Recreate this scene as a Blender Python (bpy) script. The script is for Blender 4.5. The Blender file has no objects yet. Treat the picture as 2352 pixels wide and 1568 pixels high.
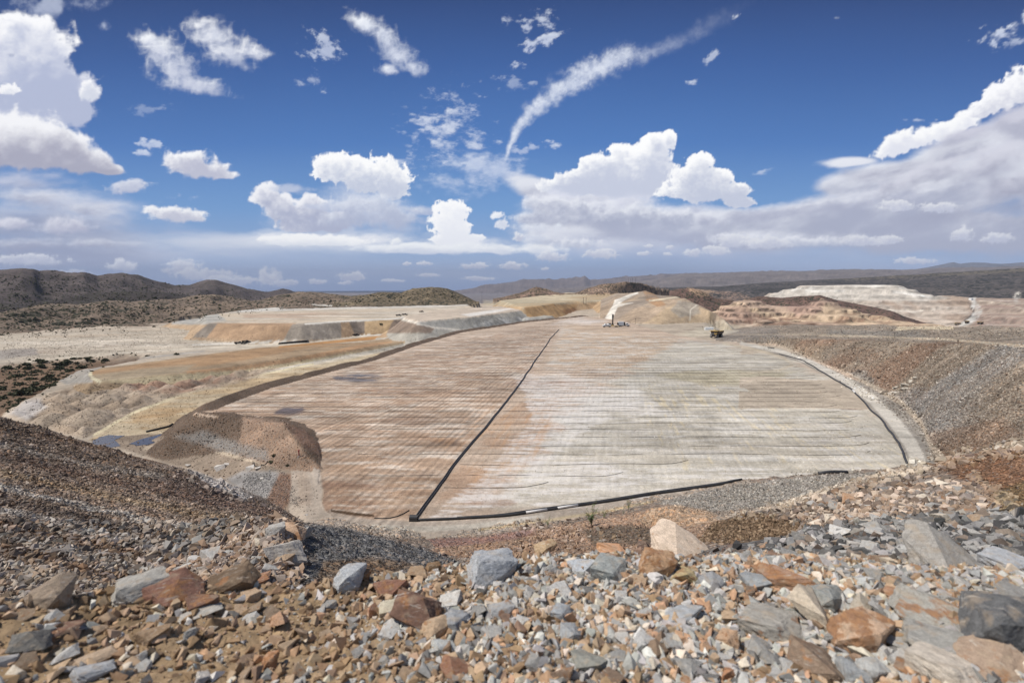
import bpy, math, random
import numpy as np
from mathutils import Vector, Matrix, Euler

# ------------------------------------------------------------------ camera, world, sun
SC = bpy.context.scene
COL = SC.collection
EYE = 40.0                       # eye height above the leach pad
PITCH = math.atan(129 / 1110.7)  # looking slightly down
F = 1110.7                       # focal length in pixels of the 2352-wide image
R = math.radians

cam_d = bpy.data.cameras.new("camera")
cam_d.lens = 17.0
cam_d.sensor_width = 36.0
cam_d.clip_start = 0.05
cam_d.clip_end = 120000
cam_d.dof.use_dof = True
cam_d.dof.focus_distance = 60.0
cam_d.dof.aperture_fstop = 2.5
cam = bpy.data.objects.new("camera", cam_d)
cam.location = (0, 0, EYE)
cam.rotation_euler = (math.pi / 2 - PITCH, 0, 0)
COL.objects.link(cam)
SC.camera = cam

SUN_AZ, SUN_EL = R(-98), R(57)
sun_dir = Vector((math.sin(SUN_AZ) * math.cos(SUN_EL), math.cos(SUN_AZ) * math.cos(SUN_EL), math.sin(SUN_EL)))
W = bpy.data.worlds.new("World")
SC.world = W
W.use_nodes = True
nt = W.node_tree
nt.nodes.clear()
sky = nt.nodes.new("ShaderNodeTexSky")
sky.sky_type = 'NISHITA'
sky.sun_disc = False
sky.sun_elevation = SUN_EL
sky.sun_rotation = SUN_AZ
sky.air_density = 1.0
sky.dust_density = 0.6
bg = nt.nodes.new("ShaderNodeBackground")
bg.inputs[1].default_value = 0.10
wo = nt.nodes.new("ShaderNodeOutputWorld")
nt.links.new(sky.outputs[0], bg.inputs[0])
nt.links.new(bg.outputs[0], wo.inputs[0])

sd = bpy.data.lights.new("sun", 'SUN')
sd.energy = 4.3
sd.angle = R(0.53)
sd.color = (1.0, 0.95, 0.88)
so = bpy.data.objects.new("sun", sd)
so.rotation_euler = sun_dir.to_track_quat('Z', 'Y').to_euler()
COL.objects.link(so)

vs = SC.view_settings
vs.view_transform = 'Standard'
vs.look = 'None'
vs.exposure = 0.08
vs.gamma = 1.0
vs.use_curve_mapping = False
SC.cycles.use_denoising = True
SC.cycles.max_bounces = 5
SC.cycles.diffuse_bounces = 2
SC.cycles.glossy_bounces = 2
SC.cycles.volume_bounces = 0
SC.cycles.transparent_max_bounces = 8

# ------------------------------------------------------------------ helpers
rng = np.random.default_rng(11)
random.seed(5)
CP, SP = math.cos(PITCH), math.sin(PITCH)


def ray(u, v):
    """image pixel (u, v) -> azimuth, slope (rise per metre of ground distance)"""
    X = (np.asarray(u, float) - 1176) / F
    w = -(np.asarray(v, float) - 784) / F
    Y = CP + w * SP
    Z = -SP + w * CP
    return np.arctan2(X, Y), Z / np.hypot(X, Y)


def image_px(x, y, z):
    """world point -> image pixel (u, v)"""
    dz = z - EYE
    fwd = y * CP - dz * SP
    up = y * SP + dz * CP
    fwd = np.where(fwd > 1e-3, fwd, 1e-3)
    return 1176 + F * x / fwd, 784 - F * up / fwd


def on_z(u, v, z):
    a, t = ray(u, v)
    r = (z - EYE) / t
    return r * np.sin(a), r * np.cos(a)


def lattice(ix, iy, seed):
    h = (ix * 374761393 + iy * 668265263 + seed * 1442695041) & 0xFFFFFFFF
    h = ((h ^ (h >> 13)) * 1274126177) & 0xFFFFFFFF
    h = (h ^ (h >> 16)) & 0xFFFFFFFF
    return (h & 0xFFFFFF) / float(0xFFFFFF)


def vnoise(x, y, seed=0):
    x = np.asarray(x, float); y = np.asarray(y, float)
    x0 = np.floor(x); y0 = np.floor(y)
    fx = x - x0; fy = y - y0
    ix = x0.astype(np.int64); iy = y0.astype(np.int64)
    sx = fx * fx * fx * (fx * (fx * 6 - 15) + 10)
    sy = fy * fy * fy * (fy * (fy * 6 - 15) + 10)
    a = lattice(ix, iy, seed); b = lattice(ix + 1, iy, seed)
    c = lattice(ix, iy + 1, seed); d = lattice(ix + 1, iy + 1, seed)
    return (a + (b - a) * sx) * (1 - sy) + (c + (d - c) * sx) * sy


def fbm(x, y, oct=4, seed=0, gain=0.5, lac=2.03):
    s = 0; amp = 1.0; tot = 0
    for o in range(oct):
        s = s + amp * vnoise(x + 17.3 * o, y - 9.1 * o, seed + o * 7)
        tot += amp
        x = x * lac; y = y * lac; amp *= gain
    return s / tot


def billow(x, y, oct=4, seed=0, gain=0.5):
    s = 0; amp = 1.0; tot = 0
    for o in range(oct):
        s = s + amp * (1 - np.abs(2 * vnoise(x + 5.3 * o, y + 3.1 * o, seed + o * 7) - 1))
        tot += amp
        x = x * 2.1; y = y * 2.1; amp *= gain
    return s / tot


def sstep(a, b, x):
    t = np.clip((x - a) / (b - a), 0, 1)
    return t * t * (3 - 2 * t)


def lin(c, k=1.0):
    c = np.asarray(c, float) / 255.0
    return np.where(c <= 0.04045, c / 12.92, ((c + 0.055) / 1.055) ** 2.4) * k


def poly_sd(px, py, P):
    """signed distance to a polygon, positive inside"""
    P = np.asarray(P, float)
    n = len(P)
    d = np.full(px.shape, 1e18)
    inside = np.zeros(px.shape, bool)
    j = n - 1
    for i in range(n):
        ax, ay = P[i]; bx, by = P[j]
        ex, ey = bx - ax, by - ay
        wx, wy = px - ax, py - ay
        t = np.clip((wx * ex + wy * ey) / (ex * ex + ey * ey + 1e-12), 0, 1)
        d = np.minimum(d, (wx - t * ex) ** 2 + (wy - t * ey) ** 2)
        c = ((ay > py) != (by > py)) & (px < (bx - ax) * (py - ay) / (by - ay + 1e-15) + ax)
        inside ^= c
        j = i
    d = np.sqrt(d)
    return np.where(inside, d, -d)


def line_d(px, py, P):
    P = np.asarray(P, float)
    d = np.full(px.shape, 1e18)
    for i in range(len(P) - 1):
        ax, ay = P[i]; bx, by = P[i + 1]
        ex, ey = bx - ax, by - ay
        wx, wy = px - ax, py - ay
        t = np.clip((wx * ex + wy * ey) / (ex * ex + ey * ey + 1e-12), 0, 1)
        d = np.minimum(d, (wx - t * ex) ** 2 + (wy - t * ey) ** 2)
    return np.sqrt(d)


def props(o, label=None, cat=None, group=None, kind=None):
    if label: o['label'] = label
    if cat: o['category'] = cat
    if group: o['group'] = group
    if kind: o['kind'] = kind
    return o


def empty(name, loc, rz=0.0):
    o = bpy.data.objects.new(name, None)
    o.location = loc
    o.rotation_euler = (0, 0, rz)
    o.empty_display_size = 0.5
    COL.objects.link(o)
    return o


def mesh_obj(name, verts, faces, mat=None, parent=None, smooth=False):
    me = bpy.data.meshes.new(name)
    me.from_pydata([tuple(v) for v in verts], [], [tuple(f) for f in faces])
    if mat: me.materials.append(mat)
    if smooth:
        me.shade_smooth()
    o = bpy.data.objects.new(name, me)
    COL.objects.link(o)
    if parent: o.parent = parent
    return o


def np_mesh(name, V, Fc, mat, cols=None, extra=None, smooth=False):
    """big numpy mesh; Fc is (n,3) or (n,4)"""
    me = bpy.data.meshes.new(name)
    V = np.ascontiguousarray(V, np.float32); Fc = np.ascontiguousarray(Fc, np.int32)
    k = Fc.shape[1]
    me.vertices.add(len(V)); me.vertices.foreach_set("co", V.ravel())
    me.loops.add(Fc.size); me.loops.foreach_set("vertex_index", Fc.ravel())
    me.polygons.add(len(Fc))
    me.polygons.foreach_set("loop_start", np.arange(0, Fc.size, k, dtype=np.int32))
    me.polygons.foreach_set("loop_total", np.full(len(Fc), k, np.int32))
    if cols is not None:
        at = me.color_attributes.new("Col", 'FLOAT_COLOR', 'POINT')
        c = np.ones((len(V), 4), np.float32); c[:, :3] = cols
        at.data.foreach_set("color", c.ravel())
    if extra is not None:
        at = me.color_attributes.new("Msk", 'FLOAT_COLOR', 'POINT')
        c = np.ones((len(V), 4), np.float32); c[:, :3] = extra
        at.data.foreach_set("color", c.ravel())
    me.materials.append(mat)
    me.update()
    me.validate()
    if smooth: me.shade_smooth()
    else: me.shade_flat()
    o = bpy.data.objects.new(name, me)
    COL.objects.link(o)
    return o


class NT:
    """tiny node-tree writer"""
    def __init__(s, name):
        s.m = bpy.data.materials.new(name)
        s.m.use_nodes = True
        s.t = s.m.node_tree
        s.t.nodes.clear()
        s.out = s.t.nodes.new("ShaderNodeOutputMaterial")

    def n(s, typ, **kw):
        nd = s.t.nodes.new(typ)
        for k, v in kw.items():
            setattr(nd, k, v)
        return nd

    def link(s, a, b): s.t.links.new(a, b)

    def val(s, x, sock):
        if isinstance(x, (int, float)): sock.default_value = x
        elif isinstance(x, (tuple, list)): sock.default_value = x
        else: s.link(x, sock)

    def math(s, op, a, b=0.0, c=None, clamp=False):
        nd = s.n("ShaderNodeMath", operation=op, use_clamp=clamp)
        s.val(a, nd.inputs[0]); s.val(b, nd.inputs[1])
        if c is not None: s.val(c, nd.inputs[2])
        return nd.outputs[0]

    def mix(s, f, a, b, blend='MIX'):
        nd = s.n("ShaderNodeMix", data_type='RGBA', blend_type=blend)
        s.val(f, nd.inputs[0]); s.val(a, nd.inputs[6]); s.val(b, nd.inputs[7])
        return nd.outputs[2]

    def noise(s, vec, scale, detail=4.0, rough=0.55, dist=0.0):
        nd = s.n("ShaderNodeTexNoise")
        if vec is not None: s.link(vec, nd.inputs['Vector'])
        nd.inputs['Scale'].default_value = scale
        nd.inputs['Detail'].default_value = detail
        nd.inputs['Roughness'].default_value = rough
        nd.inputs['Distortion'].default_value = dist
        return nd

    def voro(s, vec, scale, feature='F1', rand=1.0):
        nd = s.n("ShaderNodeTexVoronoi", feature=feature)
        if vec is not None: s.link(vec, nd.inputs['Vector'])
        nd.inputs['Scale'].default_value = scale
        nd.inputs['Randomness'].default_value = rand
        return nd

    def mapping(s, vec, scale=(1, 1, 1), rot=(0, 0, 0)):
        nd = s.n("ShaderNodeMapping")
        s.link(vec, nd.inputs[0])
        nd.inputs['Scale'].default_value = scale
        nd.inputs['Rotation'].default_value = rot
        return nd.outputs[0]

    def ramp(s, f, a, b, lo=0.0, hi=1.0):
        nd = s.n("ShaderNodeMapRange")
        s.val(f, nd.inputs[0])
        nd.inputs[1].default_value = a; nd.inputs[2].default_value = b
        nd.inputs[3].default_value = lo; nd.inputs[4].default_value = hi
        return nd.outputs[0]

    def bump(s, h, strength=0.5, dist=0.1, normal=None):
        nd = s.n("ShaderNodeBump")
        nd.inputs['Strength'].default_value = strength
        nd.inputs['Distance'].default_value = dist
        s.link(h, nd.inputs['Height'])
        if normal is not None: s.link(normal, nd.inputs['Normal'])
        return nd.outputs[0]

    def finish(s, col, rough=0.95, normal=None, spec=0.15, metal=0.0):
        p = s.n("ShaderNodeBsdfPrincipled")
        s.val(col, p.inputs['Base Color'])
        s.val(rough, p.inputs['Roughness'])
        p.inputs['Specular IOR Level'].default_value = spec
        p.inputs['Metallic'].default_value = metal
        if normal is not None: s.link(normal, p.inputs['Normal'])
        s.link(p.outputs[0], s.out.inputs[0])
        return s.m


def gain(N, col, fac):
    """col * fac (scalar)"""
    cm = N.n("ShaderNodeCombineColor")
    for i in range(3): N.link(fac, cm.inputs[i])
    return N.mix(1.0, col, cm.outputs[0], 'MULTIPLY')


# ------------------------------------------------------------------ materials for the terrain
def mat_rubble(name, size, strength=1.0):
    """broken rock: a mosaic of stones of two sizes, each stone with its own tone"""
    N = NT(name)
    pos = N.n("ShaderNodeNewGeometry").outputs['Position']
    col = N.n("ShaderNodeAttribute", attribute_name="Col").outputs[0]
    v1 = N.voro(pos, 1.0 / size); v2 = N.voro(pos, 2.7 / size)
    s1 = N.n("ShaderNodeSeparateColor"); N.link(v1.outputs['Color'], s1.inputs[0])
    s2 = N.n("ShaderNodeSeparateColor"); N.link(v2.outputs['Color'], s2.inputs[0])
    big = N.noise(pos, 0.035 / size, 3).outputs[0]
    f = N.math('ADD', N.ramp(s1.outputs[0], 0, 1, 1 - .36 * strength, 1 + .36 * strength),
               N.ramp(s2.outputs[0], 0, 1, -.26 * strength, .26 * strength))
    f = N.math('MULTIPLY', f, N.ramp(big, 0.3, 0.7, 0.82, 1.18))
    c = gain(N, col, f)
    warm = N.math('GREATER_THAN', s1.outputs[1], 0.72)
    c = N.mix(N.math('MULTIPLY', warm, 0.35), c, N.mix(1.0, c, (1.35, 0.95, 0.62, 1), 'MULTIPLY'))
    pale = N.math('GREATER_THAN', s2.outputs[2], 0.93)
    c = N.mix(N.math('MULTIPLY', pale, 0.4), c, (0.46, 0.43, 0.38, 1))
    h = N.math('ADD', N.math('MULTIPLY', v1.outputs['Distance'], -1.0), N.math('MULTIPLY', v2.outputs['Distance'], -0.45))
    nrm = N.bump(h, 0.9, size * 0.9)
    return N.finish(c, 0.95, nrm)


def mat_soil(name, size=1.0, streak=None, amt=0.16):
    N = NT(name)
    pos = N.n("ShaderNodeNewGeometry").outputs['Position']
    col = N.n("ShaderNodeAttribute", attribute_name="Col").outputs[0]
    a = N.noise(pos, 1.4 / size, 6, 0.65).outputs[0]
    b = N.noise(pos, 0.09 / size, 4, 0.6).outputs[0]
    f = N.math('MULTIPLY', N.ramp(a, 0.3, 0.7, 1 - amt, 1 + amt), N.ramp(b, 0.3, 0.7, 1 - amt, 1 + amt))
    d_ = N.noise(N.mapping(pos, (1, 2.2, 1), (0, 0, .2)), 0.022 / size, 6, 0.7).outputs[0]
    f = N.math('MULTIPLY', f, N.ramp(d_, 0.3, 0.7, 1 - amt * 1.1, 1 + amt))
    e_ = N.noise(pos, 0.4 / size, 5, 0.75).outputs[0]
    f = N.math('MULTIPLY', f, N.ramp(e_, 0.3, 0.7, 1 - amt, 1 + amt * .8))
    vv = N.voro(pos, 2.0 / size)
    sp = N.n("ShaderNodeSeparateColor"); N.link(vv.outputs['Color'], sp.inputs[0])
    f = N.math('MULTIPLY', f, N.ramp(sp.outputs[0], 0, 1, 1 - amt * .7, 1 + amt * .7))
    c = gain(N, col, f)
    nrm = N.bump(a, 0.6, 0.35 * size)
    return N.finish(c, 0.97, nrm)


def mat_pad():
    """leach pad: damp soil in ripped furrows under drip lines"""
    N = NT("leach_pad_soil")
    pos = N.n("ShaderNodeNewGeometry").outputs['Position']
    col = N.n("ShaderNodeAttribute", attribute_name="Col").outputs[0]
    msk = N.n("ShaderNodeAttribute", attribute_name="Msk").outputs[0]
    mk = N.n("ShaderNodeSeparateColor"); N.link(msk, mk.inputs[0])
    along = N.mapping(pos, (1, 1, 1), (0, 0, R(13)))            # y now runs down the furrows
    fur = N.noise(N.mapping(along, (1.15, .085, 1)), 1.0, 4, 0.6).outputs[0]
    fur2 = N.noise(N.mapping(along, (.42, .05, 1)), 1.0, 3, 0.6).outputs[0]
    ridge = N.n("ShaderNodeTexWave", wave_type='BANDS', bands_direction='X')
    N.link(along, ridge.inputs[0])
    ridge.inputs['Scale'].default_value = 0.17
    ridge.inputs['Distortion'].default_value = 3.0
    ridge.inputs['Detail'].default_value = 3
    ridge.inputs['Detail Scale'].default_value = 0.35
    bandy = N.noise(N.mapping(pos, (.028, .20, 1)), 1.0, 6, 0.66).outputs[0]
    band2 = N.noise(N.mapping(pos, (.07, .55, 1)), 1.0, 5, 0.66).outputs[0]
    patch = N.noise(pos, 0.05, 4, 0.6).outputs[0]
    fine = N.noise(pos, 1.6, 5, 0.75).outputs[0]
    amt = N.math('MULTIPLY', mk.outputs[0], N.ramp(patch, 0.38, 0.6, 0.35, 1.0))
    f = N.math('ADD', 1.0, N.math('MULTIPLY', amt, N.ramp(fur, .3, .7, -.30, .20)))
    f = N.math('ADD', f, N.math('MULTIPLY', amt, N.ramp(fur2, .3, .7, -.18, .14)))
    f = N.math('ADD', f, N.math('MULTIPLY', amt, N.ramp(ridge.outputs[1], 0, 1, -.06, .04)))
    f = N.math('MULTIPLY', f, N.ramp(bandy, 0.3, 0.7, 0.84, 1.14))
    f = N.math('MULTIPLY', f, N.ramp(band2, 0.3, 0.7, 0.91, 1.08))
    f = N.math('MULTIPLY', f, N.ramp(fine, 0.25, 0.75, 0.66, 1.34))
    c = gain(N, col, f)
    rib = N.n("ShaderNodeTexWave", wave_type='BANDS', bands_direction='Y'); N.link(N.mapping(pos, (1, 1, 1), (0, 0, R(.6))), rib.inputs[0])
    rib.inputs['Scale'].default_value = .05; rib.inputs['Distortion'].default_value = 2.4; rib.inputs['Detail'].default_value = 4; rib.inputs['Detail Scale'].default_value = .25
    c = gain(N, c, N.ramp(rib.outputs[1], 0, 1, .93, 1.04))  # ridge relief put into the colour as soft light and dark rows
    rusty = N.ramp(N.noise(N.mapping(pos, (.03, .075, 1)), 1.0, 6, .68).outputs[0], .46, .66, 0, .5)
    c = N.mix(N.math('MULTIPLY', rusty, mk.outputs[0], clamp=True), c, N.mix(1.0, c, (.80, .66, .56, 1), 'MULTIPLY'))
    # darker damp blotches that follow the furrow rows
    damp = N.ramp(N.noise(N.mapping(pos, (.045, .17, 1), (0, 0, .3)), 1.0, 5, .6).outputs[0], .56, .70, 0, .55)
    c = N.mix(N.math('MULTIPLY', damp, mk.outputs[0], clamp=True), c, N.mix(1.0, c, (.52, .46, .42, 1), 'MULTIPLY'))
    # pale salt / chipped stone, patchy where Msk.g says
    sp = N.noise(N.mapping(pos, (0.30, 1.0, 1)), 0.9, 6, 0.78).outputs[0]
    sp2 = N.noise(N.mapping(pos, (0.07, .62, 1)), 1.0, 5, 0.62).outputs[0]
    lim = N.math('SUBTRACT', 0.685, N.math('MULTIPLY', mk.outputs[1], 0.27))
    w = N.math('SUBTRACT', N.math('ADD', N.math('MULTIPLY', sp, .55), N.math('MULTIPLY', sp2, .55)), lim)
    w = N.math('MULTIPLY', N.ramp(w, 0.0, .12), .72)
    c = N.mix(w, c, (0.66, 0.62, 0.58, 1))
    # rust streaks where Msk.b says
    c = N.mix(N.math('MULTIPLY', mk.outputs[2], N.ramp(fur2, 0.48, 0.66, 0, .7), clamp=True), c, (0.44, 0.24, 0.11, 1))
    hh = N.math('ADD', N.math('MULTIPLY', N.math('ADD', fur, ridge.outputs[1]), mk.outputs[0]), N.math('MULTIPLY', fine, 0.7))
    nrm = N.bump(hh, 0.5, 0.35)
    return N.finish(c, 0.95, nrm)


def mat_hill(name, bush=3.2, cover=0.42, dark=(0.05, 0.048, 0.032, 1)):
    """dry hillside dotted with low scrub"""
    N = NT(name)
    pos = N.n("ShaderNodeNewGeometry").outputs['Position']
    col = N.n("ShaderNodeAttribute", attribute_name="Col").outputs[0]
    msk = N.n("ShaderNodeAttribute", attribute_name="Msk").outputs[0]
    mk = N.n("ShaderNodeSeparateColor"); N.link(msk, mk.inputs[0])
    flat = N.mapping(pos, (1, 1, 0.35))
    v = N.voro(flat, 1.0 / (bush * 1.9))
    sp = N.n("ShaderNodeSeparateColor"); N.link(v.outputs['Color'], sp.inputs[0])
    n = N.noise(flat, 0.012 / (bush / 3.2), 4, 0.6).outputs[0]
    rad = N.math('MULTIPLY', N.ramp(n, 0.3, 0.7, cover * .45, cover * 1.25), N.ramp(sp.outputs[0], 0, 1, 0.55, 1.25))
    rad = N.math('MULTIPLY', rad, mk.outputs[0])
    b = N.math('LESS_THAN', v.outputs['Distance'], rad)
    a = N.noise(pos, 0.25, 6, 0.65).outputs[0]
    g = N.noise(pos, 0.02, 5, 0.6).outputs[0]
    c = gain(N, col, N.math('MULTIPLY', N.ramp(a, 0.3, 0.7, 0.82, 1.18), N.ramp(g, 0.3, 0.7, 0.8, 1.2)))
    c = N.mix(b, c, dark)
    nrm = N.bump(N.math('ADD', N.math('MULTIPLY', b, 0.6), a), 0.7, 1.6)
    return N.finish(c, 0.97, nrm)


def mat_far(name):
    N = NT(name)
    pos = N.n("ShaderNodeNewGeometry").outputs['Position']
    col = N.n("ShaderNodeAttribute", attribute_name="Col").outputs[0]
    a = N.noise(pos, 0.0035, 7, 0.65).outputs[0]
    c = gain(N, col, N.ramp(a, 0.3, 0.7, 0.7, 1.3))
    nrm = N.bump(a, 0.8, 60)
    return N.finish(c, 1.0, nrm)


def plain(name, rgb, rough=0.6, metal=0.0, var=0.10, spec=0.3, scale=2.0):
    N = NT(name)
    pos = N.n("ShaderNodeTexCoord").outputs['Object']
    a = N.noise(pos, scale, 4, 0.6).outputs[0]
    c = gain(N, N.mix(0.0, (*rgb, 1), (*rgb, 1)), N.ramp(a, 0.3, 0.7, 1 - var, 1 + var))
    return N.finish(c, rough, None, spec, metal)

# ------------------------------------------------------------------ terrain: lines and dumps laid out from image pixels
FS = 0.12
az_f = np.arange(-55, 55 + 1e-6, FS)
az_b = np.arange(58, 303, 4.0)
AZ = np.radians(np.concatenate([az_f, az_b]))          # one full turn, fine in front
NA = len(AZ)
AZs = (AZ + np.pi) % (2 * np.pi) - np.pi                # signed


def geom(a, b, q):
    n = max(2, int(math.log(b / a) / q))
    return a * (b / a) ** (np.arange(n) / n)


RR = np.concatenate([geom(0.35, 4, .0075), geom(4, 30, .0065), geom(30, 900, .0046), geom(900, 5000, .008), geom(5000, 30000, .02), [30000.0]])
NR = len(RR)
AA, RG = np.meshgrid(AZ, RR, indexing='ij')
GX = RG * np.sin(AA); GY = RG * np.cos(AA)

LAYERS = []
H = np.full((NA, NR), -400.0)
ID = np.zeros((NA, NR), np.int16)


def pt(u, v, r=None, z=None):
    a, t = ray(u, v)
    if r is None: r = (z - EYE) / t
    if z is None: z = EYE + t * r
    return float(a), float(r), float(z)


def LZ(*P): return [pt(u, v, z=z) for u, v, z in P]
def LR(*P): return [pt(u, v, r=r) for u, v, r in P]
def LRZ(*P): return [pt(u, v, r=r, z=z) for u, v, r, z in P]


def layer_lines(lines, ease=False, clip=None, relief=0.0, rs=60.0, seed=1, terr=0.0, oct=5):
    """height from lines of image points, near to far; returns (NA, NR)"""
    rs_, zs_ = [], []
    for L in lines:
        L = sorted(L)
        a = [p[0] for p in L]
        rs_.append(np.interp(AZs, a, [p[1] for p in L]))
        zs_.append(np.interp(AZs, a, [p[2] for p in L]))
    Rk = np.array(rs_); Zk = np.array(zs_)
    for i in range(1, len(Rk)):
        Rk[i] = np.maximum(Rk[i], Rk[i - 1] * 1.012)
    out = np.full((NA, NR), -1e4)
    env = np.zeros((NA, NR))
    for j in range(NA):
        if clip is not None and not (clip[0] <= AZs[j] <= clip[1]): continue
        idx = np.interp(RR, Rk[:, j], np.arange(len(Rk)))
        i0 = np.minimum(idx.astype(int), len(Rk) - 2); f = idx - i0
        env[j] = 4 * f * (1 - f)
        if ease: f = f * f * (3 - 2 * f) * .6 + f * .4
        z = Zk[i0, j] * (1 - f) + Zk[i0 + 1, j] * f
        z[RR < Rk[0, j] * .999] = -1e4
        z[RR > Rk[-1, j] * 1.001] = -1e4
        out[j] = z
    if relief:
        n = fbm(GX / rs, GY / rs, oct, seed)
        rid = 1 - np.abs(2 * n - 1) * 2.2
        out = out + relief * (rid - .45) * (0.25 + env)
    if terr:
        t = out / terr + (fbm(GX / 70, GY / 70, 3, seed + 9) - .5) * .5
        k = np.floor(t); f = t - k
        out = out + (sstep(.35, .9, f) - f) * terr * .9
    return out


def put(h, lid):
    global H
    m = h > H
    H[m] = h[m]
    ID[m] = lid


def aU(u, v=760): return float(ray(u, v)[0])


BASE, PAD, SLOPE, FLANK, DUMP_A, DUMP_B, DUMP_C, DUMP_D, PIT, REDHILL, WHITEDUMP, MESA, PLATEAU, PEAKS, RANGE, HILL_Q, HILL_R, HILL_S, HILL_N, HILL_O, BERM, TERR = range(22)

# --- base ground
base = layer_lines([
    LRZ((0, 1000, .1, -14), (2352, 1000, .1, -14)),
    LRZ((0, 1150, 60, -10), (400, 1150, 60, -10), (560, 1150, 60, -6.5), (640, 1150, 60, -3.5), (700, 1150, 60, -.2), (2352, 1150, 60, 0)),
    LZ((0, 1000, -10), (375, 1012, -10), (450, 1030, -8), (560, 1058, -4.5), (640, 1082, -1.5), (700, 1088, -.3), (745, 1090, 0), (1200, 1000, 0), (2352, 960, 0)),
    LRZ((0, 900, 175, -10), (480, 940, 185, -10), (700, 900, 190, -10), (1100, 900, 220, -10), (1450, 850, 300, -4), (1700, 850, 300, 0), (2352, 850, 300, 0)),
    LRZ((0, 800, 450, -11), (1100, 760, 450, -10), (1400, 760, 470, -3), (1500, 760, 480, -.8), (1700, 760, 480, -.5), (2352, 760, 450, 0)),
    LRZ((0, 780, 640, -10), (1200, 740, 640, -5), (1400, 740, 640, -2), (1620, 740, 640, -4), (1700, 740, 640, -25), (2352, 740, 640, -30)),
    LRZ((0, 760, 1000, -8), (1100, 720, 1000, -2), (1400, 700, 1000, 4), (1600, 700, 1000, -6), (1700, 740, 1000, -42), (2352, 740, 1000, -50)),
    LRZ((0, 700, 1500, -18), (1176, 700, 1500, -16), (1600, 700, 1500, -30), (2352, 700, 1500, -70)),
    LRZ((0, 700, 3000, -60), (2352, 700, 3000, -90)),
    LRZ((0, 700, 7000, -150), (2352, 700, 7000, -150)),
    LRZ((0, 700, 15000, -200), (2352, 700, 15000, -200)),
    LRZ((0, 700, 30001, -290), (2352, 700, 30001, -290)),
])
base += (fbm(GX / 60, GY / 60, 5, 3) - .5) * 1.6 * sstep(200, 500, RG) * (1 - sstep(640, 900, RG) * .2)
put(base, BASE)


def dump(px, ztop, slope, lid, rmin, rmax, tilt=None, rough=.6):
    P = [on_z(u, v, ztop) for u, v in px]
    P = np.array([(float(a), float(b)) for a, b in P])
    j0, j1 = np.searchsorted(RR, [rmin, rmax])
    x = GX[:, j0:j1]; y = GY[:, j0:j1]
    wx = (fbm(x / 14, y / 14, 3, lid) - .5) * 5; wy = (fbm(x / 14, y / 14, 3, lid + 50) - .5) * 5
    d = poly_sd(x + wx, y + wy, P)
    z = ztop + np.minimum(d, 0) * slope
    h = np.full((NA, NR), -1e4)
    h[:, j0:j1] = z
    h[np.abs(AZs) > R(70)] = -1e4
    put(h, lid)
    return P


PADPX = [(1340, 726), (1200, 740), (1050, 763), (950, 791), (850, 825), (720, 858), (600, 890), (520, 918), (470, 938), (452, 950),
         (520, 962), (640, 980), (700, 1020), (735, 1050), (735, 1110), (745, 1160), (780, 1190), (1200, 1250), (1700, 1150), (2200, 1090),
         (1900, 800), (1780, 789), (1650, 783), (1560, 771), (1500, 755), (1440, 739), (1395, 730)]
PADXY = dump(PADPX, 0.0, .74, PAD, 50, 1200)
# lower orange leach lift on the left
TERRPX = [(188, 850), (215, 877), (420, 858), (700, 815), (1060, 768), (1090, 756), (960, 768), (830, 785), (600, 797), (330, 832)]
dump(TERRPX, -6.0, .7, TERR, 150, 900)
# dark safety berm on the pad's left and far edge
BL = [(1385, 728), (1340, 726), (1200, 740), (1050, 763), (950, 791), (850, 825), (720, 858), (600, 890), (520, 918), (470, 938), (420, 975), (385, 1000)]
BLz = [0] * 10 + [-5, -9]
blp = [tuple(float(q) for q in on_z(u, v, z)) for (u, v), z in zip(BL, BLz)]
bd = line_d(GX, GY, blp)
bm_ = (bd < 4.5) & (RG < 900)
bz = np.where(bm_, 1.7 * (1 - bd / 4.5) - .1, 0)
H = H + bz
ID[bm_ & (H > -9)] = BERM

# --- brown mound beside the pad corner
mound = layer_lines([
    LZ((360, 1012, -10.5), (450, 1024, -8.5), (560, 1050, -4.5), (640, 1076, -1.5), (700, 1082, -.4), (740, 1082, -.2)),
    LZ((360, 1011, -10.3), (420, 968, -3), (455, 946, 0.3), (560, 960, .8), (650, 976, 1.9), (690, 1014, 1.9), (722, 1052, .9), (740, 1076, 0)),
    LZ((360, 1010, -10.6), (420, 963, -3.6), (455, 942, -.4), (560, 956, .6), (660, 972, 1.5), (705, 1002, 1.4), (735, 1040, .6), (742, 1070, -.2)),
    LZ((360, 1005, -14), (420, 955, -9), (455, 936, -2), (560, 945, -.6), (670, 958, -.6), (725, 985, -.6), (750, 1030, -.6), (745, 1060, -.6)),
], clip=(aU(362, 1010), aU(742, 1075)))
mound += (fbm(GX / 3.5, GY / 3.5, 4, 22) - .5) * 1.0 + (fbm(GX / 13, GY / 13, 3, 23) - .5) * 1.1 * sstep(-9, 1, mound)
put(mound, BERM)

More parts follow.
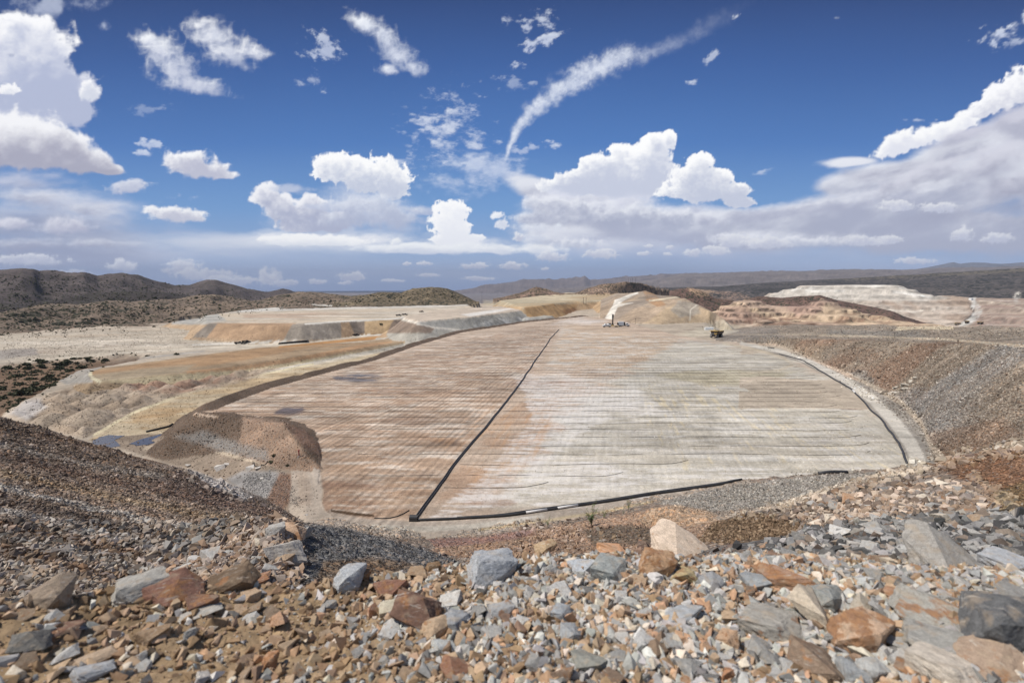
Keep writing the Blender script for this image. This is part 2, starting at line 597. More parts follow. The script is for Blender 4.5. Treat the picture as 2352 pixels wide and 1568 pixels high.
# --- grey / tan / orange dumps in the middle distance
dump([(395, 739), (470, 729), (560, 716), (640, 712), (640, 735), (480, 748)], -3.0, .5, DUMP_A, 300, 2000)
dump([(475, 743), (600, 747), (690, 746), (820, 736), (905, 735), (1000, 716), (1090, 706), (1060, 697), (700, 700), (560, 712), (470, 725)], 4.0, .74, DUMP_A, 300, 2000)
dump([(960, 736), (1000, 733), (1080, 727), (1197, 712), (1150, 703), (1000, 712), (930, 728)], 10.0, .74, DUMP_B, 300, 2000)
dump([(1205, 731), (1252, 729), (1270, 725), (1215, 722)], 2.0, .74, DUMP_B, 300, 2000)
dump([(1203, 706), (1240, 702), (1301, 693), (1379, 690), (1400, 697), (1425, 672), (1300, 672), (1150, 690)], 13.0, .74, DUMP_C, 300, 2500)
dd = layer_lines([
    LZ((1375, 731, 0), (1398, 733, 0), (1459, 742, -.5), (1520, 744, -1), (1582, 741, -2), (1645, 741, -3), (1662, 744, -4), (1688, 762, -8), (1705, 782, -12)),
    LR((1375, 727, 610), (1398, 726, 600), (1425, 704, 640), (1449, 699, 640), (1500, 692, 640), (1554, 685, 640), (1575, 685, 640), (1607, 704, 620), (1640, 720, 600), (1662, 736, 590), (1688, 758, 580), (1705, 775, 575)),
    LR((1375, 705, 720), (1398, 700, 720), (1413, 690, 720), (1449, 688, 720), (1500, 684, 710), (1554, 682, 700), (1607, 702, 680), (1640, 719, 660), (1662, 735, 650), (1688, 757, 640), (1705, 772, 635)),
    LR((1375, 690, 800), (1413, 678, 800), (1463, 671, 790), (1484, 668, 780), (1510, 678, 760), (1554, 681, 740), (1607, 701, 720), (1640, 718, 700), (1662, 734, 690), (1688, 756, 680), (1705, 770, 675)),
    LR((1375, 690, 840), (1413, 674, 850), (1463, 672, 850), (1484, 669, 840), (1510, 679, 820), (1554, 683, 800), (1607, 703, 760), (1640, 720, 740), (1662, 737, 730), (1688, 757, 720), (1705, 770, 715)),
    LRZ((1375, 700, 980, -30), (1690, 700, 980, -60)),
], clip=(aU(1378), aU(1703)))
dd += (fbm(GX / 9, GY / 9, 4, 31) - .5) * 1.5
put(dd, DUMP_D)

# --- right-hand dump flank and the bench above it
TOE = [(1640, 786, 0), (1700, 791, 0), (1760, 794, 0), (1800, 801, 0), (1850, 824, 0), (1901, 847, 0), (1996, 888, 0), (2071, 933, 0), (2116, 983, 0), (2136, 1034, 0), (2158, 1062, 0), (2250, 1130, 1), (2352, 1190, 2)]
fl = layer_lines([
    LZ(*[(u, v + 4, z - 2) for u, v, z in TOE]),
    LZ(*TOE),
    LZ((1640, 780, .6), (1700, 777, 2.5), (1800, 776, 6), (2000, 782, 13), (2352, 797, 23)),
    LR((1640, 774, 410), (1700, 772, 400), (1800, 770, 395), (2000, 775, 330), (2352, 789, 225)),
    LR((1640, 768, 450), (1700, 756, 500), (1760, 750, 480), (1900, 749, 455), (2100, 751, 380), (2352, 757, 305)),
    LR((1640, 767, 500), (1700, 753, 530), (1760, 747, 520), (1900, 746, 490), (2100, 748, 420), (2352, 752, 345)),
    LRZ((1640, 790, 640, -30), (2352, 790, 600, -40)),
], clip=(aU(1645), 1.25))
tn = (fbm(GX / 16, GY / 16, 5, 41) - .5)
fl += tn * 2.6 * sstep(0, 6, fl) + (fbm(GX / 2.2, GY / 2.2, 3, 42) - .5) * .5
put(fl, FLANK)

# --- open pit wall, red hills, white dump, mesa, plateau, ranges
pit = layer_lines([
    LR((1600, 748, 850), (1700, 749, 850), (1900, 750, 850), (2190, 752, 900)),
    LR((1600, 742, 960), (1640, 715, 1000), (1652, 706, 1050), (1710, 684, 1100), (1745, 692, 1100), (1797, 703, 1080), (1857, 698, 1080), (1884, 686, 1100), (1911, 690, 1100), (1998, 723, 1050), (2116, 747, 980), (2190, 754, 950)),
    LRZ((1600, 748, 1200, -60), (2190, 748, 1200, -60)),
], clip=(aU(1602), aU(2188)), relief=9, rs=80, seed=51, terr=8.5)
put(pit, PIT)
rh = layer_lines([
    LRZ((1530, 700, 1100, -20), (2130, 740, 1100, -45)),
    LR((1530, 670, 1250), (1562, 662, 1250), (1592, 662, 1250), (1620, 672, 1250), (1642, 686, 1250), (1700, 690, 1300), (1740, 679, 1350), (1800, 684, 1350), (1884, 677, 1350), (1931, 690, 1350), (1990, 702, 1350), (2045, 713, 1300), (2080, 730, 1300), (2130, 750, 1250)),
    LRZ((1530, 700, 1600, -60), (2130, 740, 1600, -60)),
], ease=True, clip=(aU(1532), aU(2128)), relief=9, rs=110, seed=61)
put(rh, REDHILL)
wd = layer_lines([
    LR((1640, 735, 1500), (1800, 745, 1450), (2200, 750, 1400), (2360, 750, 1350), (2500, 750, 1350)),
    LR((1640, 725, 1600), (1740, 700, 1650), (1790, 692, 1680), (2000, 690, 1650), (2120, 712, 1600), (2200, 722, 1560), (2250, 712, 1600), (2360, 705, 1600)),
    LR((1640, 715, 1680), (1740, 684, 1720), (1790, 680, 1730), (2000, 674, 1740), (2120, 690, 1700), (2200, 705, 1660), (2250, 702, 1700), (2360, 698, 1700)),
    LR((1640, 706, 1700), (1740, 683, 1740), (1804, 667, 1780), (1841, 658, 1800), (2032, 653, 1820), (2079, 661, 1800), (2146, 681, 1760), (2227, 684, 1800), (2360, 688, 1850), (2500, 686, 1850)),
    LR((1640, 706, 1800), (1740, 683, 1850), (1804, 666, 2000), (1841, 657, 2100), (2032, 652, 2100), (2079, 660, 2000), (2146, 680, 1900), (2227, 681, 2000), (2360, 684, 2100), (2500, 682, 2100)),
    LRZ((1640, 706, 2500, -80), (2500, 706, 2600, -80)),
], clip=(aU(1642), 1.2), relief=3, rs=120, seed=71, terr=13.0)
put(wd, WHITEDUMP)
me_ = layer_lines([
    LRZ((1380, 700, 2600, -70), (2352, 700, 2500, -75)),
    LR((1380, 671, 3500), (1562, 664, 3500), (1650, 663, 3500), (1750, 657, 3600), (1965, 651, 3700), (2133, 646, 3700), (2352, 640, 3700), (2600, 638, 3700)),
    LR((1380, 670, 3600), (1562, 662, 3600), (1650, 661, 3600), (1750, 653, 3700), (1965, 642, 4000), (2133, 633, 4100), (2352, 622, 4200), (2600, 616, 4200)),
    LR((1380, 669, 5200), (1562, 661, 5200), (1650, 660, 5200), (1750, 651, 5300), (1965, 640, 5500), (2133, 630, 5500), (2352, 617, 5500), (2600, 611, 5500)),
    LRZ((1380, 700, 6500, -150), (2600, 700, 6500, -150)),
], ease=True, clip=(aU(1382), 1.3), relief=14, rs=420, seed=81)
put(me_, MESA)
pl = layer_lines([
    LRZ((1200, 700, 7500, -140), (2600, 700, 7500, -140)),
    LR((1200, 668, 9000), (1330, 660, 9200), (1400, 654, 9500), (1450, 648, 9500), (1500, 642, 9500), (1562, 633, 9500), (1700, 628, 10000), (1864, 625, 10500), (2133, 620, 11000), (2352, 616, 11000), (2600, 612, 11000)),
    LR((1200, 667, 9800), (1330, 659, 10200), (1400, 653, 10500), (1450, 647, 10500), (1500, 641, 10500), (1562, 632, 11500), (1700, 626, 12000), (1864, 623, 12500), (2133, 619, 13000), (2352, 615, 13000), (2600, 611, 13000)),
    LRZ((1200, 700, 15000, -210), (2600, 700, 15000, -210)),
], ease=True, clip=(aU(1202), 1.3), relief=60, rs=1500, seed=91)
put(pl, PLATEAU)
pk = layer_lines([
    LRZ((1560, 700, 17000, -210), (2600, 700, 17000, -210)),
    LR((1560, 634, 20000), (1650, 628, 20000), (1680, 624, 20000), (1720, 628, 20000), (1800, 626, 20000), (2050, 627, 20000), (2113, 617, 20000), (2150, 609, 20000), (2190, 601, 20000), (2205, 605, 20000), (2230, 603, 20000), (2262, 603, 20000), (2300, 606, 20000), (2352, 602, 20000), (2600, 612, 20000)),
    LRZ((1560, 700, 24000, -250), (2600, 700, 24000, -250)),
], ease=True, clip=(aU(1565), 1.3), relief=60, rs=1600, seed=95)
put(pk, PEAKS)
rg = layer_lines([
    LRZ((1030, 700, 12500, -190), (1420, 700, 12500, -190), (1700, 700, 12500, -190)),
    LR((1030, 670, 13500), (1060, 666, 13500), (1104, 657, 13500), (1125, 651, 13500), (1168, 648, 13500), (1195, 645, 13500), (1220, 641, 13500), (1255, 641, 13500), (1270, 643, 13500), (1300, 640, 13500), (1343, 636, 13500), (1357, 645, 13500), (1400, 640, 13500), (1415, 636, 13500), (1440, 637, 13500), (1500, 636, 13500), (1519, 630, 13500), (1600, 628, 13500), (1700, 628, 13500)),
    LR((1030, 672, 14200), (1104, 659, 14200), (1168, 647, 14200), (1203, 642, 14200), (1241, 640, 14200), (1270, 642, 14200), (1343, 635.5, 14200), (1357, 644, 14200), (1415, 636, 14200), (1519, 630, 14200), (1700, 628, 14200)),
    LRZ((1030, 700, 16500, -220), (1700, 700, 16500, -220)),
], clip=(aU(1032), aU(1698)), relief=50, rs=700, seed=98)
put(rg, RANGE)
# hills on the left, far to near
q = layer_lines([
    LRZ((-200, 760, 1150, -12), (300, 740, 1500, -20), (700, 710, 2300, -40)),
    LR((-200, 640, 1750), (0, 623, 1800), (49, 618, 1800), (75, 621, 1850), (91, 624, 2000), (123, 623, 2100), (160, 628, 2100), (193, 624, 2100), (225, 636, 2200), (250, 631, 2250), (281, 628, 2300), (300, 632, 2300), (316, 633, 2400), (352, 645, 2500), (401, 655, 2500), (435, 654, 2500), (455, 647, 2500), (475, 642.5, 2500), (495, 643, 2500), (520, 651, 2500), (563, 662, 2600), (600, 670, 2800), (615, 673, 2800), (630, 669, 2900), (650, 664, 3000), (665, 667, 3000), (682, 674, 3000), (760, 690, 3000)),
    LRZ((-200, 760, 2600, -60), (300, 740, 3500, -80), (760, 710, 3900, -90)),
], ease=True, clip=(-1.3, aU(745)), relief=26, rs=260, seed=101)
put(q, HILL_Q)
r_ = layer_lines([
    LRZ((-200, 760, 900, -12), (500, 720, 1150, -12)),
    LR((-200, 715, 1300), (0, 699, 1300), (60, 695, 1300), (120, 688, 1300), (170, 680, 1300), (211, 674, 1350), (260, 672, 1350), (316, 669, 1400), (380, 672, 1400), (453, 680, 1400), (500, 692, 1400), (560, 710, 1400)),
    LRZ((-200, 760, 1700, -40), (560, 720, 1800, -40)),
], ease=True, clip=(-1.3, aU(555)), relief=12, rs=150, seed=111)
put(r_, HILL_R)
s_ = layer_lines([
    LZ((-200, 785, -11), (0, 771, -11), (176, 762, -11), (300, 756, -10), (380, 748, -9), (400, 738, -6), (422, 727, -2), (500, 722, 0), (577, 716, 2), (700, 709, 4), (827, 706, 4), (900, 704, 4)),
    LR((-200, 725, 850), (0, 727, 850), (105, 702, 950), (140, 700, 980), (176, 704, 960), (246, 692, 1000), (300, 694, 1000), (362, 687, 1050), (400, 683, 1080), (440, 680, 1100), (492, 678, 1100), (538, 685, 1120), (580, 693, 1150), (600, 692, 1200), (630, 681, 1250), (661, 675, 1250), (690, 670, 1250), (721, 671, 1250), (773, 678, 1250), (827, 683, 1250), (900, 700, 1250)),
    LRZ((-200, 785, 1200, -20), (400, 740, 1450, -20), (900, 720, 1600, -20)),
], ease=True, clip=(-1.3, aU(890)), relief=11, rs=95, seed=121)
put(s_, HILL_S)
n_ = layer_lines([
    LZ((760, 707, 4), (850, 706, 4), (960, 702, 4.5), (1027, 701, 4.5), (1080, 699, 4.5), (1105, 697, 5)),
    LR((760, 690, 1150), (800, 681, 1150), (840, 677, 1150), (872, 671, 1150), (921, 673, 1150), (935, 667, 1150), (950, 661, 1150), (970, 659, 1150), (992, 658, 1150), (1027, 663, 1150), (1050, 672, 1150), (1075, 684, 1120), (1094, 694, 1080), (1105, 698, 1060)),
    LRZ((760, 707, 1450, -20), (1105, 700, 1400, -20)),
], ease=True, clip=(aU(765), aU(1102)), relief=7, rs=70, seed=131)
put(n_, HILL_N)
o_ = layer_lines([
    LZ((1130, 691, 5), (1230, 690, 4), (1400, 686, 4), (1540, 676, 4), (1570, 672, 4)),
    LR((1130, 688, 1450), (1150, 684, 1450), (1180, 676, 1450), (1205, 668, 1450), (1231, 657.5, 1450), (1255, 663, 1450), (1273, 671, 1450), (1300, 675, 1500), (1319, 674, 1550), (1345, 664, 1550), (1378, 654, 1550), (1400, 650, 1550), (1435, 647, 1550), (1466, 648, 1550), (1500, 653, 1550), (1530, 661, 1550), (1545, 667, 1550), (1570, 674, 1550)),
    LRZ((1130, 688, 1900, -60), (1570, 674, 1900, -60)),
], ease=True, clip=(aU(1132), aU(1566)), relief=8, rs=80, seed=141)
put(o_, HILL_O)

# --- the near rock slope under and around the camera
rim = LR((-300, 1400, 2.7), (0, 1392, 2.6), (90, 1375, 2.6), (300, 1354, 2.6), (560, 1340, 2.5), (700, 1347, 2.4), (900, 1322, 2.4), (1050, 1302, 2.4), (1250, 1280, 2.4), (1500, 1272, 2.4), (1700, 1288, 2.5), (1900, 1302, 2.6), (2352, 1330, 2.7), (2600, 1340, 2.7))
near = layer_lines([
    LRZ((-300, 1500, .1, 38.74), (2600, 1500, .1, 38.74)),
    LRZ((-300, 1500, 1.0, 38.74), (2600, 1500, 1.0, 38.74)),
    rim,
    LRZ((-300, 1400, 4.2, 37.2), (0, 1392, 4.2, 37.2), (560, 1340, 4.2, 37.0), (1250, 1280, 4.2, 36.8), (1500, 1272, 4.0, 37.0)) + LR((1750, 1280, 4), (1900, 1275, 5), (2100, 1272, 5), (2352, 1292, 5), (2600, 1300, 5)),
    LR((-300, 1400, 22), (0, 1382, 22), (300, 1348, 20), (500, 1336, 17), (640, 1338, 16), (700, 1343, 16), (900, 1316, 18), (980, 1306, 22), (1050, 1305, 25), (1250, 1295, 30), (1500, 1278, 30), (1640, 1262, 12), (1750, 1248, 9), (1900, 1222, 11), (2100, 1205, 12), (2352, 1200, 13), (2600, 1200, 13)),
    LR((-300, 1282, 32), (0, 1282, 31), (300, 1275, 26), (500, 1262, 22), (640, 1262, 20), (700, 1275, 21), (900, 1278, 25), (980, 1288, 29), (1050, 1302, 33), (1250, 1292, 40), (1500, 1270, 38), (1600, 1258, 37), (1740, 1248, 37), (1820, 1240, 33), (1880, 1226, 26), (1950, 1212, 20), (2100, 1196, 18), (2352, 1190, 18), (2600, 1185, 18)),
    LR((-300, 1190, 42), (0, 1190, 42), (200, 1206, 36), (400, 1204, 30), (500, 1198, 27), (560, 1194, 25), (640, 1189, 24), (700, 1203, 26), (800, 1215, 30), (900, 1238, 34), (980, 1262, 40), (1050, 1284, 44), (1150, 1270, 52), (1250, 1260, 58), (1500, 1246, 52), (1600, 1222, 46), (1680, 1192, 46), (1740, 1180, 46), (1820, 1183, 42), (1880, 1195, 34), (1950, 1190, 28), (2100, 1180, 25), (2352, 1170, 25), (2600, 1160, 25)),
    LR((-300, 1050, 70), (0, 1060, 68), (200, 1110, 60), (400, 1145, 50), (560, 1172, 50), (640, 1186, 50), (700, 1222, 50), (900, 1252, 52), (980, 1272, 55)) + LZ((1050, 1268, 5), (1150, 1246, 5), (1250, 1234, 4.5), (1350, 1218, 4.5), (1500, 1212, 5)) + LR((1560, 1205, 66), (1640, 1200, 64), (1740, 1192, 62), (1850, 1160, 56), (1930, 1120, 52), (2000, 1102, 50), (2100, 1100, 50), (2200, 1112, 46), (2352, 1120, 42), (2600, 1120, 42)),
    LR((-300, 990, 85), (0, 1005, 83), (200, 1060, 78), (400, 1104, 72), (560, 1145, 70), (640, 1176, 68), (700, 1214, 68)) + LZ((900, 1243, 1.2), (1050, 1248, 2.2), (1250, 1222, 2.6), (1350, 1204, 2.8), (1450, 1184, 4), (1500, 1168, 6), (1560, 1160, 6.8), (1620, 1168, 5.6), (1680, 1178, 5), (1740, 1170, 5.2), (1850, 1138, 6), (1900, 1122, 7), (2000, 1096, 9), (2100, 1076, 12)) + LR((2200, 1048, 78), (2270, 1035, 74), (2352, 1014, 70), (2600, 980, 70)),
    LR((-300, 900, 95), (0, 955, 95), (200, 1015, 95), (400, 1070, 92), (560, 1124, 88), (640, 1165, 84), (700, 1200, 80)) + LZ((780, 1206, .8), (860, 1226, .5), (1000, 1238, .4), (1100, 1229, .4), (1250, 1207, .4), (1350, 1190, .4), (1500, 1157, .4), (1620, 1129, .4), (1700, 1113, .4), (1800, 1099, .4), (1880, 1091, .4), (2000, 1084, .4), (2090, 1078, .4), (2130, 1064, .4)) + LRZ((2200, 1062, 118, 1), (2352, 1040, 112, 4), (2600, 1040, 112, 8)),
    LRZ((-300, 900, 138, -13), (0, 955, 138, -13), (400, 1070, 128, -12), (560, 1124, 112, -8), (640, 1165, 96, -3), (700, 1200, 86, -1), (780, 1206, 92, -1.5), (1000, 1238, 82, -1.5), (1350, 1190, 92, -1.5), (1700, 1113, 118, -1.5), (2130, 1062, 146, -1.5), (2352, 1040, 136, -2), (2600, 1040, 136, -2)),
    LRZ((-300, 900, 200, -30), (2600, 900, 200, -30)),
])
wgt = sstep(3.2, 8, RG)
near += (fbm(GX / 4.5, GY / 4.5, 5, 201) - .5) * 1.5 * sstep(8, 30, RG) * (1 - sstep(60, 90, RG) * .4)
near += (fbm(GX / .8, GY / .8, 4, 202) - .5) * .22 * wgt
near += ((fbm(GX / .42, GY / .42, 5, 203, .6) - .5) * .10 + (billow(GX / .055, GY / .055, 3, 204) - .5) * .014) * (1 - wgt) * sstep(.9, 1.3, RG)
# plateau behind the camera
bk = sstep(R(72), R(95), np.abs(AZs))[:, None]
near = near * (1 - bk) + bk * np.where(RG < 400, 38.74 + (fbm(GX / 9, GY / 9, 3, 205) - .5) * .5 * sstep(2, 10, RG), -30)
put(near, SLOPE)

ID[(ID == PAD) & (H < -.25)] = BERM
# the mounds of dumped ore beyond the left slope
Uc, Vc = image_px(GX, GY, H)
front = (np.abs(AZs) < R(56))[:, None] & np.ones((1, NR), bool)
MOUNDPX = [(30, 940), (140, 895), (200, 880), (420, 875), (520, 850), (640, 845), (560, 875), (420, 905), (330, 930), (270, 960), (190, 1004), (100, 985), (20, 955)]
sdm = poly_sd(Uc, Vc, MOUNDPX)
mm = sstep(-4, 10, sdm) * ((ID == BASE) & (RG > 100) & (RG < 480) & front)
def heaps(x, y, cs, rad, seed):
    """cones of dumped loads, one per cell; returns 0..1"""
    out = np.zeros(x.shape)
    cx = np.floor(x / cs).astype(np.int64); cy = np.floor(y / cs).astype(np.int64)
    for i in (-1, 0, 1):
        for j in (-1, 0, 1):
            px = (cx + i + .15 + .7 * lattice(cx + i, cy + j, seed)) * cs; py = (cy + j + .15 + .7 * lattice(cx + i, cy + j, seed + 1)) * cs
            rr = rad * (.65 + .6 * lattice(cx + i, cy + j, seed + 2))
            d = np.hypot(x - px, (y - py) * 1.05) / rr
            out = np.maximum(out, np.clip(1 - d, 0, 1) ** .85 * rr / rad)
    return out


hpz = np.zeros((NA, NR)); sl_ = (slice(None), slice(np.searchsorted(RR, 95), np.searchsorted(RR, 500)))
hpz[sl_] = heaps(GX[sl_] + (fbm(GX[sl_] / 5, GY[sl_] / 5, 3, 8) - .5) * 3.4, GY[sl_] + (fbm(GX[sl_] / 5, GY[sl_] / 5, 3, 9) - .5) * 3.4, 10.5, 7.6, 301)
H = H + mm * (hpz * 4.2 - .4)
# ruts, windrows and small waste over all the flat ground
mr = (ID == BASE) & (RG > 90) & (RG < 1100)
micro = (fbm(GX / 7, GY / 7, 5, 303, .6) - .5) * 1.1 * sstep(160, 300, RG) + (fbm(GX / 2.2, GY / 2.2, 4, 304) - .5) * .35
pdm = sstep(6, 40, np.hypot(GX - 60, 0) * 0 + np.where(ID == BASE, 40, 0))
H = H + np.where(mr, micro * .8, 0) * (np.abs(AZs) < R(60))[:, None] * np.where((AZs > aU(1650)) & (AZs < 1.2), .25, 1.0)[:, None]
# scrub hollow at far left lies lower
SCRUBPX = [(-300, 870), (0, 838), (120, 822), (300, 815), (360, 816), (300, 828), (190, 848), (140, 872), (60, 915), (0, 955), (-300, 1000)]
sds = poly_sd(Uc, Vc, SCRUBPX)
scrub = sstep(-3, 8, sds + (fbm(GX / 9, GY / 9, 3, 9) - .5) * 12) * ((ID == BASE) & (RG > 100) & (RG < 700) & (np.abs(AZs) < R(60))[:, None])
H = H - scrub * 3 + scrub * (fbm(GX / 20, GY / 20, 4, 302) - .5) * 5

def hit(u, v):
    """first ground point seen through an image pixel: arrays -> x, y, z, r"""
    u = np.atleast_1d(np.asarray(u, float)); v = np.atleast_1d(np.asarray(v, float))
    a, t = ray(u, v)
    j = (a - AZ[0]) / R(FS)
    j0 = np.clip(np.floor(j).astype(int), 0, len(az_f) - 2); fj = (j - j0)[:, None]
    out = np.full((len(u), 4), np.nan)
    for s in range(0, len(u), 4000):
        e = min(len(u), s + 4000)
        h = H[j0[s:e]] * (1 - fj[s:e]) + H[j0[s:e] + 1] * fj[s:e]
        d = h - (EYE + t[s:e, None] * RR[None, :])
        k = np.argmax(d > 0, axis=1)
        k = np.maximum(k, 1)
        ii = np.arange(e - s)
        d0 = d[ii, k - 1]; d1 = d[ii, k]
        f = np.clip(-d0 / (d1 - d0 + 1e-9), 0, 1)
        r = RR[k - 1] * (1 - f) + RR[k] * f
        z = h[ii, k - 1] * (1 - f) + h[ii, k] * f
        ok = (d[ii, k] > 0)
        out[s:e, 0] = np.where(ok, r * np.sin(a[s:e]), np.nan)
        out[s:e, 1] = r * np.cos(a[s:e]); out[s:e, 2] = z; out[s:e, 3] = r
    return out


def ground(x, y):
    x = np.atleast_1d(np.asarray(x, float)); y = np.atleast_1d(np.asarray(y, float))
    a = np.arctan2(x, y); r = np.hypot(x, y)
    j = np.clip((a - AZ[0]) / R(FS), 0, len(az_f) - 1.001)
    j0 = j.astype(int); fj = j - j0
    k = np.clip(np.interp(r, RR, np.arange(NR)), 0, NR - 1.001); k0 = k.astype(int); fk = k - k0
    return ((H[j0, k0] * (1 - fj) + H[j0 + 1, k0] * fj) * (1 - fk) + (H[j0, k0 + 1] * (1 - fj) + H[j0 + 1, k0 + 1] * fj) * fk)

# ------------------------------------------------------------------ ground colours (albedo of what lies there, with some shade painted in)
KA = 0.80   # albedo per displayed value
Uc, Vc = image_px(GX, GY, H)
C = np.zeros((NA, NR, 3)); C[:] = lin((186, 168, 145), KA)
M = np.zeros((NA, NR, 3))
layer_col = {BASE: (190, 172, 148), PAD: (203, 176, 148), SLOPE: (150, 132, 115), FLANK: (152, 136, 116), DUMP_A: (192, 160, 122), DUMP_B: (180, 172, 156),
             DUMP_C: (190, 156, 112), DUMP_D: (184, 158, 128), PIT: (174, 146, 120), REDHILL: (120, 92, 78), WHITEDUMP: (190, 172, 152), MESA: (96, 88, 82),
             PLATEAU: (120, 108, 100), PEAKS: (95, 95, 100), RANGE: (112, 98, 92), HILL_Q: (98, 86, 82), HILL_R: (70, 62, 58), HILL_S: (134, 114, 94),  # MESA, HILL_Q and HILL_R carry cloud shadow in their darker colours
             HILL_N: (126, 109, 82), HILL_O: (138, 112, 88), BERM: (118, 98, 80), TERR: (170, 142, 106)}
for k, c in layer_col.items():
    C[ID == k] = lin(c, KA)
j200 = np.searchsorted(RR, 100)
warpU = (fbm(GX / 7, GY / 7, 4, 401) - .5); warpV = (fbm(GX / 7, GY / 7, 4, 402) - .5)


def paint(P, rgb, ids=None, feather=4.0, amp=10.0, alpha=1.0, rlo=0, rhi=1e9, patchy=0.0, ps=(20, 6), seed=5, chan=None, k=KA):
    global C
    P = np.asarray(P, float)
    pad_ = feather + amp
    m = (Uc > P[:, 0].min() - pad_) & (Uc < P[:, 0].max() + pad_) & (Vc > P[:, 1].min() - pad_) & (Vc < P[:, 1].max() + pad_) & (RG >= rlo) & (RG <= rhi) & front
    if ids is not None: m &= np.isin(ID, ids)
    if not m.any(): return
    u = Uc[m] + warpU[m] * amp; v = Vc[m] + warpV[m] * amp * .6
    s = poly_sd(u, v, P)
    a = sstep(-feather, feather, s) * alpha
    if patchy:
        n = fbm(GX[m] / ps[0], GY[m] / ps[1], 5, seed, .6)
        a = a * sstep(patchy - .05, patchy + .09, n)
    if chan is not None:
        M[..., chan][m] = np.maximum(M[..., chan][m] * (1 - a) + a * rgb, 0) if True else 0
    else:
        C[m] = C[m] * (1 - a[:, None]) + lin(rgb, k)[None] * a[:, None]


def stroke(P, w, rgb, ids=None, alpha=1.0, rlo=0, rhi=1e9, feather=1.0, amp=2):
    """a road or a band along an image-pixel polyline, w half-width in image pixels (list or number)"""
    P = np.asarray(P, float)
    ww = np.asarray(w, float) * np.ones(len(P))
    L, Rr = [], []
    for i in range(len(P)):
        d = P[min(i + 1, len(P) - 1)] - P[max(i - 1, 0)]
        n = np.array([-d[1], d[0]]) / (np.hypot(*d) + 1e-9)
        L.append(P[i] + n * ww[i]); Rr.append(P[i] - n * ww[i])
    paint(L + Rr[::-1], rgb, ids, feather, amp, alpha, rlo, rhi)


def streaks(ids, cs, sn, w, along, across, seed, amt, rlo=0, rhi=1e9, cols=None):
    """fall-line streaks: tone varies along the strike, hardly down the slope"""
    m = np.isin(ID, ids) & (RG >= rlo) & (RG <= rhi)
    s = GX[m] * cs + GY[m] * sn; t = -GX[m] * sn + GY[m] * cs
    n = fbm(s / along, t / across, 5, seed, .6)
    f = 1 + amt * (n - .5) * 2
    C[m] = C[m] * f[:, None]
    if cols is not None:
        n2 = fbm(s / (along * 2.2) + 9, t / (across * 1.5), 3, seed + 3, .55)
        a = sstep(.5, .62, n2)
        C[m] = C[m] * (1 - a[:, None] * .8) + lin(cols, KA) * a[:, None] * .8


C[(ID == BASE) & (RG > 2400)] = lin((124, 114, 110), KA)
# broad tone variation everywhere
big = fbm(GX / 45, GY / 45, 5, 411)
C *= (0.86 + .28 * big)[..., None]

# ---- lower left terraces
G = [BASE]
paint([(-300, 770), (0, 771), (380, 750), (640, 780), (1000, 758), (1100, 760), (850, 800), (600, 800), (300, 812), (0, 838), (-300, 860)], (198, 182, 158), G, 4, 10)
paint([(-50, 775), (120, 768), (400, 752), (440, 768), (200, 786), (-50, 800)], (186, 166, 140), G, 6, 30, .8, patchy=.5, ps=(60, 25), seed=1)
paint([(0, 782), (300, 778), (500, 790), (350, 798), (0, 790)], (220, 205, 182), G, 3, 14, .8, patchy=.5, ps=(90, 14), seed=2)
paint([(0, 800), (200, 795), (420, 788), (500, 792), (350, 806), (100, 812), (0, 815)], (160, 138, 118), G, 4, 20, .8, patchy=.48, ps=(90, 16), seed=3)
paint([(-20, 806), (80, 800), (90, 816), (-20, 830)], (158, 148, 138), G, 4, 18, .8)
stroke([(440, 792), (640, 784), (760, 772), (900, 764), (1040, 757)], [2, 2.5, 3, 5, 2.5], (224, 214, 196), G + [DUMP_A])
stroke([(250, 812), (400, 803), (560, 795), (740, 783)], 1.6, (214, 200, 176), G)
stroke([(60, 832), (180, 818), (230, 812)], 2.5, (205, 190, 165), G)
TE = [TERR, BASE]
paint([(195, 855), (330, 835), (600, 800), (830, 788), (700, 800), (560, 828), (420, 846), (230, 872)], (174, 136, 92), TE, 3, 8)
paint([(205, 862), (340, 845), (450, 836), (420, 856), (230, 877)], (166, 148, 118), TE, 4, 10, .85)
stroke([(640, 797), (860, 776), (960, 768)], [2, 4, 1], (188, 136, 74), TE)
paint([(230, 876), (430, 858), (640, 836), (860, 802), (1060, 766), (900, 815), (700, 845), (450, 872), (340, 885)], (206, 186, 142), TE, 4, 12)
stroke([(430, 855), (560, 845), (700, 822), (830, 795), (900, 785)], [3, 5, 5, 4, 2], (192, 146, 98), TE, .8)
stroke([(205, 852), (212, 868), (232, 878)], 4, (214, 200, 160), TE)
paint([(130, 872), (175, 848), (200, 850), (212, 878), (150, 884)], (168, 160, 148), TE, 3, 8)
stroke([(150, 870), (240, 838), (330, 822), (470, 806)], [5, 4, 3, 2], (170, 160, 146), TE)
stroke([(540, 868), (640, 850), (760, 828), (900, 800), (1040, 768)], [2, 5, 6, 5, 3], (212, 200, 178), TE)
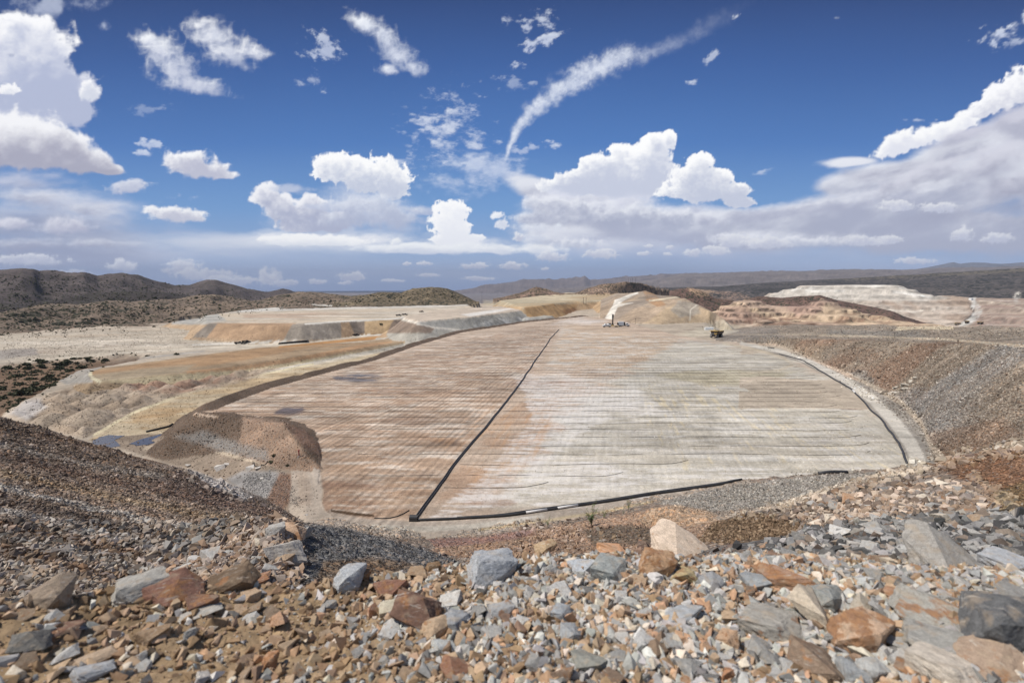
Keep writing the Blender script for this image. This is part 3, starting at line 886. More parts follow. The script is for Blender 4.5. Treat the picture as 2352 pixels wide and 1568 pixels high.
# yellow leach strip
STRIP = [(205, 1010), (280, 960), (400, 905), (560, 868), (720, 838), (900, 805), (1060, 766), (1060, 772), (850, 830), (600, 895), (470, 940), (380, 1002), (280, 1028)]
paint(STRIP, (206, 184, 146), G, 4, 8)
paint(STRIP, (188, 154, 104), G, 4, 8, .6, patchy=.5, ps=(40, 8), seed=21)
paint([(300, 960), (400, 925), (480, 905), (440, 935), (330, 985)], (186, 146, 92), G, 4, 12, .6, patchy=.45, ps=(30, 6), seed=24)
stroke([(195, 1003), (270, 958), (350, 920), (470, 882), (560, 860)], [3, 4, 3, 2, 2], (150, 132, 110), G)
stroke([(215, 1000), (300, 950), (420, 905), (560, 868), (720, 836)], [3, 3, 2.5, 2, 2], (222, 204, 160), G)
stroke([(212, 1018), (330, 1005), (380, 1002)], [10, 8, 6], (110, 92, 80), G, .8)
# dumped mounds
paint(MOUNDPX, (182, 158, 130), G, 6, 10)
paint([(200, 880), (420, 862), (520, 850), (560, 870), (420, 900), (330, 900)], (164, 122, 96), G, 6, 20, .8)
paint(MOUNDPX, (200, 180, 154), G, 6, 10, .5, patchy=.45, ps=(11, 9), seed=23)
C *= (1 - mm * .30 * (1 - sstep(.05, .45, hpz)))[..., None]  # shade in the hollows between heaps is put into the colour
paint([(20, 950), (60, 920), (90, 915), (110, 935), (60, 965)], (190, 180, 170), G, 5, 10)
Csc = lin((132, 104, 78), KA)
C[:] = C * (1 - scrub[..., None]) + Csc * scrub[..., None] * (.8 + .4 * big[..., None])
# lower road and toe gravel
paint([(250, 1020), (380, 1005), (450, 1020), (560, 1045), (700, 1075), (760, 1080), (740, 1180), (600, 1180), (560, 1120), (400, 1070)], (156, 136, 114), G + [PAD], 5, 14)
stroke([(330, 1030), (400, 1020), (480, 1030), (570, 1052), (640, 1068)], [4, 5, 6, 7, 6], (190, 170, 142), G + [PAD])
paint([(560, 1080), (650, 1085), (680, 1120), (640, 1150), (580, 1140), (520, 1100)], (158, 152, 146), G + [PAD], 6, 14)
paint([(640, 1085), (690, 1090), (690, 1130), (640, 1180), (600, 1180)], (140, 106, 82), G + [PAD, SLOPE], 5, 12)
# ---- brown mound
Bm = [BERM]
paint([(560, 955), (650, 970), (700, 1040), (740, 1080), (600, 1080), (540, 1040)], (172, 142, 116), Bm, 5, 10)
paint([(400, 1000), (470, 990), (560, 1020), (610, 1030), (620, 1060), (500, 1035)], (150, 146, 140), Bm, 8, 16, .8)
paint([(655, 972), (700, 985), (745, 1030), (735, 1050), (700, 1030)], (122, 94, 76), Bm + [PAD], 4, 8)
# ---- dumps in the middle distance
A_ = [DUMP_A]
topA = (H > 3.0) & (ID == DUMP_A)
C[topA] = lin((206, 186, 158), KA)
paint([(400, 725), (600, 715), (900, 712), (1100, 697), (1000, 725), (700, 735), (480, 740)], (214, 200, 178), A_ + G, 4, 14, .8, patchy=.5, ps=(120, 20), seed=41)
paint([(450, 720), (700, 712), (1000, 705), (1100, 700), (1100, 694), (700, 700), (500, 712)], (216, 210, 198), A_ + G + [DUMP_B], 3, 8, .9)
paint([(560, 722), (760, 716), (840, 722), (700, 732), (560, 736)], (190, 158, 130), A_, 3, 12, .7, patchy=.5, ps=(100, 18), seed=42)
flA = (H <= 3.0) & (ID == DUMP_A)
paint([(395, 745), (395, 728), (500, 720), (520, 735), (470, 745)], (180, 174, 162), A_, 3, 6)
for P_, c_ in (([(440, 775), (480, 742), (505, 742), (475, 775)], (150, 136, 120)), ([(475, 775), (500, 742), (680, 742), (650, 782), (560, 782)], (190, 152, 112)),
               ([(650, 782), (672, 744), (782, 738), (790, 780)], (166, 152, 134)), ([(782, 738), (880, 733), (890, 775), (785, 780)], (186, 152, 112)),
               ([(800, 738), (840, 734), (838, 765), (815, 768)], (140, 124, 108)), ([(838, 734), (905, 733), (890, 765), (838, 768)], (196, 162, 114)), ([(905, 733), (1000, 752), (990, 765), (888, 765)], (152, 130, 110))):
    paint(P_, c_, A_ + [DUMP_B], 1.5, 2.5)
stroke([(700, 744), (800, 737), (905, 732), (925, 730)], 1.6, (222, 214, 198), A_)
stroke([(920, 729), (960, 740), (1000, 750), (1045, 757), (1085, 759)], [4, 5, 3.5, 2, 1.5], (226, 214, 194), A_ + [DUMP_B] + G)
stroke([(1085, 757), (1130, 748), (1200, 738)], 1.5, (214, 204, 184), G + [DUMP_B])
C[(ID == DUMP_B) & (H > 9)] = lin((206, 186, 162), KA)
paint([(1060, 722), (1130, 712), (1190, 706), (1150, 715), (1080, 727)], (236, 230, 220), [DUMP_B], 2, 4, .8)
paint([(960, 742), (1100, 730), (1230, 725), (1260, 735), (1100, 758), (1000, 750)], (172, 166, 154), [DUMP_B], 2, 3)
paint([(1050, 758), (1110, 740), (1180, 728), (1230, 730), (1150, 750)], (226, 220, 208), [DUMP_B], 3, 10, .7, patchy=.55, ps=(14, 14), seed=44)
C[(ID == DUMP_C) & (H > 12)] = lin((208, 188, 150), KA)
paint([(1160, 700), (1300, 690), (1380, 686), (1300, 700), (1203, 707)], (196, 158, 106), [DUMP_C], 2, 6)
paint([(1210, 735), (1205, 706), (1300, 694), (1330, 700), (1300, 725)], (188, 146, 90), [DUMP_C], 2, 4)
paint([(1290, 712), (1320, 706), (1330, 718), (1300, 722)], (150, 104, 62), [DUMP_C], 3, 4, .8)
paint([(1300, 684), (1370, 676), (1430, 674), (1420, 682), (1370, 690)], (182, 146, 96), [DUMP_C, HILL_O], 2, 4, .6)
streaks([DUMP_C], .96, .28, 0, 9, 90, 45, .18)
streaks([DUMP_A], .97, .1, 0, 12, 60, 46, .08)
streaks([DUMP_D], .80, -.6, 0, 10, 120, 47, .18, cols=(204, 174, 132))
streaks([DUMP_D], .80, -.6, 0, 16, 120, 48, .06, cols=(164, 146, 126))
D_ = [DUMP_D, DUMP_C, BASE]
paint([(1478, 668), (1500, 672), (1530, 700), (1510, 705), (1484, 690)], (182, 138, 92), [DUMP_D], 2, 3, .9)
paint([(1560, 690), (1600, 695), (1610, 720), (1560, 730), (1540, 712)], (170, 158, 140), [DUMP_D], 3, 5, .8)
stroke([(1397, 734), (1406, 716), (1414, 702), (1416, 694), (1436, 684), (1452, 677), (1466, 672)], [8, 7, 6, 7, 4, 3, 2], (232, 222, 204), D_, feather=1.2, amp=1.5)
stroke([(1418, 702), (1436, 698), (1455, 695)], [4, 2, 1], (228, 216, 196), D_)
stroke([(1490, 691), (1530, 686), (1560, 682)], 2, (216, 196, 160), [DUMP_D])
stroke([(1584, 736), (1586, 712), (1600, 700), (1610, 697)], 1.3, (222, 208, 184), [DUMP_D])
# ---- bench ground on the right
FK = [FLANK]
streaks(FK, .32, .95, 0, 6, 70, 55, .42)
streaks(FK, .32, .95, 0, 2.2, 40, 54, .25)
streaks(FK, .32, .95, 0, 22, 90, 57, .10, cols=(156, 124, 98))
streaks(FK, .32, .95, 0, 16, 90, 59, .05, cols=(150, 146, 140))
paint([(1700, 745), (2400, 745), (2400, 790), (2000, 780), (1700, 776)], (158, 144, 126), FK, 3, 8)
paint([(1660, 790), (1800, 778), (1780, 752), (1690, 756), (1650, 770)], (150, 140, 128), FK + G, 4, 12)
paint([(1900, 770), (2140, 775), (2100, 760), (1900, 756)], (146, 140, 130), FK, 4, 14, .7)
stroke([(1880, 771), (2040, 774), (2180, 780), (2360, 795)], [.8, 2, 2.6, 3], (204, 186, 158), FK, amp=1)
stroke([(1660, 768), (1900, 768), (2060, 773)], .9, (198, 182, 156), FK, .8, amp=1)
paint([(2060, 748), (2190, 749), (2190, 756), (2060, 758)], (226, 208, 172), FK + G, 2, 10, .9)
paint([(2060, 744), (2190, 744), (2180, 748), (2060, 749)], (188, 146, 112), FK + G, 2, 6, .8)
paint([(2240, 742), (2310, 738), (2320, 742), (2260, 748)], (228, 222, 214), FK + G + [WHITEDUMP], 2, 4, .9)
paint([(1600, 755), (1660, 735), (1740, 742), (1720, 756), (1640, 775), (1560, 770)], (196, 182, 156), G + [DUMP_D, PIT], 4, 14, .9)
paint([(1740, 800), (1900, 790), (1880, 830), (1800, 815)], (172, 150, 122), FK, 6, 16, .6)
paint([(1850, 870), (1990, 850), (2010, 880), (1930, 905)], (158, 152, 142), FK, 6, 20, .8)
paint([(1980, 800), (2100, 800), (2000, 905), (1960, 870)], (142, 108, 82), FK, 6, 30, .4, patchy=.48, ps=(6, 20), seed=61)
paint([(2000, 930), (2100, 890), (2140, 900), (2060, 970)], (162, 154, 146), FK, 6, 14, .7)
paint([(2110, 1000), (2300, 960), (2352, 1000), (2200, 1050), (2140, 1050)], (152, 122, 96), FK, 8, 20, .7)
# ---- pit wall and beyond
streaks([PIT], .9, .4, 0, 26, 160, 65, .16, cols=(214, 184, 142))
paint([(1640, 745), (1655, 705), (1720, 700), (1730, 747)], (172, 136, 114), [PIT], 4, 10, .7)
paint([(1800, 700), (1900, 690), (1880, 720), (1830, 725)], (164, 128, 112), [PIT], 4, 12, .8)
paint([(1570, 655), (1590, 662), (1640, 668), (1640, 680), (1600, 680)], (186, 150, 112), [REDHILL, BASE, MESA], 3, 6, .8)
paint([(1640, 668), (1700, 672), (1730, 684), (1680, 690), (1640, 684)], (158, 128, 104), [REDHILL, BASE, MESA], 3, 8, .8)
streaks([WHITEDUMP], .95, -.3, 0, 38, 220, 67, .10, cols=(178, 152, 128))
WD = [WHITEDUMP]
paint([(1740, 690), (1800, 662), (1850, 655), (2050, 650), (2110, 665), (2180, 684), (2150, 692), (2000, 690), (1860, 690)], (204, 194, 178), WD, 3, 8, .85)
stroke([(1850, 668), (1950, 669), (2050, 670), (2140, 683)], 2.2, (232, 224, 210), WD, amp=3)
stroke([(1790, 672), (1850, 660), (2030, 656), (2090, 664)], 1.2, (222, 214, 200), WD, amp=3)
stroke([(2040, 712), (2100, 716), (2180, 706)], 1.6, (216, 202, 182), WD, amp=3)
paint([(2235, 700), (2400, 690), (2400, 748), (2210, 748)], (166, 144, 126), WD, 4, 8, .8, patchy=0)
stroke([(2232, 682), (2238, 700), (2248, 712), (2242, 724), (2225, 738), (2205, 747)], [7, 8, 10, 10, 6, 4], (204, 198, 186), WD + G, amp=3)
stroke([(2224, 684), (2228, 700), (2236, 714), (2230, 726), (2212, 738)], 1.6, (112, 100, 90), WD + G, amp=2)
stroke([(2250, 690), (2310, 697), (2360, 712)], 1.6, (206, 188, 162), WD, amp=2)
stroke([(2342, 672), (2334, 684), (2332, 696)], [7, 7, 5], (208, 198, 182), WD + [MESA], amp=2)
paint([(2130, 690), (2230, 684), (2235, 700), (2180, 704)], (176, 150, 124), WD, 3, 8, .7)
paint([(1040, 682), (1130, 672), (1420, 668), (1420, 690), (1110, 692), (1040, 700)], (216, 212, 202), G, 3, 8, .9, 0, 2400)
paint([(1110, 690), (1400, 683), (1400, 692), (1200, 704), (1110, 702)], (192, 176, 142), G + [DUMP_C], 3, 8, .8, patchy=.4, ps=(100, 30), seed=71)
paint([(1690, 646), (1960, 642), (2400, 622), (2400, 610), (1960, 636), (1690, 648)], (122, 110, 88), [MESA], 2, 3, .8)
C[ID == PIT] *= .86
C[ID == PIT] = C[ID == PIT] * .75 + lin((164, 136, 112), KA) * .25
# hills: warmer sunny spots
M[..., 0][ID >= PIT] = 1.0
M[..., 0][np.isin(ID, [HILL_Q, HILL_R])] = .8
hm = np.isin(ID, [HILL_Q, HILL_R, HILL_S, HILL_N, HILL_O])
hn = fbm(GX / 130, GY / 130, 4, 81)
C[hm] *= (0.72 + .56 * hn[hm])[:, None]
paint([(1160, 690), (1210, 672), (1250, 668), (1290, 672), (1270, 690)], (176, 138, 116), [HILL_O], 3, 10, .6, patchy=.5, ps=(18, 18), seed=83)
paint([(1330, 672), (1370, 660), (1400, 664), (1400, 674)], (184, 150, 122), [HILL_O], 3, 8, .7)
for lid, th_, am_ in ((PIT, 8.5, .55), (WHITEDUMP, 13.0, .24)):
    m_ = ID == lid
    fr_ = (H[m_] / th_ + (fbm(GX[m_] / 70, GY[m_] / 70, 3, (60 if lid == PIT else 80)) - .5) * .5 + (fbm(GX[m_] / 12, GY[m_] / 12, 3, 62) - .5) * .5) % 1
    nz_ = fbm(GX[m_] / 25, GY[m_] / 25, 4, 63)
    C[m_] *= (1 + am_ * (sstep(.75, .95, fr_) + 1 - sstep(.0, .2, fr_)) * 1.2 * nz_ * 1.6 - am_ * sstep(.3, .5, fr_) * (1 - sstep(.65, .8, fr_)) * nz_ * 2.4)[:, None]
for k_ in range(16):
    v_ = 688 + k_ * 4.0
    stroke([(2240, v_), (2300, v_ - 1 + random.uniform(-2, 2)), (2400, v_ + random.uniform(-3, 3))], random.uniform(.8, 1.6), random.choice([(150, 120, 104), (188, 166, 144), (140, 116, 102), (168, 136, 118)]), [WHITEDUMP], .7, amp=6)
paint([(1420, 690), (1480, 672), (1560, 684), (1600, 700), (1560, 712), (1480, 705)], (150, 136, 120), [DUMP_D], 5, 16, .6, patchy=.5, ps=(16, 30), seed=86)
paint([(1690, 745), (1880, 745), (1860, 728), (1760, 722), (1700, 728)], (150, 112, 88), [PIT], 6, 20, .7, patchy=.5, ps=(20, 14), seed=87)
paint([(1900, 745), (2150, 748), (2060, 728), (1950, 716)], (158, 120, 92), [PIT], 6, 20, .7, patchy=.5, ps=(20, 14), seed=88)
# ---- pad
PD = [PAD, BASE]
XP = [tuple(float(q_) for q_ in on_z(u, v, 0)) for u, v in [(950, 1195), (1050, 1060), (1150, 940), (1228, 830), (1283, 758), (1300, 735)]]
pipe_x = np.interp(GY, [p[1] for p in XP], [p[0] for p in XP])
padm = np.isin(ID, PD) & (poly_sd(Uc, Vc, [(330, 1000), (460, 935), (1340, 724), (1420, 728), (1660, 784), (1800, 812), (1980, 940), (2120, 1060), (1700, 1150), (1000, 1250), (720, 1200), (740, 1060)]) > -3) & front & (ID == PAD)
leftish = 1 - sstep(-4, 4, GX - pipe_x + (fbm(GX / 6, GY / 6, 3, 91) - .5) * 8)
M[..., 0][padm] = (leftish * .72 + .28)[padm]
GREYPX = [(1500, 790), (1480, 830), (1420, 880), (1330, 930), (1290, 985), (1230, 1060), (1180, 1110), (1090, 1170), (1300, 1180), (1700, 1110), (2090, 1080), (2080, 1000), (1960, 900), (1800, 812), (1640, 782)]
paint(GREYPX, (198, 187, 166), [PAD], 16, 70)
M_g = np.zeros_like(H)
paint([(740, 1060), (760, 1180), (950, 1190), (1050, 1060), (900, 1040)], (198, 160, 122), [PAD], 10, 30, .7)
paint([(1080, 1150), (1010, 1140), (1090, 1030), (1180, 930), (1300, 900), (1280, 990), (1200, 1080)], (196, 156, 120), [PAD], 14, 60, .75, patchy=.46, ps=(14, 6), seed=33)
paint([(740, 1100), (740, 1180), (860, 1190), (880, 1160), (800, 1120)], (170, 130, 98), [PAD], 8, 20, .7)
paint([(1300, 740), (1400, 755), (1560, 780), (1500, 820), (1420, 850), (1250, 830), (1290, 770)], (202, 172, 138), [PAD], 6, 20, .8)
paint([(1330, 728), (1400, 738), (1340, 746), (1250, 745)], (226, 214, 202), [PAD], 3, 14, .8, patchy=.42, ps=(24, 8), seed=92)
for sd_, c_, a_, pt_ in ((331, (166, 138, 112), .7, .52), (337, (222, 204, 182), .75, .52), (341, (182, 146, 112), .6, .50)):
    paint([(480, 940), (620, 892), (1060, 770), (1290, 752), (1230, 850), (1100, 1000), (950, 1180), (760, 1180), (740, 1050), (660, 975)], c_, [PAD], 8, 16, a_, patchy=pt_, ps=(9, 2.2), seed=sd_)
paint([(1290, 752), (1500, 770), (1640, 785), (1900, 870), (2080, 1050), (1700, 1090), (1200, 1160), (1230, 900)], (214, 206, 192), [PAD], 8, 16, .7, patchy=.53, ps=(10, 2.0), seed=347)
for (cu, cv, ru, rv, c_, a_) in [(820, 868, 55, 9, (120, 118, 126), .95), (665, 944, 34, 9, (112, 104, 110), .95), (940, 965, 70, 12, (150, 118, 92), .6), (1180, 892, 90, 10, (146, 120, 98), .6), (1010, 905, 150, 8, (160, 130, 104), .6),
                               (1950, 933, 42, 8, (120, 88, 62), .9), (1250, 880, 90, 6, (168, 132, 106), .7), (1030, 1018, 40, 6, (120, 90, 70), .6), (800, 1115, 70, 8, (150, 112, 86), .6), (1130, 1155, 60, 10, (166, 128, 104), .6), (860, 790, 110, 8, (168, 146, 128), .6)]:
    th = np.linspace(0, 6.283, 14)[:-1]
    paint(np.c_[cu + ru * np.cos(th), cv + rv * np.sin(th)], c_, [PAD], 5, 22, a_, patchy=.38, ps=(16, 5), seed=int(cu))
paint([(1590, 850), (1700, 850), (1830, 855), (1740, 880), (1620, 885), (1500, 860)], (186, 172, 134), [PAD], 5, 16, .7)
stroke([(760, 1172), (800, 1178), (860, 1184)], [2.5, 4, 2.5], (94, 70, 44), [PAD, BASE])
paint([(1150, 850), (1300, 850), (1400, 890), (1340, 1000), (1240, 1080), (1160, 1150), (1060, 1190), (980, 1190), (1140, 1050), (1220, 960), (1200, 900)], .7, [PAD], 12, 30, 1, chan=1)
paint([(1240, 1060), (1400, 1030), (1700, 1040), (1900, 1080), (1600, 1110), (1300, 1150), (1080, 1170), (1180, 1110)], .72, [PAD, BASE], 12, 30, 1, chan=1)
paint([(1200, 890), (1460, 885), (1540, 950), (1330, 985), (1220, 960)], .78, [PAD], 12, 30, 1, chan=1)
paint([(1060, 765), (1300, 740), (1500, 780), (1400, 860), (1150, 860), (820, 940), (700, 900), (900, 830)], .36, [PAD], 12, 40, 1, chan=1)
paint([(1400, 950), (2080, 960), (2090, 1080), (1500, 1110), (1350, 1050)], .34, [PAD], 12, 40, 1, chan=1)
paint([(1500, 1075), (2090, 1075), (2090, 1090), (1700, 1115), (1200, 1195), (1180, 1170)], .55, [PAD, BASE], 4, 8, 1, chan=1)
paint([(1000, 1010), (1130, 930), (1280, 950), (1240, 1040), (1140, 1120), (1060, 1110)], .55, [PAD], 12, 30, 1, chan=2)
# pale yellow wet streaks on the grey half
yl = (ID == PAD) & (Uc > 1480) & (Uc < 2100) & (Vc > 880) & (Vc < 1080)
yn = fbm((GX[yl] - GY[yl] * .2) / 1.3, GY[yl] / 9, 4, 97, .6)
row = np.exp(-((Vc[yl] - 925) / 14) ** 2) * .19 + .02
ya = sstep(.68 - row, .84 - row, yn)[:, None] * .6
C[yl] = C[yl] * (1 - ya) + lin((228, 206, 156), KA) * ya
# haul road round the pad
RD = [PAD, BASE, SLOPE, FLANK]
stroke([(700, 1060), (705, 1120), (700, 1165), (740, 1195), (850, 1210), (960, 1216), (1080, 1212), (1250, 1185), (1400, 1162), (1500, 1145), (1640, 1118), (1720, 1106)], [32, 36, 42, 24, 18, 20, 19, 16, 13, 10, 8, 5], (182, 165, 145), RD, .95, 60, 300, 3, 6)
stroke([(690, 1080), (704, 1120), (700, 1160)], [14, 14, 18], (172, 150, 128), RD, .7, 60, 300, 6, 14)
stroke([(850, 1208), (960, 1214), (1080, 1210), (1250, 1184)], [4, 6, 6, 4], (206, 196, 176), RD, .8, 60, 300, 4, 6)
stroke([(1100, 1216), (1250, 1196), (1400, 1172), (1500, 1152)], [2, 3, 3, 2], (206, 182, 124), RD, .6, 60, 300, 3, 6)
paint([(2150, 1070), (2136, 1034), (2116, 983), (2071, 933), (1996, 888), (1901, 847), (1850, 824), (1790, 801), (1700, 788), (1771, 812), (1841, 833), (1926, 878), (1981, 918), (2026, 968), (2066, 1022), (2094, 1070)], (160, 150, 136), RD, 2, 4, 1, 100, 700)
stroke([(2112, 1064), (2092, 1018), (2052, 966), (2006, 918), (1944, 874), (1862, 832), (1790, 806), (1700, 788)], [17, 15, 13, 11, 8, 6, 4, 3], (212, 202, 184), RD, .95, 100, 700, 2, 3)
stroke([(1660, 788), (1750, 806), (1800, 822), (1820, 838), (1790, 850), (1700, 858)], [3, 3, 4, 5, 3, 1], (206, 188, 158), [PAD, BASE], .7, amp=4)
# ---- near slope
SL = [SLOPE]
paint([(-300, 940), (0, 950), (640, 1160), (620, 1200), (400, 1200), (-300, 1160)], (146, 124, 104), SL, 6, 14, 1, 20)
for (v0, c_, a_) in [(965, (118, 92, 70), .9), (1010, (166, 152, 136), .9), (1040, (112, 88, 72), .9), (1075, (160, 134, 100), .8), (1110, (186, 178, 166), .9), (1140, (102, 88, 78), .9), (1165, (176, 168, 158), .9), (1195, (108, 80, 58), .9), (1225, (150, 142, 132), .9), (1255, (120, 90, 66), .9), (1290, (164, 150, 134), .8), (1320, (156, 142, 128), .8)]:
    stroke([(-40, v0), (200, v0 + 55), (400, v0 + 95), (560, v0 + 120), (700, v0 + 140)], [8, 8, 7, 6, 5], c_, SL, a_, 12, 110, 5, 44)
paint([(330, 1110), (420, 1080), (560, 1130), (640, 1170), (600, 1185), (500, 1165)], (120, 96, 82), SL, 8, 20, .8, 30)
paint([(430, 1078), (520, 1105), (580, 1140), (560, 1148), (480, 1115)], (205, 198, 190), SL + G, 4, 12, .8, 60)
paint([(560, 1195), (640, 1185), (700, 1205), (720, 1330), (300, 1350), (400, 1280)], (176, 148, 124), SL, 8, 20, .9, 10, 60)
paint([(380, 1230), (520, 1190), (600, 1195), (520, 1240), (400, 1290)], (112, 108, 102), SL, 6, 16, .8, 10, 60)
paint([(700, 1200), (800, 1212), (980, 1260), (1060, 1290), (1000, 1310), (700, 1345), (690, 1260)], (116, 114, 112), SL, 5, 10, 1, 10, 80)
paint([(740, 1290), (850, 1280), (960, 1295), (900, 1320), (720, 1345)], (124, 100, 74), SL, 6, 14, .9, 10, 60)
paint([(990, 1262), (1040, 1240), (1240, 1215), (1500, 1168), (1700, 1215), (1700, 1300), (1040, 1300)], (172, 140, 112), SL, 4, 10, 1, 40, 90)
paint([(980, 1238), (1100, 1232), (1220, 1216), (1230, 1228), (1100, 1248), (1000, 1256)], (162, 124, 112), SL, 3, 8, .9, 50, 90)
paint([(1340, 1215), (1420, 1205), (1520, 1215), (1540, 1250), (1360, 1250)], (110, 96, 80), SL, 5, 10, .9, 30, 80)
paint([(1465, 1190), (1500, 1165), (1570, 1158), (1630, 1170), (1650, 1195), (1600, 1210), (1480, 1205)], (186, 154, 120), SL, 3, 8, 1, 40, 90)
paint([(1600, 1245), (1640, 1195), (1740, 1178), (1830, 1184), (1890, 1200), (1870, 1235), (1750, 1255)], (128, 104, 78), SL, 4, 8, 1, 25, 60)
paint([(1500, 1155), (1620, 1126), (1800, 1097), (2090, 1076), (2000, 1100), (1850, 1140), (1740, 1165), (1640, 1175), (1560, 1160)], (160, 152, 140), SL, 4, 8, 1, 60, 140)
paint([(1630, 1190), (1740, 1168), (1850, 1136), (1960, 1100), (2080, 1070), (2352, 1005), (2352, 1040), (2200, 1060), (2000, 1120), (1850, 1165), (1700, 1195)], (196, 178, 154), SL, 4, 10, .9, 50, 140)
paint([(1780, 1190), (1900, 1130), (2100, 1100), (2250, 1120), (2300, 1190), (2100, 1200), (1900, 1215)], (156, 134, 116), SL, 6, 16, .9, 18, 60)
paint([(2130, 1065), (2240, 1038), (2360, 1030), (2360, 1200), (2290, 1180), (2230, 1110)], (138, 102, 74), SL, 5, 10, 1, 25, 100)
paint([(2280, 1130), (2360, 1100), (2360, 1200), (2300, 1190)], (134, 112, 72), SL, 6, 10, .8, 20, 100)
paint([(1600, 1250), (1800, 1210), (2000, 1190), (2360, 1170), (2360, 1320), (1600, 1320)], (120, 118, 116), SL, 6, 14, .9, 3.5, 24)
# foreground ledge: brown soil at left, grey gravelly soil at right
fg = (ID == SLOPE) & (RG < 3.3) & front
lx = sstep(-1.1, .5, GX[fg] + (fbm(GX[fg] / .5, GY[fg] / .5, 4, 99) - .5) * 1.2)[:, None]
soil = lin((168, 140, 104), KA) * (1 - lx) + lin((160, 142, 118), KA) * lx
bp = sstep(.5, .62, fbm(GX[fg] / .35, GY[fg] / .35, 4, 100))[:, None]
C[fg] = soil * (1 - bp * .25)
C[np.abs(AZs) > R(56)] = lin((160, 138, 114), KA)
lum = C @ np.array([.3, .5, .2])
nearm = (ID == SLOPE) & (RG < 3.3)
sat = np.where(nearm, .88, np.where(ID == PAD, .76, .80))[..., None]
C = lum[..., None] + (C - lum[..., None]) * sat
mot = fbm(GX / 5.5, GY / 4, 5, 415, .65); mot2 = fbm(GX / 30 + mot, GY / 12, 5, 416, .6)
C *= (1 + .60 * (mot - .5) + .62 * (mot2 - .5))[..., None] * .98
C = np.clip(C, 0.01, 0.85)

# ------------------------------------------------------------------ build the terrain objects
m_rub_near = mat_rubble("broken_rock_near", 0.16)
m_rub_mid = mat_rubble("broken_rock", 0.55)
m_berm = mat_rubble("berm_earth", 0.28, .6)
m_fore = mat_soil("ledge_soil", 0.06, amt=.22)
m_soil = mat_soil("packed_ground", 1.6, amt=.10)
m_dump = mat_soil("dumped_spoil", 3.0, amt=.10)
m_pad = mat_pad()
m_hill = mat_hill("scrub_hillside", 3.4, .50)
m_mesa = mat_hill("shaded_mesa_scrub", 9.0, .62, (0.03, 0.03, 0.026, 1))  # cloud shade over the mesa is put into this darker scrub
m_far = mat_far("distant_rock")
jj, kk = np.meshgrid(np.arange(NA), np.arange(NR - 1), indexing='ij')
FID = ID[jj, kk]
rfc = RG[jj, kk]
REG = np.zeros(FID.shape, np.int8)
regs = [("ground", [BASE, TERR], m_soil, "bare pale mine ground, roads and terraces round the leach pad", "ground", None),
        ("leach_pad", [PAD], m_pad, "wide flat leach pad of tan and grey furrowed soil", "leach pad", None),
        ("earth_berm", [BERM], m_berm, "dark brown earth berm along the pad edge", "berm", None),
        ("rock_slope", [SLOPE], m_rub_mid, "broken rock slope falling away below the camera ledge", "slope", (3.6, 1e9)),
        ("rock_ledge", [SLOPE], m_fore, "soil and gravel ledge in the immediate foreground", "ledge", (0, 3.6)),
        ("waste_rock_flank", [FLANK], m_rub_mid, "tall streaked waste rock flank beside the pad road", "slope", None),
        ("spoil_terrace", [DUMP_A, DUMP_B, DUMP_C, DUMP_D], m_dump, "tan, grey and orange spoil terraces beyond the pad", "terrain", None),
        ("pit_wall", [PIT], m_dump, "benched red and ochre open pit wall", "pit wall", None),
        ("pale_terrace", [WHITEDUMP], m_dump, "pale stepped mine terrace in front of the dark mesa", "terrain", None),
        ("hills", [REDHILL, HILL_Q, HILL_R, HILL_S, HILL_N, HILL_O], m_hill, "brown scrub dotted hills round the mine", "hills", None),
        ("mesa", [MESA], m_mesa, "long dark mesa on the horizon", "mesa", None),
        ("mountains", [PLATEAU, PEAKS, RANGE], m_far, "hazy blue mountains on the horizon", "mountains", None)]
V = np.stack([GX, GY, H], -1).reshape(-1, 3)
Cf = C.reshape(-1, 3); Mf = M.reshape(-1, 3)
j1_ = (jj + 1) % NA
quad = np.stack([jj * NR + kk, jj * NR + kk + 1, j1_ * NR + kk + 1, j1_ * NR + kk], -1)
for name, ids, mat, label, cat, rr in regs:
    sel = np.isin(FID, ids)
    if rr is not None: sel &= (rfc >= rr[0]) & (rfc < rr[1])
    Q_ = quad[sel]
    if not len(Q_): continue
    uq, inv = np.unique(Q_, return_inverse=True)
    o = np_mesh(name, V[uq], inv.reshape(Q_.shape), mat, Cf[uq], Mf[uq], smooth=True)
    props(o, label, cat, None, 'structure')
# the desert air itself
zb, zt, hw_ = -293.0, 1000.0, 31500.0
hz_ = bpy.data.meshes.new("haze")
hz_.from_pydata([(x, y, z) for z in (zb, zt) for x, y in ((-hw_, -hw_), (hw_, -hw_), (hw_, hw_), (-hw_, hw_))], [], [(0, 3, 2, 1), (4, 5, 6, 7), (0, 1, 5, 4), (1, 2, 6, 5), (2, 3, 7, 6), (3, 0, 4, 7)])
hm_ = bpy.data.materials.new("desert_air"); hm_.use_nodes = True
hn_ = hm_.node_tree; hn_.nodes.clear()
ho_ = hn_.nodes.new("ShaderNodeOutputMaterial"); pv_ = hn_.nodes.new("ShaderNodeVolumePrincipled")
pv_.inputs['Color'].default_value = (.72, .80, 1.0, 1); pv_.inputs['Density'].default_value = 2.9e-5; pv_.inputs['Anisotropy'].default_value = 0.0
hn_.links.new(pv_.outputs[0], ho_.inputs['Volume'])
hz_.materials.append(hm_)
hzo = bpy.data.objects.new("haze", hz_); COL.objects.link(hzo)
props(hzo, "thin blue haze in the desert air", "haze", None, 'stuff')
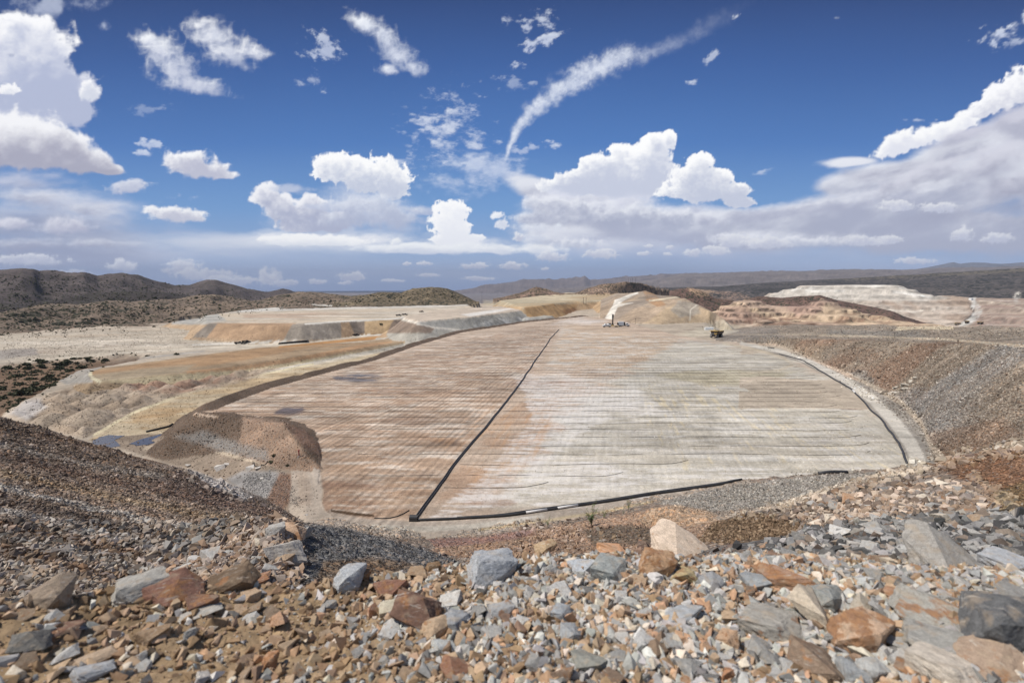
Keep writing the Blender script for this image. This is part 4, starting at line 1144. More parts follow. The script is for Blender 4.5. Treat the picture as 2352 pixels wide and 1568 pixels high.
# ------------------------------------------------------------------ sky dome with clouds
SA = np.radians(np.arange(-64, 64.01, .085)); SE = np.radians(np.concatenate([np.arange(-3, 0, .25), np.arange(0, 37, .075), np.arange(37, 60, .6)]))
sa, se = np.meshgrid(SA, SE, indexing='ij')
SR = 46000.0
sx = np.sin(sa) * np.cos(se) * SR; sy = np.cos(sa) * np.cos(se) * SR; sz = np.sin(se) * SR
SU, SV = image_px(sx, sy, sz + EYE)
SU = np.clip(SU, -1500, 4000); SV = np.clip(SV, -1400, 900)
t_ = np.clip(SV, -400, 700)
skc = np.zeros(SU.shape + (3,))
kn = [-900, 0, 150, 330, 480, 600, 665, 720]
kc = [(28, 50, 98), (44, 72, 126), (56, 94, 156), (74, 120, 184), (108, 152, 204), (142, 170, 208), (136, 158, 196), (134, 156, 194)]
for c in range(3):
    skc[..., c] = np.interp(SV, kn, [lin(k)[c] for k in kc])
skc *= (0.97 + .06 * fbm(SU / 400, SV / 200, 3, 700))[..., None]


def cloud(blobs, top=(246, 247, 250), base=(176, 178, 198), vt=None, vb=None, ns=60, amp=.9, soft=.22, op=1.0, kind='puff', stretch=1.0, seed=0, relief=.5, rot=0.0, warp=0.0, sh=0.0):
    """blobs: (u, v, ru, rv[, tilt]) in image pixels; tone runs from top to base between vt and vb"""
    B = np.array([(b + (0,))[:5] for b in blobs], float)
    ext = np.maximum(B[:, 2], B[:, 3]) * 1.9 + 20
    m = (SU > (B[:, 0] - ext).min()) & (SU < (B[:, 0] + ext).max()) & (SV > (B[:, 1] - ext).min()) & (SV < (B[:, 1] + ext).max())
    u = SU[m]; v = SV[m]
    cr, sr = math.cos(R(rot)), math.sin(R(rot))
    nu = (u * cr + v * sr) / stretch; nv = -u * sr + v * cr
    if warp:
        w1 = fbm(nu / ns / 1.4, nv / ns / 1.4, 4, seed + 31) - .5; w2 = fbm(nu / ns / 1.4, nv / ns / 1.4, 4, seed + 57) - .5
        nu = nu + w1 * warp; nv = nv + w2 * warp

    def shape(u, v):
        D = np.full(u.shape, -9.0)
        for bu, bv, ru, rv, tl in B:
            c, s = math.cos(R(tl)), math.sin(R(tl))
            du = (u - bu) * c + (v - bv) * s; dv = -(u - bu) * s + (v - bv) * c
            if kind == 'puff': dv = np.where(dv > 0, dv * 1.25, dv)     # flatter bottoms
            d = 1 - np.sqrt((du / ru) ** 2 + (dv / rv) ** 2)
            k = .14
            h = np.clip(.5 + .5 * (d - D) / k, 0, 1)
            D = D * (1 - h) + d * h + k * h * (1 - h)
        return D

    def tex(x, y, o):
        if kind == 'puff':
            n = billow(x / ns, y / ns, o, seed, .55) * .6 + fbm(x / ns * 1.5, y / ns * 1.5, o + 1, seed + 9, .6) * .4
        else:
            n = fbm(x / ns, y / ns, o + 2, seed, .62)
        return (n - .5) * 1.5 + .5

    D = shape(u, v)
    n = tex(nu, nv, 5)
    E = D * (1.0 if kind == 'puff' else .9) + amp * (n - .56)
    tau = np.zeros(u.shape)
    for st, wt in ((.22, .9), (.55, .8), (1.1, .7), (1.9, .5)):
        ox, oy = -.50 * st * ns, -.80 * st * ns
        dn = tex(nu + (ox * cr + oy * sr) / stretch, nv - ox * sr + oy * cr, 3)
        Ek = shape(u + ox, v + oy) + amp * (dn - .56)
        tau += np.clip(Ek, 0, .9) * wt
    soft = soft * 1.5 + .045
    a = sstep(-soft * .12, soft, E) ** 1.1 * op
    vt = (B[:, 1] - B[:, 3]).min() if vt is None else vt
    vb = (B[:, 1] + B[:, 3]).max() if vb is None else vb
    big = fbm(nu / ns / 2.2, nv / ns / 1.6, 4, seed + 5)
    hgt = np.clip((v - vt) / (vb - vt), 0, 1)
    lit = np.exp(-tau * (1.25 if kind == 'puff' else .9))
    t = (1 - lit) * .85 + hgt * (.50 + sh) + (big - .5) * .7 - .26
    t = t + (fbm(nu / ns * 2.6, nv / ns * 3.2, 5, seed + 71, .62) - .5) * (1.0 if kind == 'wisp' else .55)
    t = sstep(0.0, 1.0, t)[:, None]
    col = lin(top) * (1 - t) + lin(base) * t
    skc[m] = skc[m] * (1 - a[:, None]) + col * a[:, None]


WH = (250, 250, 252)
# high thin veils
cloud([(110, 15, 130, 30), (240, 60, 20, 25)], ns=40, kind='wisp', soft=.6, amp=1.4, op=.7, seed=1, top=(196, 204, 224), base=(186, 194, 216))
for b, o_, sd_, rt in [([(1225, 50, 60, 26)], .65, 2, 10), ([(1245, 92, 55, 16, -20)], .75, 3, -20), ([(1185, 152, 26, 12)], .6, 4, 0), ([(1190, 190, 50, 14)], .35, 5, 0), ([(740, 105, 45, 42, 40)], .65, 6, 35),
                      ([(712, 185, 25, 18)], .4, 7, 30), ([(742, 210, 12, 12)], .6, 8, 0), ([(1640, 126, 26, 10, -40)], .55, 9, -40), ([(1588, 190, 22, 7)], .7, 10, 0), ([(1690, 42, 14, 6, -50)], .6, 11, -50), ([(1918, 42, 14, 4)], .5, 12, 0),
                      ([(2305, 70, 75, 20, -25)], .8, 13, -25), ([(2340, 95, 60, 10, -15)], .5, 14, -15), ([(1265, 335, 22, 10)], .7, 15, 0), ([(1210, 340, 30, 12)], .5, 16, 0), ([(330, 250, 60, 14)], .25, 17, 10), ([(2110, 276, 26, 4)], .5, 18, 0), ([(1750, 395, 20, 6, -15)], .5, 19, 0),
                      ([(340, 330, 32, 12, 20)], .7, 20, 15), ([(325, 352, 26, 9)], .75, 21, 5), ([(400, 455, 40, 9)], .4, 22, 5), ([(900, 380, 40, 10, -10)], .5, 23, 0)]:
    cloud(b, ns=16, kind='wisp', soft=.5, amp=2.0, op=o_, seed=sd_ * 13, top=(226, 232, 244), base=(206, 214, 234), stretch=1.6, rot=rt)
# contrail-like plume
PL = [(1164, 358, 6, 1.1), (1172, 335, 9, 1.2), (1185, 305, 13, 1.25), (1203, 275, 18, 1.3), (1228, 248, 24, 1.3), (1262, 222, 30, 1.3), (1300, 196, 34, 1.3), (1345, 172, 36, 1.25), (1390, 150, 36, 1.2), (1432, 130, 36, 1.1), (1462, 128, 30, .6), (1500, 118, 24, .34), (1550, 98, 22, .2), (1620, 62, 24, .13), (1690, 24, 28, .1)]
for (u0, v0, w0, o0), (u1, v1, w1, o1) in zip(PL[:-1], PL[1:]):
    for f in (0, .5):
        u_, v_, w_, o_ = u0 + (u1 - u0) * f, v0 + (v1 - v0) * f, w0 + (w1 - w0) * f, o0 + (o1 - o0) * f
        an = math.degrees(math.atan2(v1 - v0, u1 - u0))
        cloud([(u_, v_, math.hypot(u1 - u0, v1 - v0) * 1.0 + 8, w_ * 1.0, an)], ns=20, kind='wisp', soft=.8, amp=.7, op=o_ * .5, seed=77, top=(236, 240, 248), base=(220, 226, 240), stretch=1, rot=0, relief=.2)
# alto patch
cloud([(1030, 300, 80, 75), (1060, 255, 35, 30), (1090, 330, 50, 22)], ns=15, kind='wisp', soft=.8, amp=2.2, op=.8, seed=201, top=(232, 236, 246), base=(206, 214, 232), stretch=1.9, rot=5, relief=.2)
cloud([(1080, 375, 120, 32), (1050, 420, 90, 34), (1140, 395, 60, 30)], ns=24, kind='wisp', soft=.7, amp=1.5, op=.75, seed=203, top=(224, 230, 242), base=(200, 210, 232), stretch=1.8, rot=5)
# horizon bands of distant rain cloud
cloud([(1176, 628, 1900, 46)], ns=150, kind='wisp', soft=.8, amp=.55, op=.62, seed=300, top=(190, 198, 218), base=(156, 170, 202), stretch=5, vt=560, vb=690)
cloud([(500, 585, 900, 42), (1500, 580, 900, 50)], ns=120, kind='wisp', soft=.7, amp=.9, op=.85, seed=302, top=(206, 210, 226), base=(172, 180, 206), stretch=5, rot=1, vt=540, vb=625)
cloud([(100, 510, 330, 95), (60, 590, 340, 55), (-200, 560, 300, 120)], ns=110, kind='wisp', soft=.5, amp=.9, op=.92, seed=304, top=(200, 204, 220), base=(146, 154, 182), stretch=3.2, rot=4, vt=400, vb=640, sh=.3)
cloud([(250, 470, 160, 26, 6), (140, 455, 170, 32, 4)], ns=60, kind='wisp', soft=.5, amp=1.0, op=.85, seed=306, top=(220, 224, 236), base=(186, 190, 210), stretch=3, rot=5)
cloud([(700, 565, 560, 28, 2)], ns=80, kind='wisp', soft=.6, amp=1.0, op=.85, seed=308, top=(222, 226, 236), base=(196, 202, 220), stretch=5, rot=2)
cloud([(290, 430, 60, 18, -4)], ns=24, soft=.3, amp=1.0, op=.9, seed=309, top=(226, 228, 238), base=(188, 192, 212), stretch=1.6)
# big heaps at the left edge
cloud([(40, 90, 130, 62), (110, 120, 70, 60), (60, 190, 150, 90), (150, 235, 72, 70), (205, 215, 28, 30), (30, 250, 170, 60)], ns=70, soft=.13, amp=.75, seed=401, top=WH, base=(178, 186, 212), vt=30, vb=300, warp=26, sh=.25)
cloud([(205, 212, 26, 28), (20, 205, 30, 16)], ns=22, soft=.2, amp=.9, seed=402, top=WH, base=(214, 218, 230), op=.95)
cloud([(20, 330, 130, 85), (110, 345, 110, 60), (180, 370, 80, 36), (240, 388, 52, 15, 8), (-80, 340, 120, 100)], ns=64, soft=.15, amp=.7, seed=403, top=(246, 246, 249), base=(168, 168, 186), vt=270, vb=430, warp=22)
cloud([(60, 420, 160, 40)], ns=50, soft=.6, amp=1.0, op=.8, seed=404, kind='wisp', stretch=3, top=(210, 212, 226), base=(176, 180, 200))
# free heaps
cloud([(365, 115, 56, 58, 20), (400, 165, 62, 48, 20), (440, 192, 90, 28, 12), (340, 90, 40, 30)], ns=34, soft=.62, amp=1.0, seed=410, top=(244, 246, 250), base=(192, 198, 218), vt=60, vb=240, warp=20)
cloud([(480, 78, 62, 40, 15), (525, 118, 72, 44, 15), (578, 122, 46, 26), (455, 60, 40, 22)], ns=34, soft=.62, amp=1.0, seed=414, top=(246, 247, 250), base=(196, 202, 220), vt=30, vb=190, warp=20)
cloud([(835, 55, 54, 26, 25), (878, 88, 52, 36, 45), (915, 130, 50, 34, 35), (950, 155, 34, 24, 20), (890, 160, 26, 18)], ns=30, soft=.7, amp=1.05, seed=418, top=(242, 245, 250), base=(208, 214, 230), vt=20, vb=190, warp=18)
cloud([(430, 375, 68, 32), (470, 392, 64, 28), (515, 403, 34, 12)], ns=34, soft=.22, amp=.9, seed=422, top=(250, 250, 252), base=(188, 190, 208), vt=342, vb=420, warp=10)
cloud([(385, 490, 52, 20), (430, 497, 56, 18), (350, 482, 22, 12)], ns=26, soft=.25, amp=.9, seed=426, top=(248, 248, 250), base=(196, 198, 214), vt=468, vb=518)
cloud([(30, 515, 52, 16), (150, 520, 70, 26)], ns=30, soft=.4, amp=.9, seed=428, top=(226, 226, 236), base=(182, 184, 204), op=.9)
cloud([(640, 545, 120, 22), (860, 550, 170, 26), (1060, 560, 170, 20)], ns=50, soft=.5, amp=.9, seed=429, kind='wisp', top=(238, 240, 246), base=(206, 212, 228), stretch=2.6)
# central left heap with its anvil
cloud([(820, 470, 130, 78), (900, 500, 90, 70), (750, 520, 150, 55)], ns=60, soft=.5, amp=.8, seed=430, kind='wisp', top=(206, 214, 232), base=(188, 198, 220), op=.93, stretch=1.6)
cloud([(790, 378, 86, 30), (855, 405, 90, 46), (905, 425, 42, 40), (770, 400, 60, 26)], ns=27, soft=.10, amp=.8, seed=432, top=(254, 254, 254), base=(196, 203, 221), vt=350, vb=470, warp=10, relief=.8)
cloud([(610, 452, 36, 34), (650, 480, 50, 40), (700, 490, 70, 46), (760, 510, 66, 28), (690, 520, 66, 22)], ns=34, soft=.15, amp=.8, seed=434, top=(244, 244, 248), base=(172, 178, 202), vt=430, vb=545, warp=10)
cloud([(660, 432, 60, 14), (800, 480, 120, 12, 3), (870, 500, 130, 14, 4), (960, 482, 70, 12, 4)], ns=26, soft=.4, amp=1.0, seed=436, kind='wisp', top=(196, 204, 224), base=(184, 192, 216), op=.8, stretch=2.5)
cloud([(720, 553, 130, 17), (640, 548, 60, 8)], ns=26, soft=.16, amp=.8, seed=438, top=(254, 254, 254), base=(228, 232, 240), stretch=2)
cloud([(1035, 480, 46, 22), (1032, 515, 50, 42), (1040, 550, 60, 20), (1090, 545, 26, 8)], ns=18, soft=.10, amp=.75, seed=440, top=(255, 255, 255), base=(240, 242, 248), relief=.25)
cloud([(980, 572, 160, 16), (1120, 575, 120, 16), (1240, 573, 60, 18)], ns=34, soft=.3, amp=.9, seed=442, top=(248, 250, 252), base=(214, 220, 234), stretch=2.5)
cloud([(1142, 495, 17, 12), (1152, 515, 17, 16)], ns=12, soft=.25, amp=.9, seed=444, top=(244, 246, 250), base=(214, 220, 234))
cloud([(910, 555, 14, 12), (905, 575, 20, 6)], ns=10, soft=.25, amp=.9, seed=446, top=(246, 248, 250), base=(214, 220, 234))
# the great right-hand system: grey shelf, then bright towers
cloud([(1500, 520, 340, 62), (1380, 480, 190, 60), (1250, 440, 110, 34, 20), (1700, 530, 280, 62), (1950, 500, 280, 80, -8), (2150, 440, 260, 90, -14), (2330, 380, 220, 110, -20), (2500, 420, 300, 200), (2200, 540, 420, 70), (2390, 300, 150, 80, -20), (2020, 400, 150, 44, -8), (2150, 365, 150, 48, -18), (2270, 320, 120, 50, -22), (1940, 425, 90, 40), (1960, 372, 90, 16, -4)],
      ns=130, soft=.22, amp=.55, seed=450, kind='wisp', top=(228, 230, 238), base=(170, 174, 194), vt=380, vb=600, stretch=2.2, rot=-12, sh=.35, op=.97)
cloud([(2250, 400, 170, 40, -16), (2330, 480, 200, 60, -6), (2150, 500, 220, 34, -8)], ns=80, soft=.7, amp=1.0, seed=452, kind='wisp', top=(158, 160, 182), base=(150, 154, 178), stretch=3, rot=-12, op=.65)
cloud([(2050, 395, 170, 26, -12), (2210, 345, 150, 30, -20), (2330, 300, 110, 36, -20)], ns=44, soft=.45, amp=1.0, seed=453, kind='wisp', top=(206, 208, 220), base=(166, 168, 188), stretch=2.6, rot=-14, op=.9)
cloud([(1950, 455, 160, 22, -14), (1800, 480, 130, 16, -10), (1960, 372, 90, 12, -4), (2080, 400, 170, 18, -14)], ns=50, soft=.6, amp=1.2, seed=454, kind='wisp', top=(232, 234, 242), base=(212, 216, 230), stretch=3, rot=-12, op=.8)
cloud([(2060, 332, 60, 26, -28), (2120, 318, 90, 24, -22), (2200, 290, 80, 24, -28)], ns=34, soft=.16, amp=.8, seed=456, top=(254, 254, 254), base=(226, 228, 238), warp=8, relief=.3)
cloud([(2265, 248, 44, 22, -20), (2310, 222, 60, 36, -25), (2370, 200, 70, 50), (2245, 262, 30, 12)], ns=28, soft=.12, amp=.85, seed=458, top=(252, 252, 254), base=(206, 208, 222), vt=180, vb=300, warp=8)
cloud([(2330, 275, 130, 34, -16), (2230, 305, 110, 22, -20), (2440, 300, 160, 70)], ns=70, soft=.3, amp=.7, seed=460, kind='wisp', top=(206, 206, 220), base=(176, 178, 196), stretch=2, rot=-14, sh=.3)
cloud([(1505, 330, 34, 26), (1535, 322, 22, 26), (1480, 362, 60, 34), (1430, 350, 30, 24), (1400, 385, 70, 36), (1500, 400, 60, 50), (1370, 415, 90, 34), (1330, 430, 110, 26), (1460, 430, 130, 36)], ns=30, soft=.08, amp=.7, seed=462, top=(255, 255, 255), base=(198, 204, 222), vt=330, vb=470, warp=10, relief=.6, sh=.2)
cloud([(1608, 372, 32, 26), (1590, 405, 50, 36), (1640, 410, 50, 26), (1670, 440, 52, 26), (1610, 440, 100, 34), (1700, 465, 40, 16)], ns=27, soft=.08, amp=.7, seed=464, top=(255, 255, 255), base=(196, 202, 220), vt=370, vb=490, warp=8, relief=.6, sh=.2)
cloud([(1400, 468, 150, 24), (1560, 480, 140, 20), (1300, 455, 90, 20)], ns=44, soft=.5, amp=1.0, seed=466, top=(226, 228, 240), base=(184, 188, 208), stretch=1.6, op=.85, kind='wisp')
cloud([(1290, 540, 130, 30), (1440, 560, 240, 22), (1750, 545, 260, 26)], ns=60, soft=.5, amp=1.0, seed=467, kind='wisp', top=(236, 238, 245), base=(198, 204, 222), stretch=2.4, op=.85)
cloud([(1480, 545, 260, 48)], ns=110, soft=.8, amp=.5, seed=468, kind='wisp', top=(178, 184, 206), base=(160, 170, 200), stretch=1.5, op=.7)
cloud([(1235, 520, 60, 16), (1220, 548, 40, 12)], ns=30, soft=.4, amp=1.0, seed=469, top=(232, 236, 244), base=(206, 212, 228), kind='wisp')
# white and grey heaps that fill the right-hand bank
cloud([(1260, 470, 80, 26), (1330, 490, 120, 34), (1440, 500, 130, 34), (1560, 505, 120, 30), (1230, 500, 60, 22)], ns=32, soft=.35, amp=1.0, seed=471, top=(236, 238, 245), base=(168, 174, 196), vt=440, vb=545, op=.88)
cloud([(1660, 500, 120, 22, -6), (1800, 490, 140, 26, -8), (1940, 470, 140, 30, -10), (2080, 440, 130, 30, -12)], ns=34, soft=.5, amp=1.1, seed=473, top=(228, 230, 239), base=(168, 172, 194), vt=410, vb=540, op=.8, stretch=1.8, rot=-10)
cloud([(2150, 400, 150, 34, -16), (2290, 370, 130, 44, -16), (2350, 430, 130, 40, -8)], ns=46, soft=.5, amp=1.1, seed=475, top=(214, 214, 226), base=(150, 152, 174), vt=330, vb=480, op=.8, stretch=1.8, rot=-14)
cloud([(1330, 560, 70, 16), (1700, 552, 90, 18), (1850, 556, 110, 14)], ns=24, soft=.4, amp=1.1, seed=477, top=(240, 241, 247), base=(188, 194, 212), op=.85)
cloud([(840, 475, 110, 34), (900, 500, 80, 40), (800, 505, 90, 26)], ns=30, soft=.4, amp=1.0, seed=479, top=(226, 230, 240), base=(174, 182, 206), vt=440, vb=540, op=.8)
cloud([(60, 455, 120, 26), (180, 480, 120, 20, 4), (40, 560, 130, 18), (230, 560, 110, 14)], ns=36, soft=.5, amp=1.1, seed=481, top=(222, 224, 234), base=(156, 160, 184), op=.75, stretch=2)
# rows of small heaps along the horizon
for u_, v_, a_, b_, s_ in [(280, 612, 40, 16, 1), (420, 618, 50, 22, 2), (470, 632, 70, 16, 3), (540, 645, 70, 12, 4), (615, 640, 30, 22, 5), (650, 650, 40, 8, 6), (728, 648, 22, 8, 7), (810, 636, 36, 12, 8), (795, 650, 18, 5, 9), (1090, 612, 34, 9, 10), (1180, 612, 34, 10, 11), (935, 606, 12, 5, 12), (975, 605, 20, 6, 13), (1250, 618, 12, 4, 14),
                           (1270, 590, 40, 14, 15), (1380, 585, 44, 14, 16), (1480, 583, 17, 6, 17), (1538, 568, 12, 5, 18), (1532, 584, 12, 5, 19), (1590, 582, 24, 10, 20), (1648, 576, 34, 13, 21), (1700, 555, 56, 20, 22), (1760, 560, 60, 16, 23), (1490, 566, 12, 5, 24), (1980, 555, 60, 15, 25), (2040, 552, 34, 12, 26), (2210, 540, 26, 20, 27), (2290, 548, 36, 14, 28),
                           (2100, 600, 50, 9, 29), (1100, 640, 40, 6, 30), (900, 645, 30, 5, 31), (985, 632, 26, 5, 32), (60, 598, 100, 15, 33), (150, 628, 60, 8, 34), (1190, 545, 14, 12, 35), (2060, 475, 40, 16, 36), (2150, 478, 50, 14, 37)]:
    dim = 8 if u_ < 1300 else 14
    cloud([(u_, v_, a_, b_)] + [(u_ + random.uniform(-.5, .5) * a_, v_ - b_ * .4, a_ * .45, b_ * .8)], ns=max(8, b_ * .9), soft=.3, amp=1.15, seed=500 + s_, top=(244 - dim, 245 - dim, 250 - dim), base=(194, 198, 216), stretch=1.2, op=.92)
# soft haze just over the horizon, thinning upward
hz = np.clip((SV - 560) / 100, 0, 1)[..., None] ** 1.5 * .22
skc = skc * (1 - hz) + lin((150, 166, 202)) * hz
N = NT("sky_dome")
at_ = N.n("ShaderNodeAttribute", attribute_name="Col")
em = N.n("ShaderNodeEmission")
N.link(at_.outputs[0], em.inputs[0])
N.link(em.outputs[0], N.out.inputs[0])
try: N.m.cycles.emission_sampling = 'NONE'
except Exception: pass
na, ne = sa.shape
ii, kk_ = np.meshgrid(np.arange(na - 1), np.arange(ne - 1), indexing='ij')
qd = np.stack([ii * ne + kk_, (ii + 1) * ne + kk_, (ii + 1) * ne + kk_ + 1, ii * ne + kk_ + 1], -1).reshape(-1, 4)
o = np_mesh("sky", np.stack([sx, sy, sz + EYE], -1).reshape(-1, 3), qd, N.m, skc.reshape(-1, 3), smooth=True)
props(o, "blue summer sky with heaped white and grey clouds", "sky", None, 'structure')
# ------------------------------------------------------------------ rocks
def rock_material():
    N = NT("fractured_stone")
    oi = N.n("ShaderNodeObjectInfo")
    tc = N.n("ShaderNodeTexCoord").outputs['Object']
    geo = N.n("ShaderNodeNewGeometry").outputs['Position']
    off = N.n("ShaderNodeVectorMath", operation='ADD')
    cx = N.n("ShaderNodeCombineXYZ")
    N.link(N.math('MULTIPLY', oi.outputs['Random'], 37.0), cx.inputs[0])
    N.link(N.math('MULTIPLY', oi.outputs['Random'], 91.0), cx.inputs[1])
    N.link(tc, off.inputs[0]); N.link(cx.outputs[0], off.inputs[1])
    p = off.outputs[0]
    big = N.noise(p, 1.3, 4, 0.6).outputs[0]
    mid = N.noise(p, 5.0, 5, 0.7).outputs[0]
    fine = N.noise(p, 34.0, 3, 0.8).outputs[0]
    f = N.math('MULTIPLY', N.ramp(mid, 0.3, 0.7, 0.74, 1.24), N.ramp(fine, 0.3, 0.7, 0.62, 1.36))
    c = gain(N, oi.outputs['Color'], f)
    rust = N.mix(N.ramp(mid, .35, .65), (0.40, 0.20, 0.085, 1), (0.20, 0.10, 0.055, 1))
    thr = N.math('SUBTRACT', 0.72, N.math('MULTIPLY', oi.outputs['Alpha'], 0.40))
    w = N.ramp(N.math('SUBTRACT', big, thr), -0.02, 0.05)
    c = N.mix(N.math('MULTIPLY', w, 0.85, clamp=True), c, rust)
    dusty = N.ramp(N.noise(p, 2.2, 3, .5).outputs[0], .52, .68, 0, .45)
    c = N.mix(N.math('MULTIPLY', dusty, 1.0, clamp=True), c, (0.40, 0.31, 0.215, 1))
    vn = N.voro(p, 1.6); crack = N.n("ShaderNodeTexVoronoi", feature='DISTANCE_TO_EDGE'); N.link(N.mapping(p, (1, 1.8, 1.2), (.4, .3, .2)), crack.inputs['Vector']); crack.inputs['Scale'].default_value = 1.5
    ck = N.ramp(crack.outputs['Distance'], 0.0, 0.02, .72, 1.0)
    c = gain(N, c, ck)
    vein = N.ramp(N.noise(N.mapping(p, (1, 4, 1), (.6, .2, .9)), 1.6, 5, .6, .8).outputs[0], .60, .68, 0, .5)
    c = N.mix(N.math('MULTIPLY', vein, 1.0, clamp=True), c, (.55, .50, .43, 1))
    nrm = N.bump(N.math('ADD', N.math('ADD', mid, N.math('MULTIPLY', big, 1.4)), N.math('MULTIPLY', fine, .5)), .55, 0.012)
    return N.finish(c, 0.9, nrm, 0.25)


def gravel_material():
    N = NT("loose_gravel")
    pos = N.n("ShaderNodeNewGeometry").outputs['Position']
    col = N.n("ShaderNodeAttribute", attribute_name="Col").outputs[0]
    a = N.noise(pos, 60.0, 4, 0.7).outputs[0]
    b = N.noise(pos, 2.2, 4, 0.7).outputs[0]
    c = gain(N, col, N.math('MULTIPLY', N.ramp(a, .3, .7, .75, 1.22), N.ramp(b, .3, .7, .82, 1.18)))
    return N.finish(c, 0.92, None, 0.2)


M_ROCK = rock_material()
M_GRAVEL = gravel_material()
import bmesh


def ico(sub):
    bm = bmesh.new()
    bmesh.ops.create_icosphere(bm, subdivisions=sub, radius=1.0)
    v = np.array([p.co[:] for p in bm.verts]); f = np.array([[q.index for q in fc.verts] for fc in bm.faces])
    bm.free()
    return v, f


ICO = {s: ico(s) for s in (1, 2, 3, 4)}


def cut_rock(seed, sub=3, planes=11, rough=.03, flat=.75, slab=0.0):
    """a block broken along flat planes"""
    g = np.random.default_rng(seed)
    d, f = ICO[sub]
    n = g.normal(size=(planes, 3)); n /= np.linalg.norm(n, axis=1)[:, None]
    h = g.uniform(.55, .95, planes)
    n = np.vstack([n, [[1, 0, 0], [-1, 0, 0], [0, 1, 0], [0, -1, 0], [0, 0, 1], [0, 0, -1]]]); h = np.r_[h, 1, 1, 1, 1, flat, flat]
    if slab:
        s = g.normal(size=3) * [.3, .3, 1]; s /= np.linalg.norm(s)
        n = np.vstack([n, s, -s]); h = np.r_[h, slab, slab]
    dots = d @ n.T
    r = np.where(dots > 1e-3, h[None] / np.maximum(dots, 1e-3), 9).min(1)
    v = d * r[:, None]
    nn = fbm(v[:, 0] * 2.3 + seed, v[:, 1] * 2.3 + v[:, 2] * 1.7, 4, seed % 97) - .5
    v = v * (1 + rough * 2.2 * nn)[:, None]
    return v, f


def rock_mesh(name, seed, **k):
    v, f = cut_rock(seed, **k)
    me = bpy.data.meshes.new(name)
    me.from_pydata(v.tolist(), [], f.tolist())
    me.materials.append(M_ROCK)
    me.update()
    return me


def hull_rock(seed, npts, cuts=0, rough=.05, box=4.0, flat=.8):
    """a block split along natural breaks: the hull of a few points, its faces slightly uneven"""
    g = np.random.default_rng(seed)
    p = g.uniform(-1, 1, (npts, 3))
    nb = (np.abs(p) ** box).sum(1) ** (1 / box)
    p = p / nb[:, None] * g.uniform(.78, 1.0, (npts, 1)); p[:, 2] *= flat
    bm = bmesh.new()
    for q in p: bm.verts.new(q)
    r = bmesh.ops.convex_hull(bm, input=bm.verts)
    loose = [v for v in bm.verts if not v.link_faces]
    bmesh.ops.delete(bm, geom=loose, context='VERTS')
    bmesh.ops.triangulate(bm, faces=bm.faces)
    for _ in range(cuts):
        bmesh.ops.subdivide_edges(bm, edges=bm.edges, cuts=1, use_grid_fill=True)
        bmesh.ops.triangulate(bm, faces=bm.faces)
    v = np.array([q.co[:] for q in bm.verts])
    bm.verts.index_update()
    f = np.array([[q.index for q in fc.verts] for fc in bm.faces]); bm.free()
    v -= (v.max(0) + v.min(0)) / 2; v /= np.abs(v).max(0) * [1, 1, 1 / flat]
    if cuts:
        n = fbm(v[:, 0] * 2.1 + v[:, 2] * 1.3 + seed, v[:, 1] * 2.1 - v[:, 2] * 1.7, 5, seed % 97, .6) - .5
        n2 = np.round(fbm(v[:, 0] * 1.7 - v[:, 2] * 2.1, v[:, 1] * 3.1 + v[:, 2] * 2.6 + seed, 3, seed % 89 + 5) * 6) / 6 - .5
        v = v * (1 + rough * 2.6 * n + rough * 1.1 * n2)[:, None]
    return v, f


def rock_mesh(name, seed, **k):
    v, f = hull_rock(seed, **k)
    me = bpy.data.meshes.new(name)
    me.from_pydata(v.tolist(), [], f.tolist())
    me.materials.append(M_ROCK)
    me.update()
    return me


BIG_MESH = [rock_mesh("boulder_shape", 900 + i, npts=[9, 11, 13, 15][i % 4], cuts=4, rough=.08, flat=[.85, .7, .95][i % 3]) for i in range(20)]
MID_MESH = [rock_mesh("rock_shape", 950 + i, npts=[8, 10, 12][i % 3], cuts=3, rough=.07, flat=[.8, .6][i % 2]) for i in range(18)]
LANDMARKS = []


def px_size(r, z):
    return math.hypot(r, EYE - z) / F


def place_rock(u, v, w, h, rgb, rust, label, cat='rock', name='rock', group=None, mesh=None, rx=None, lift=.28, depth=None, big=True, rz=None):
    x, y, z, r = hit(u, v + h * .36)[0]
    if not np.isfinite(x): return None
    s = px_size(r, z)
    me = mesh if mesh is not None else random.choice(BIG_MESH if big else MID_MESH)
    o = bpy.data.objects.new(name, me)
    hw, hh = w * s * .5, h * s * .5
    o.scale = (hw * 1.0, (depth if depth else (hw + hh) * .52) , hh * 1.08)
    o.location = (x, y + hw * .25, z + hh * lift)
    az = math.atan2(x, y)
    o.rotation_euler = (random.uniform(-.2, .2) if rx is None else rx, random.uniform(-.2, .2), -az + (random.uniform(-.35, .35) if rz is None else rz))
    c = lin(rgb, .86); g_ = float(c @ np.array([.3, .5, .2])); c = (g_ + (c - g_) * .80) * .86 + np.array([.38, .32, .25]) * .12
    o.color = (c[0], c[1], c[2], rust)
    COL.objects.link(o)
    props(o, label, cat, group)
    return o


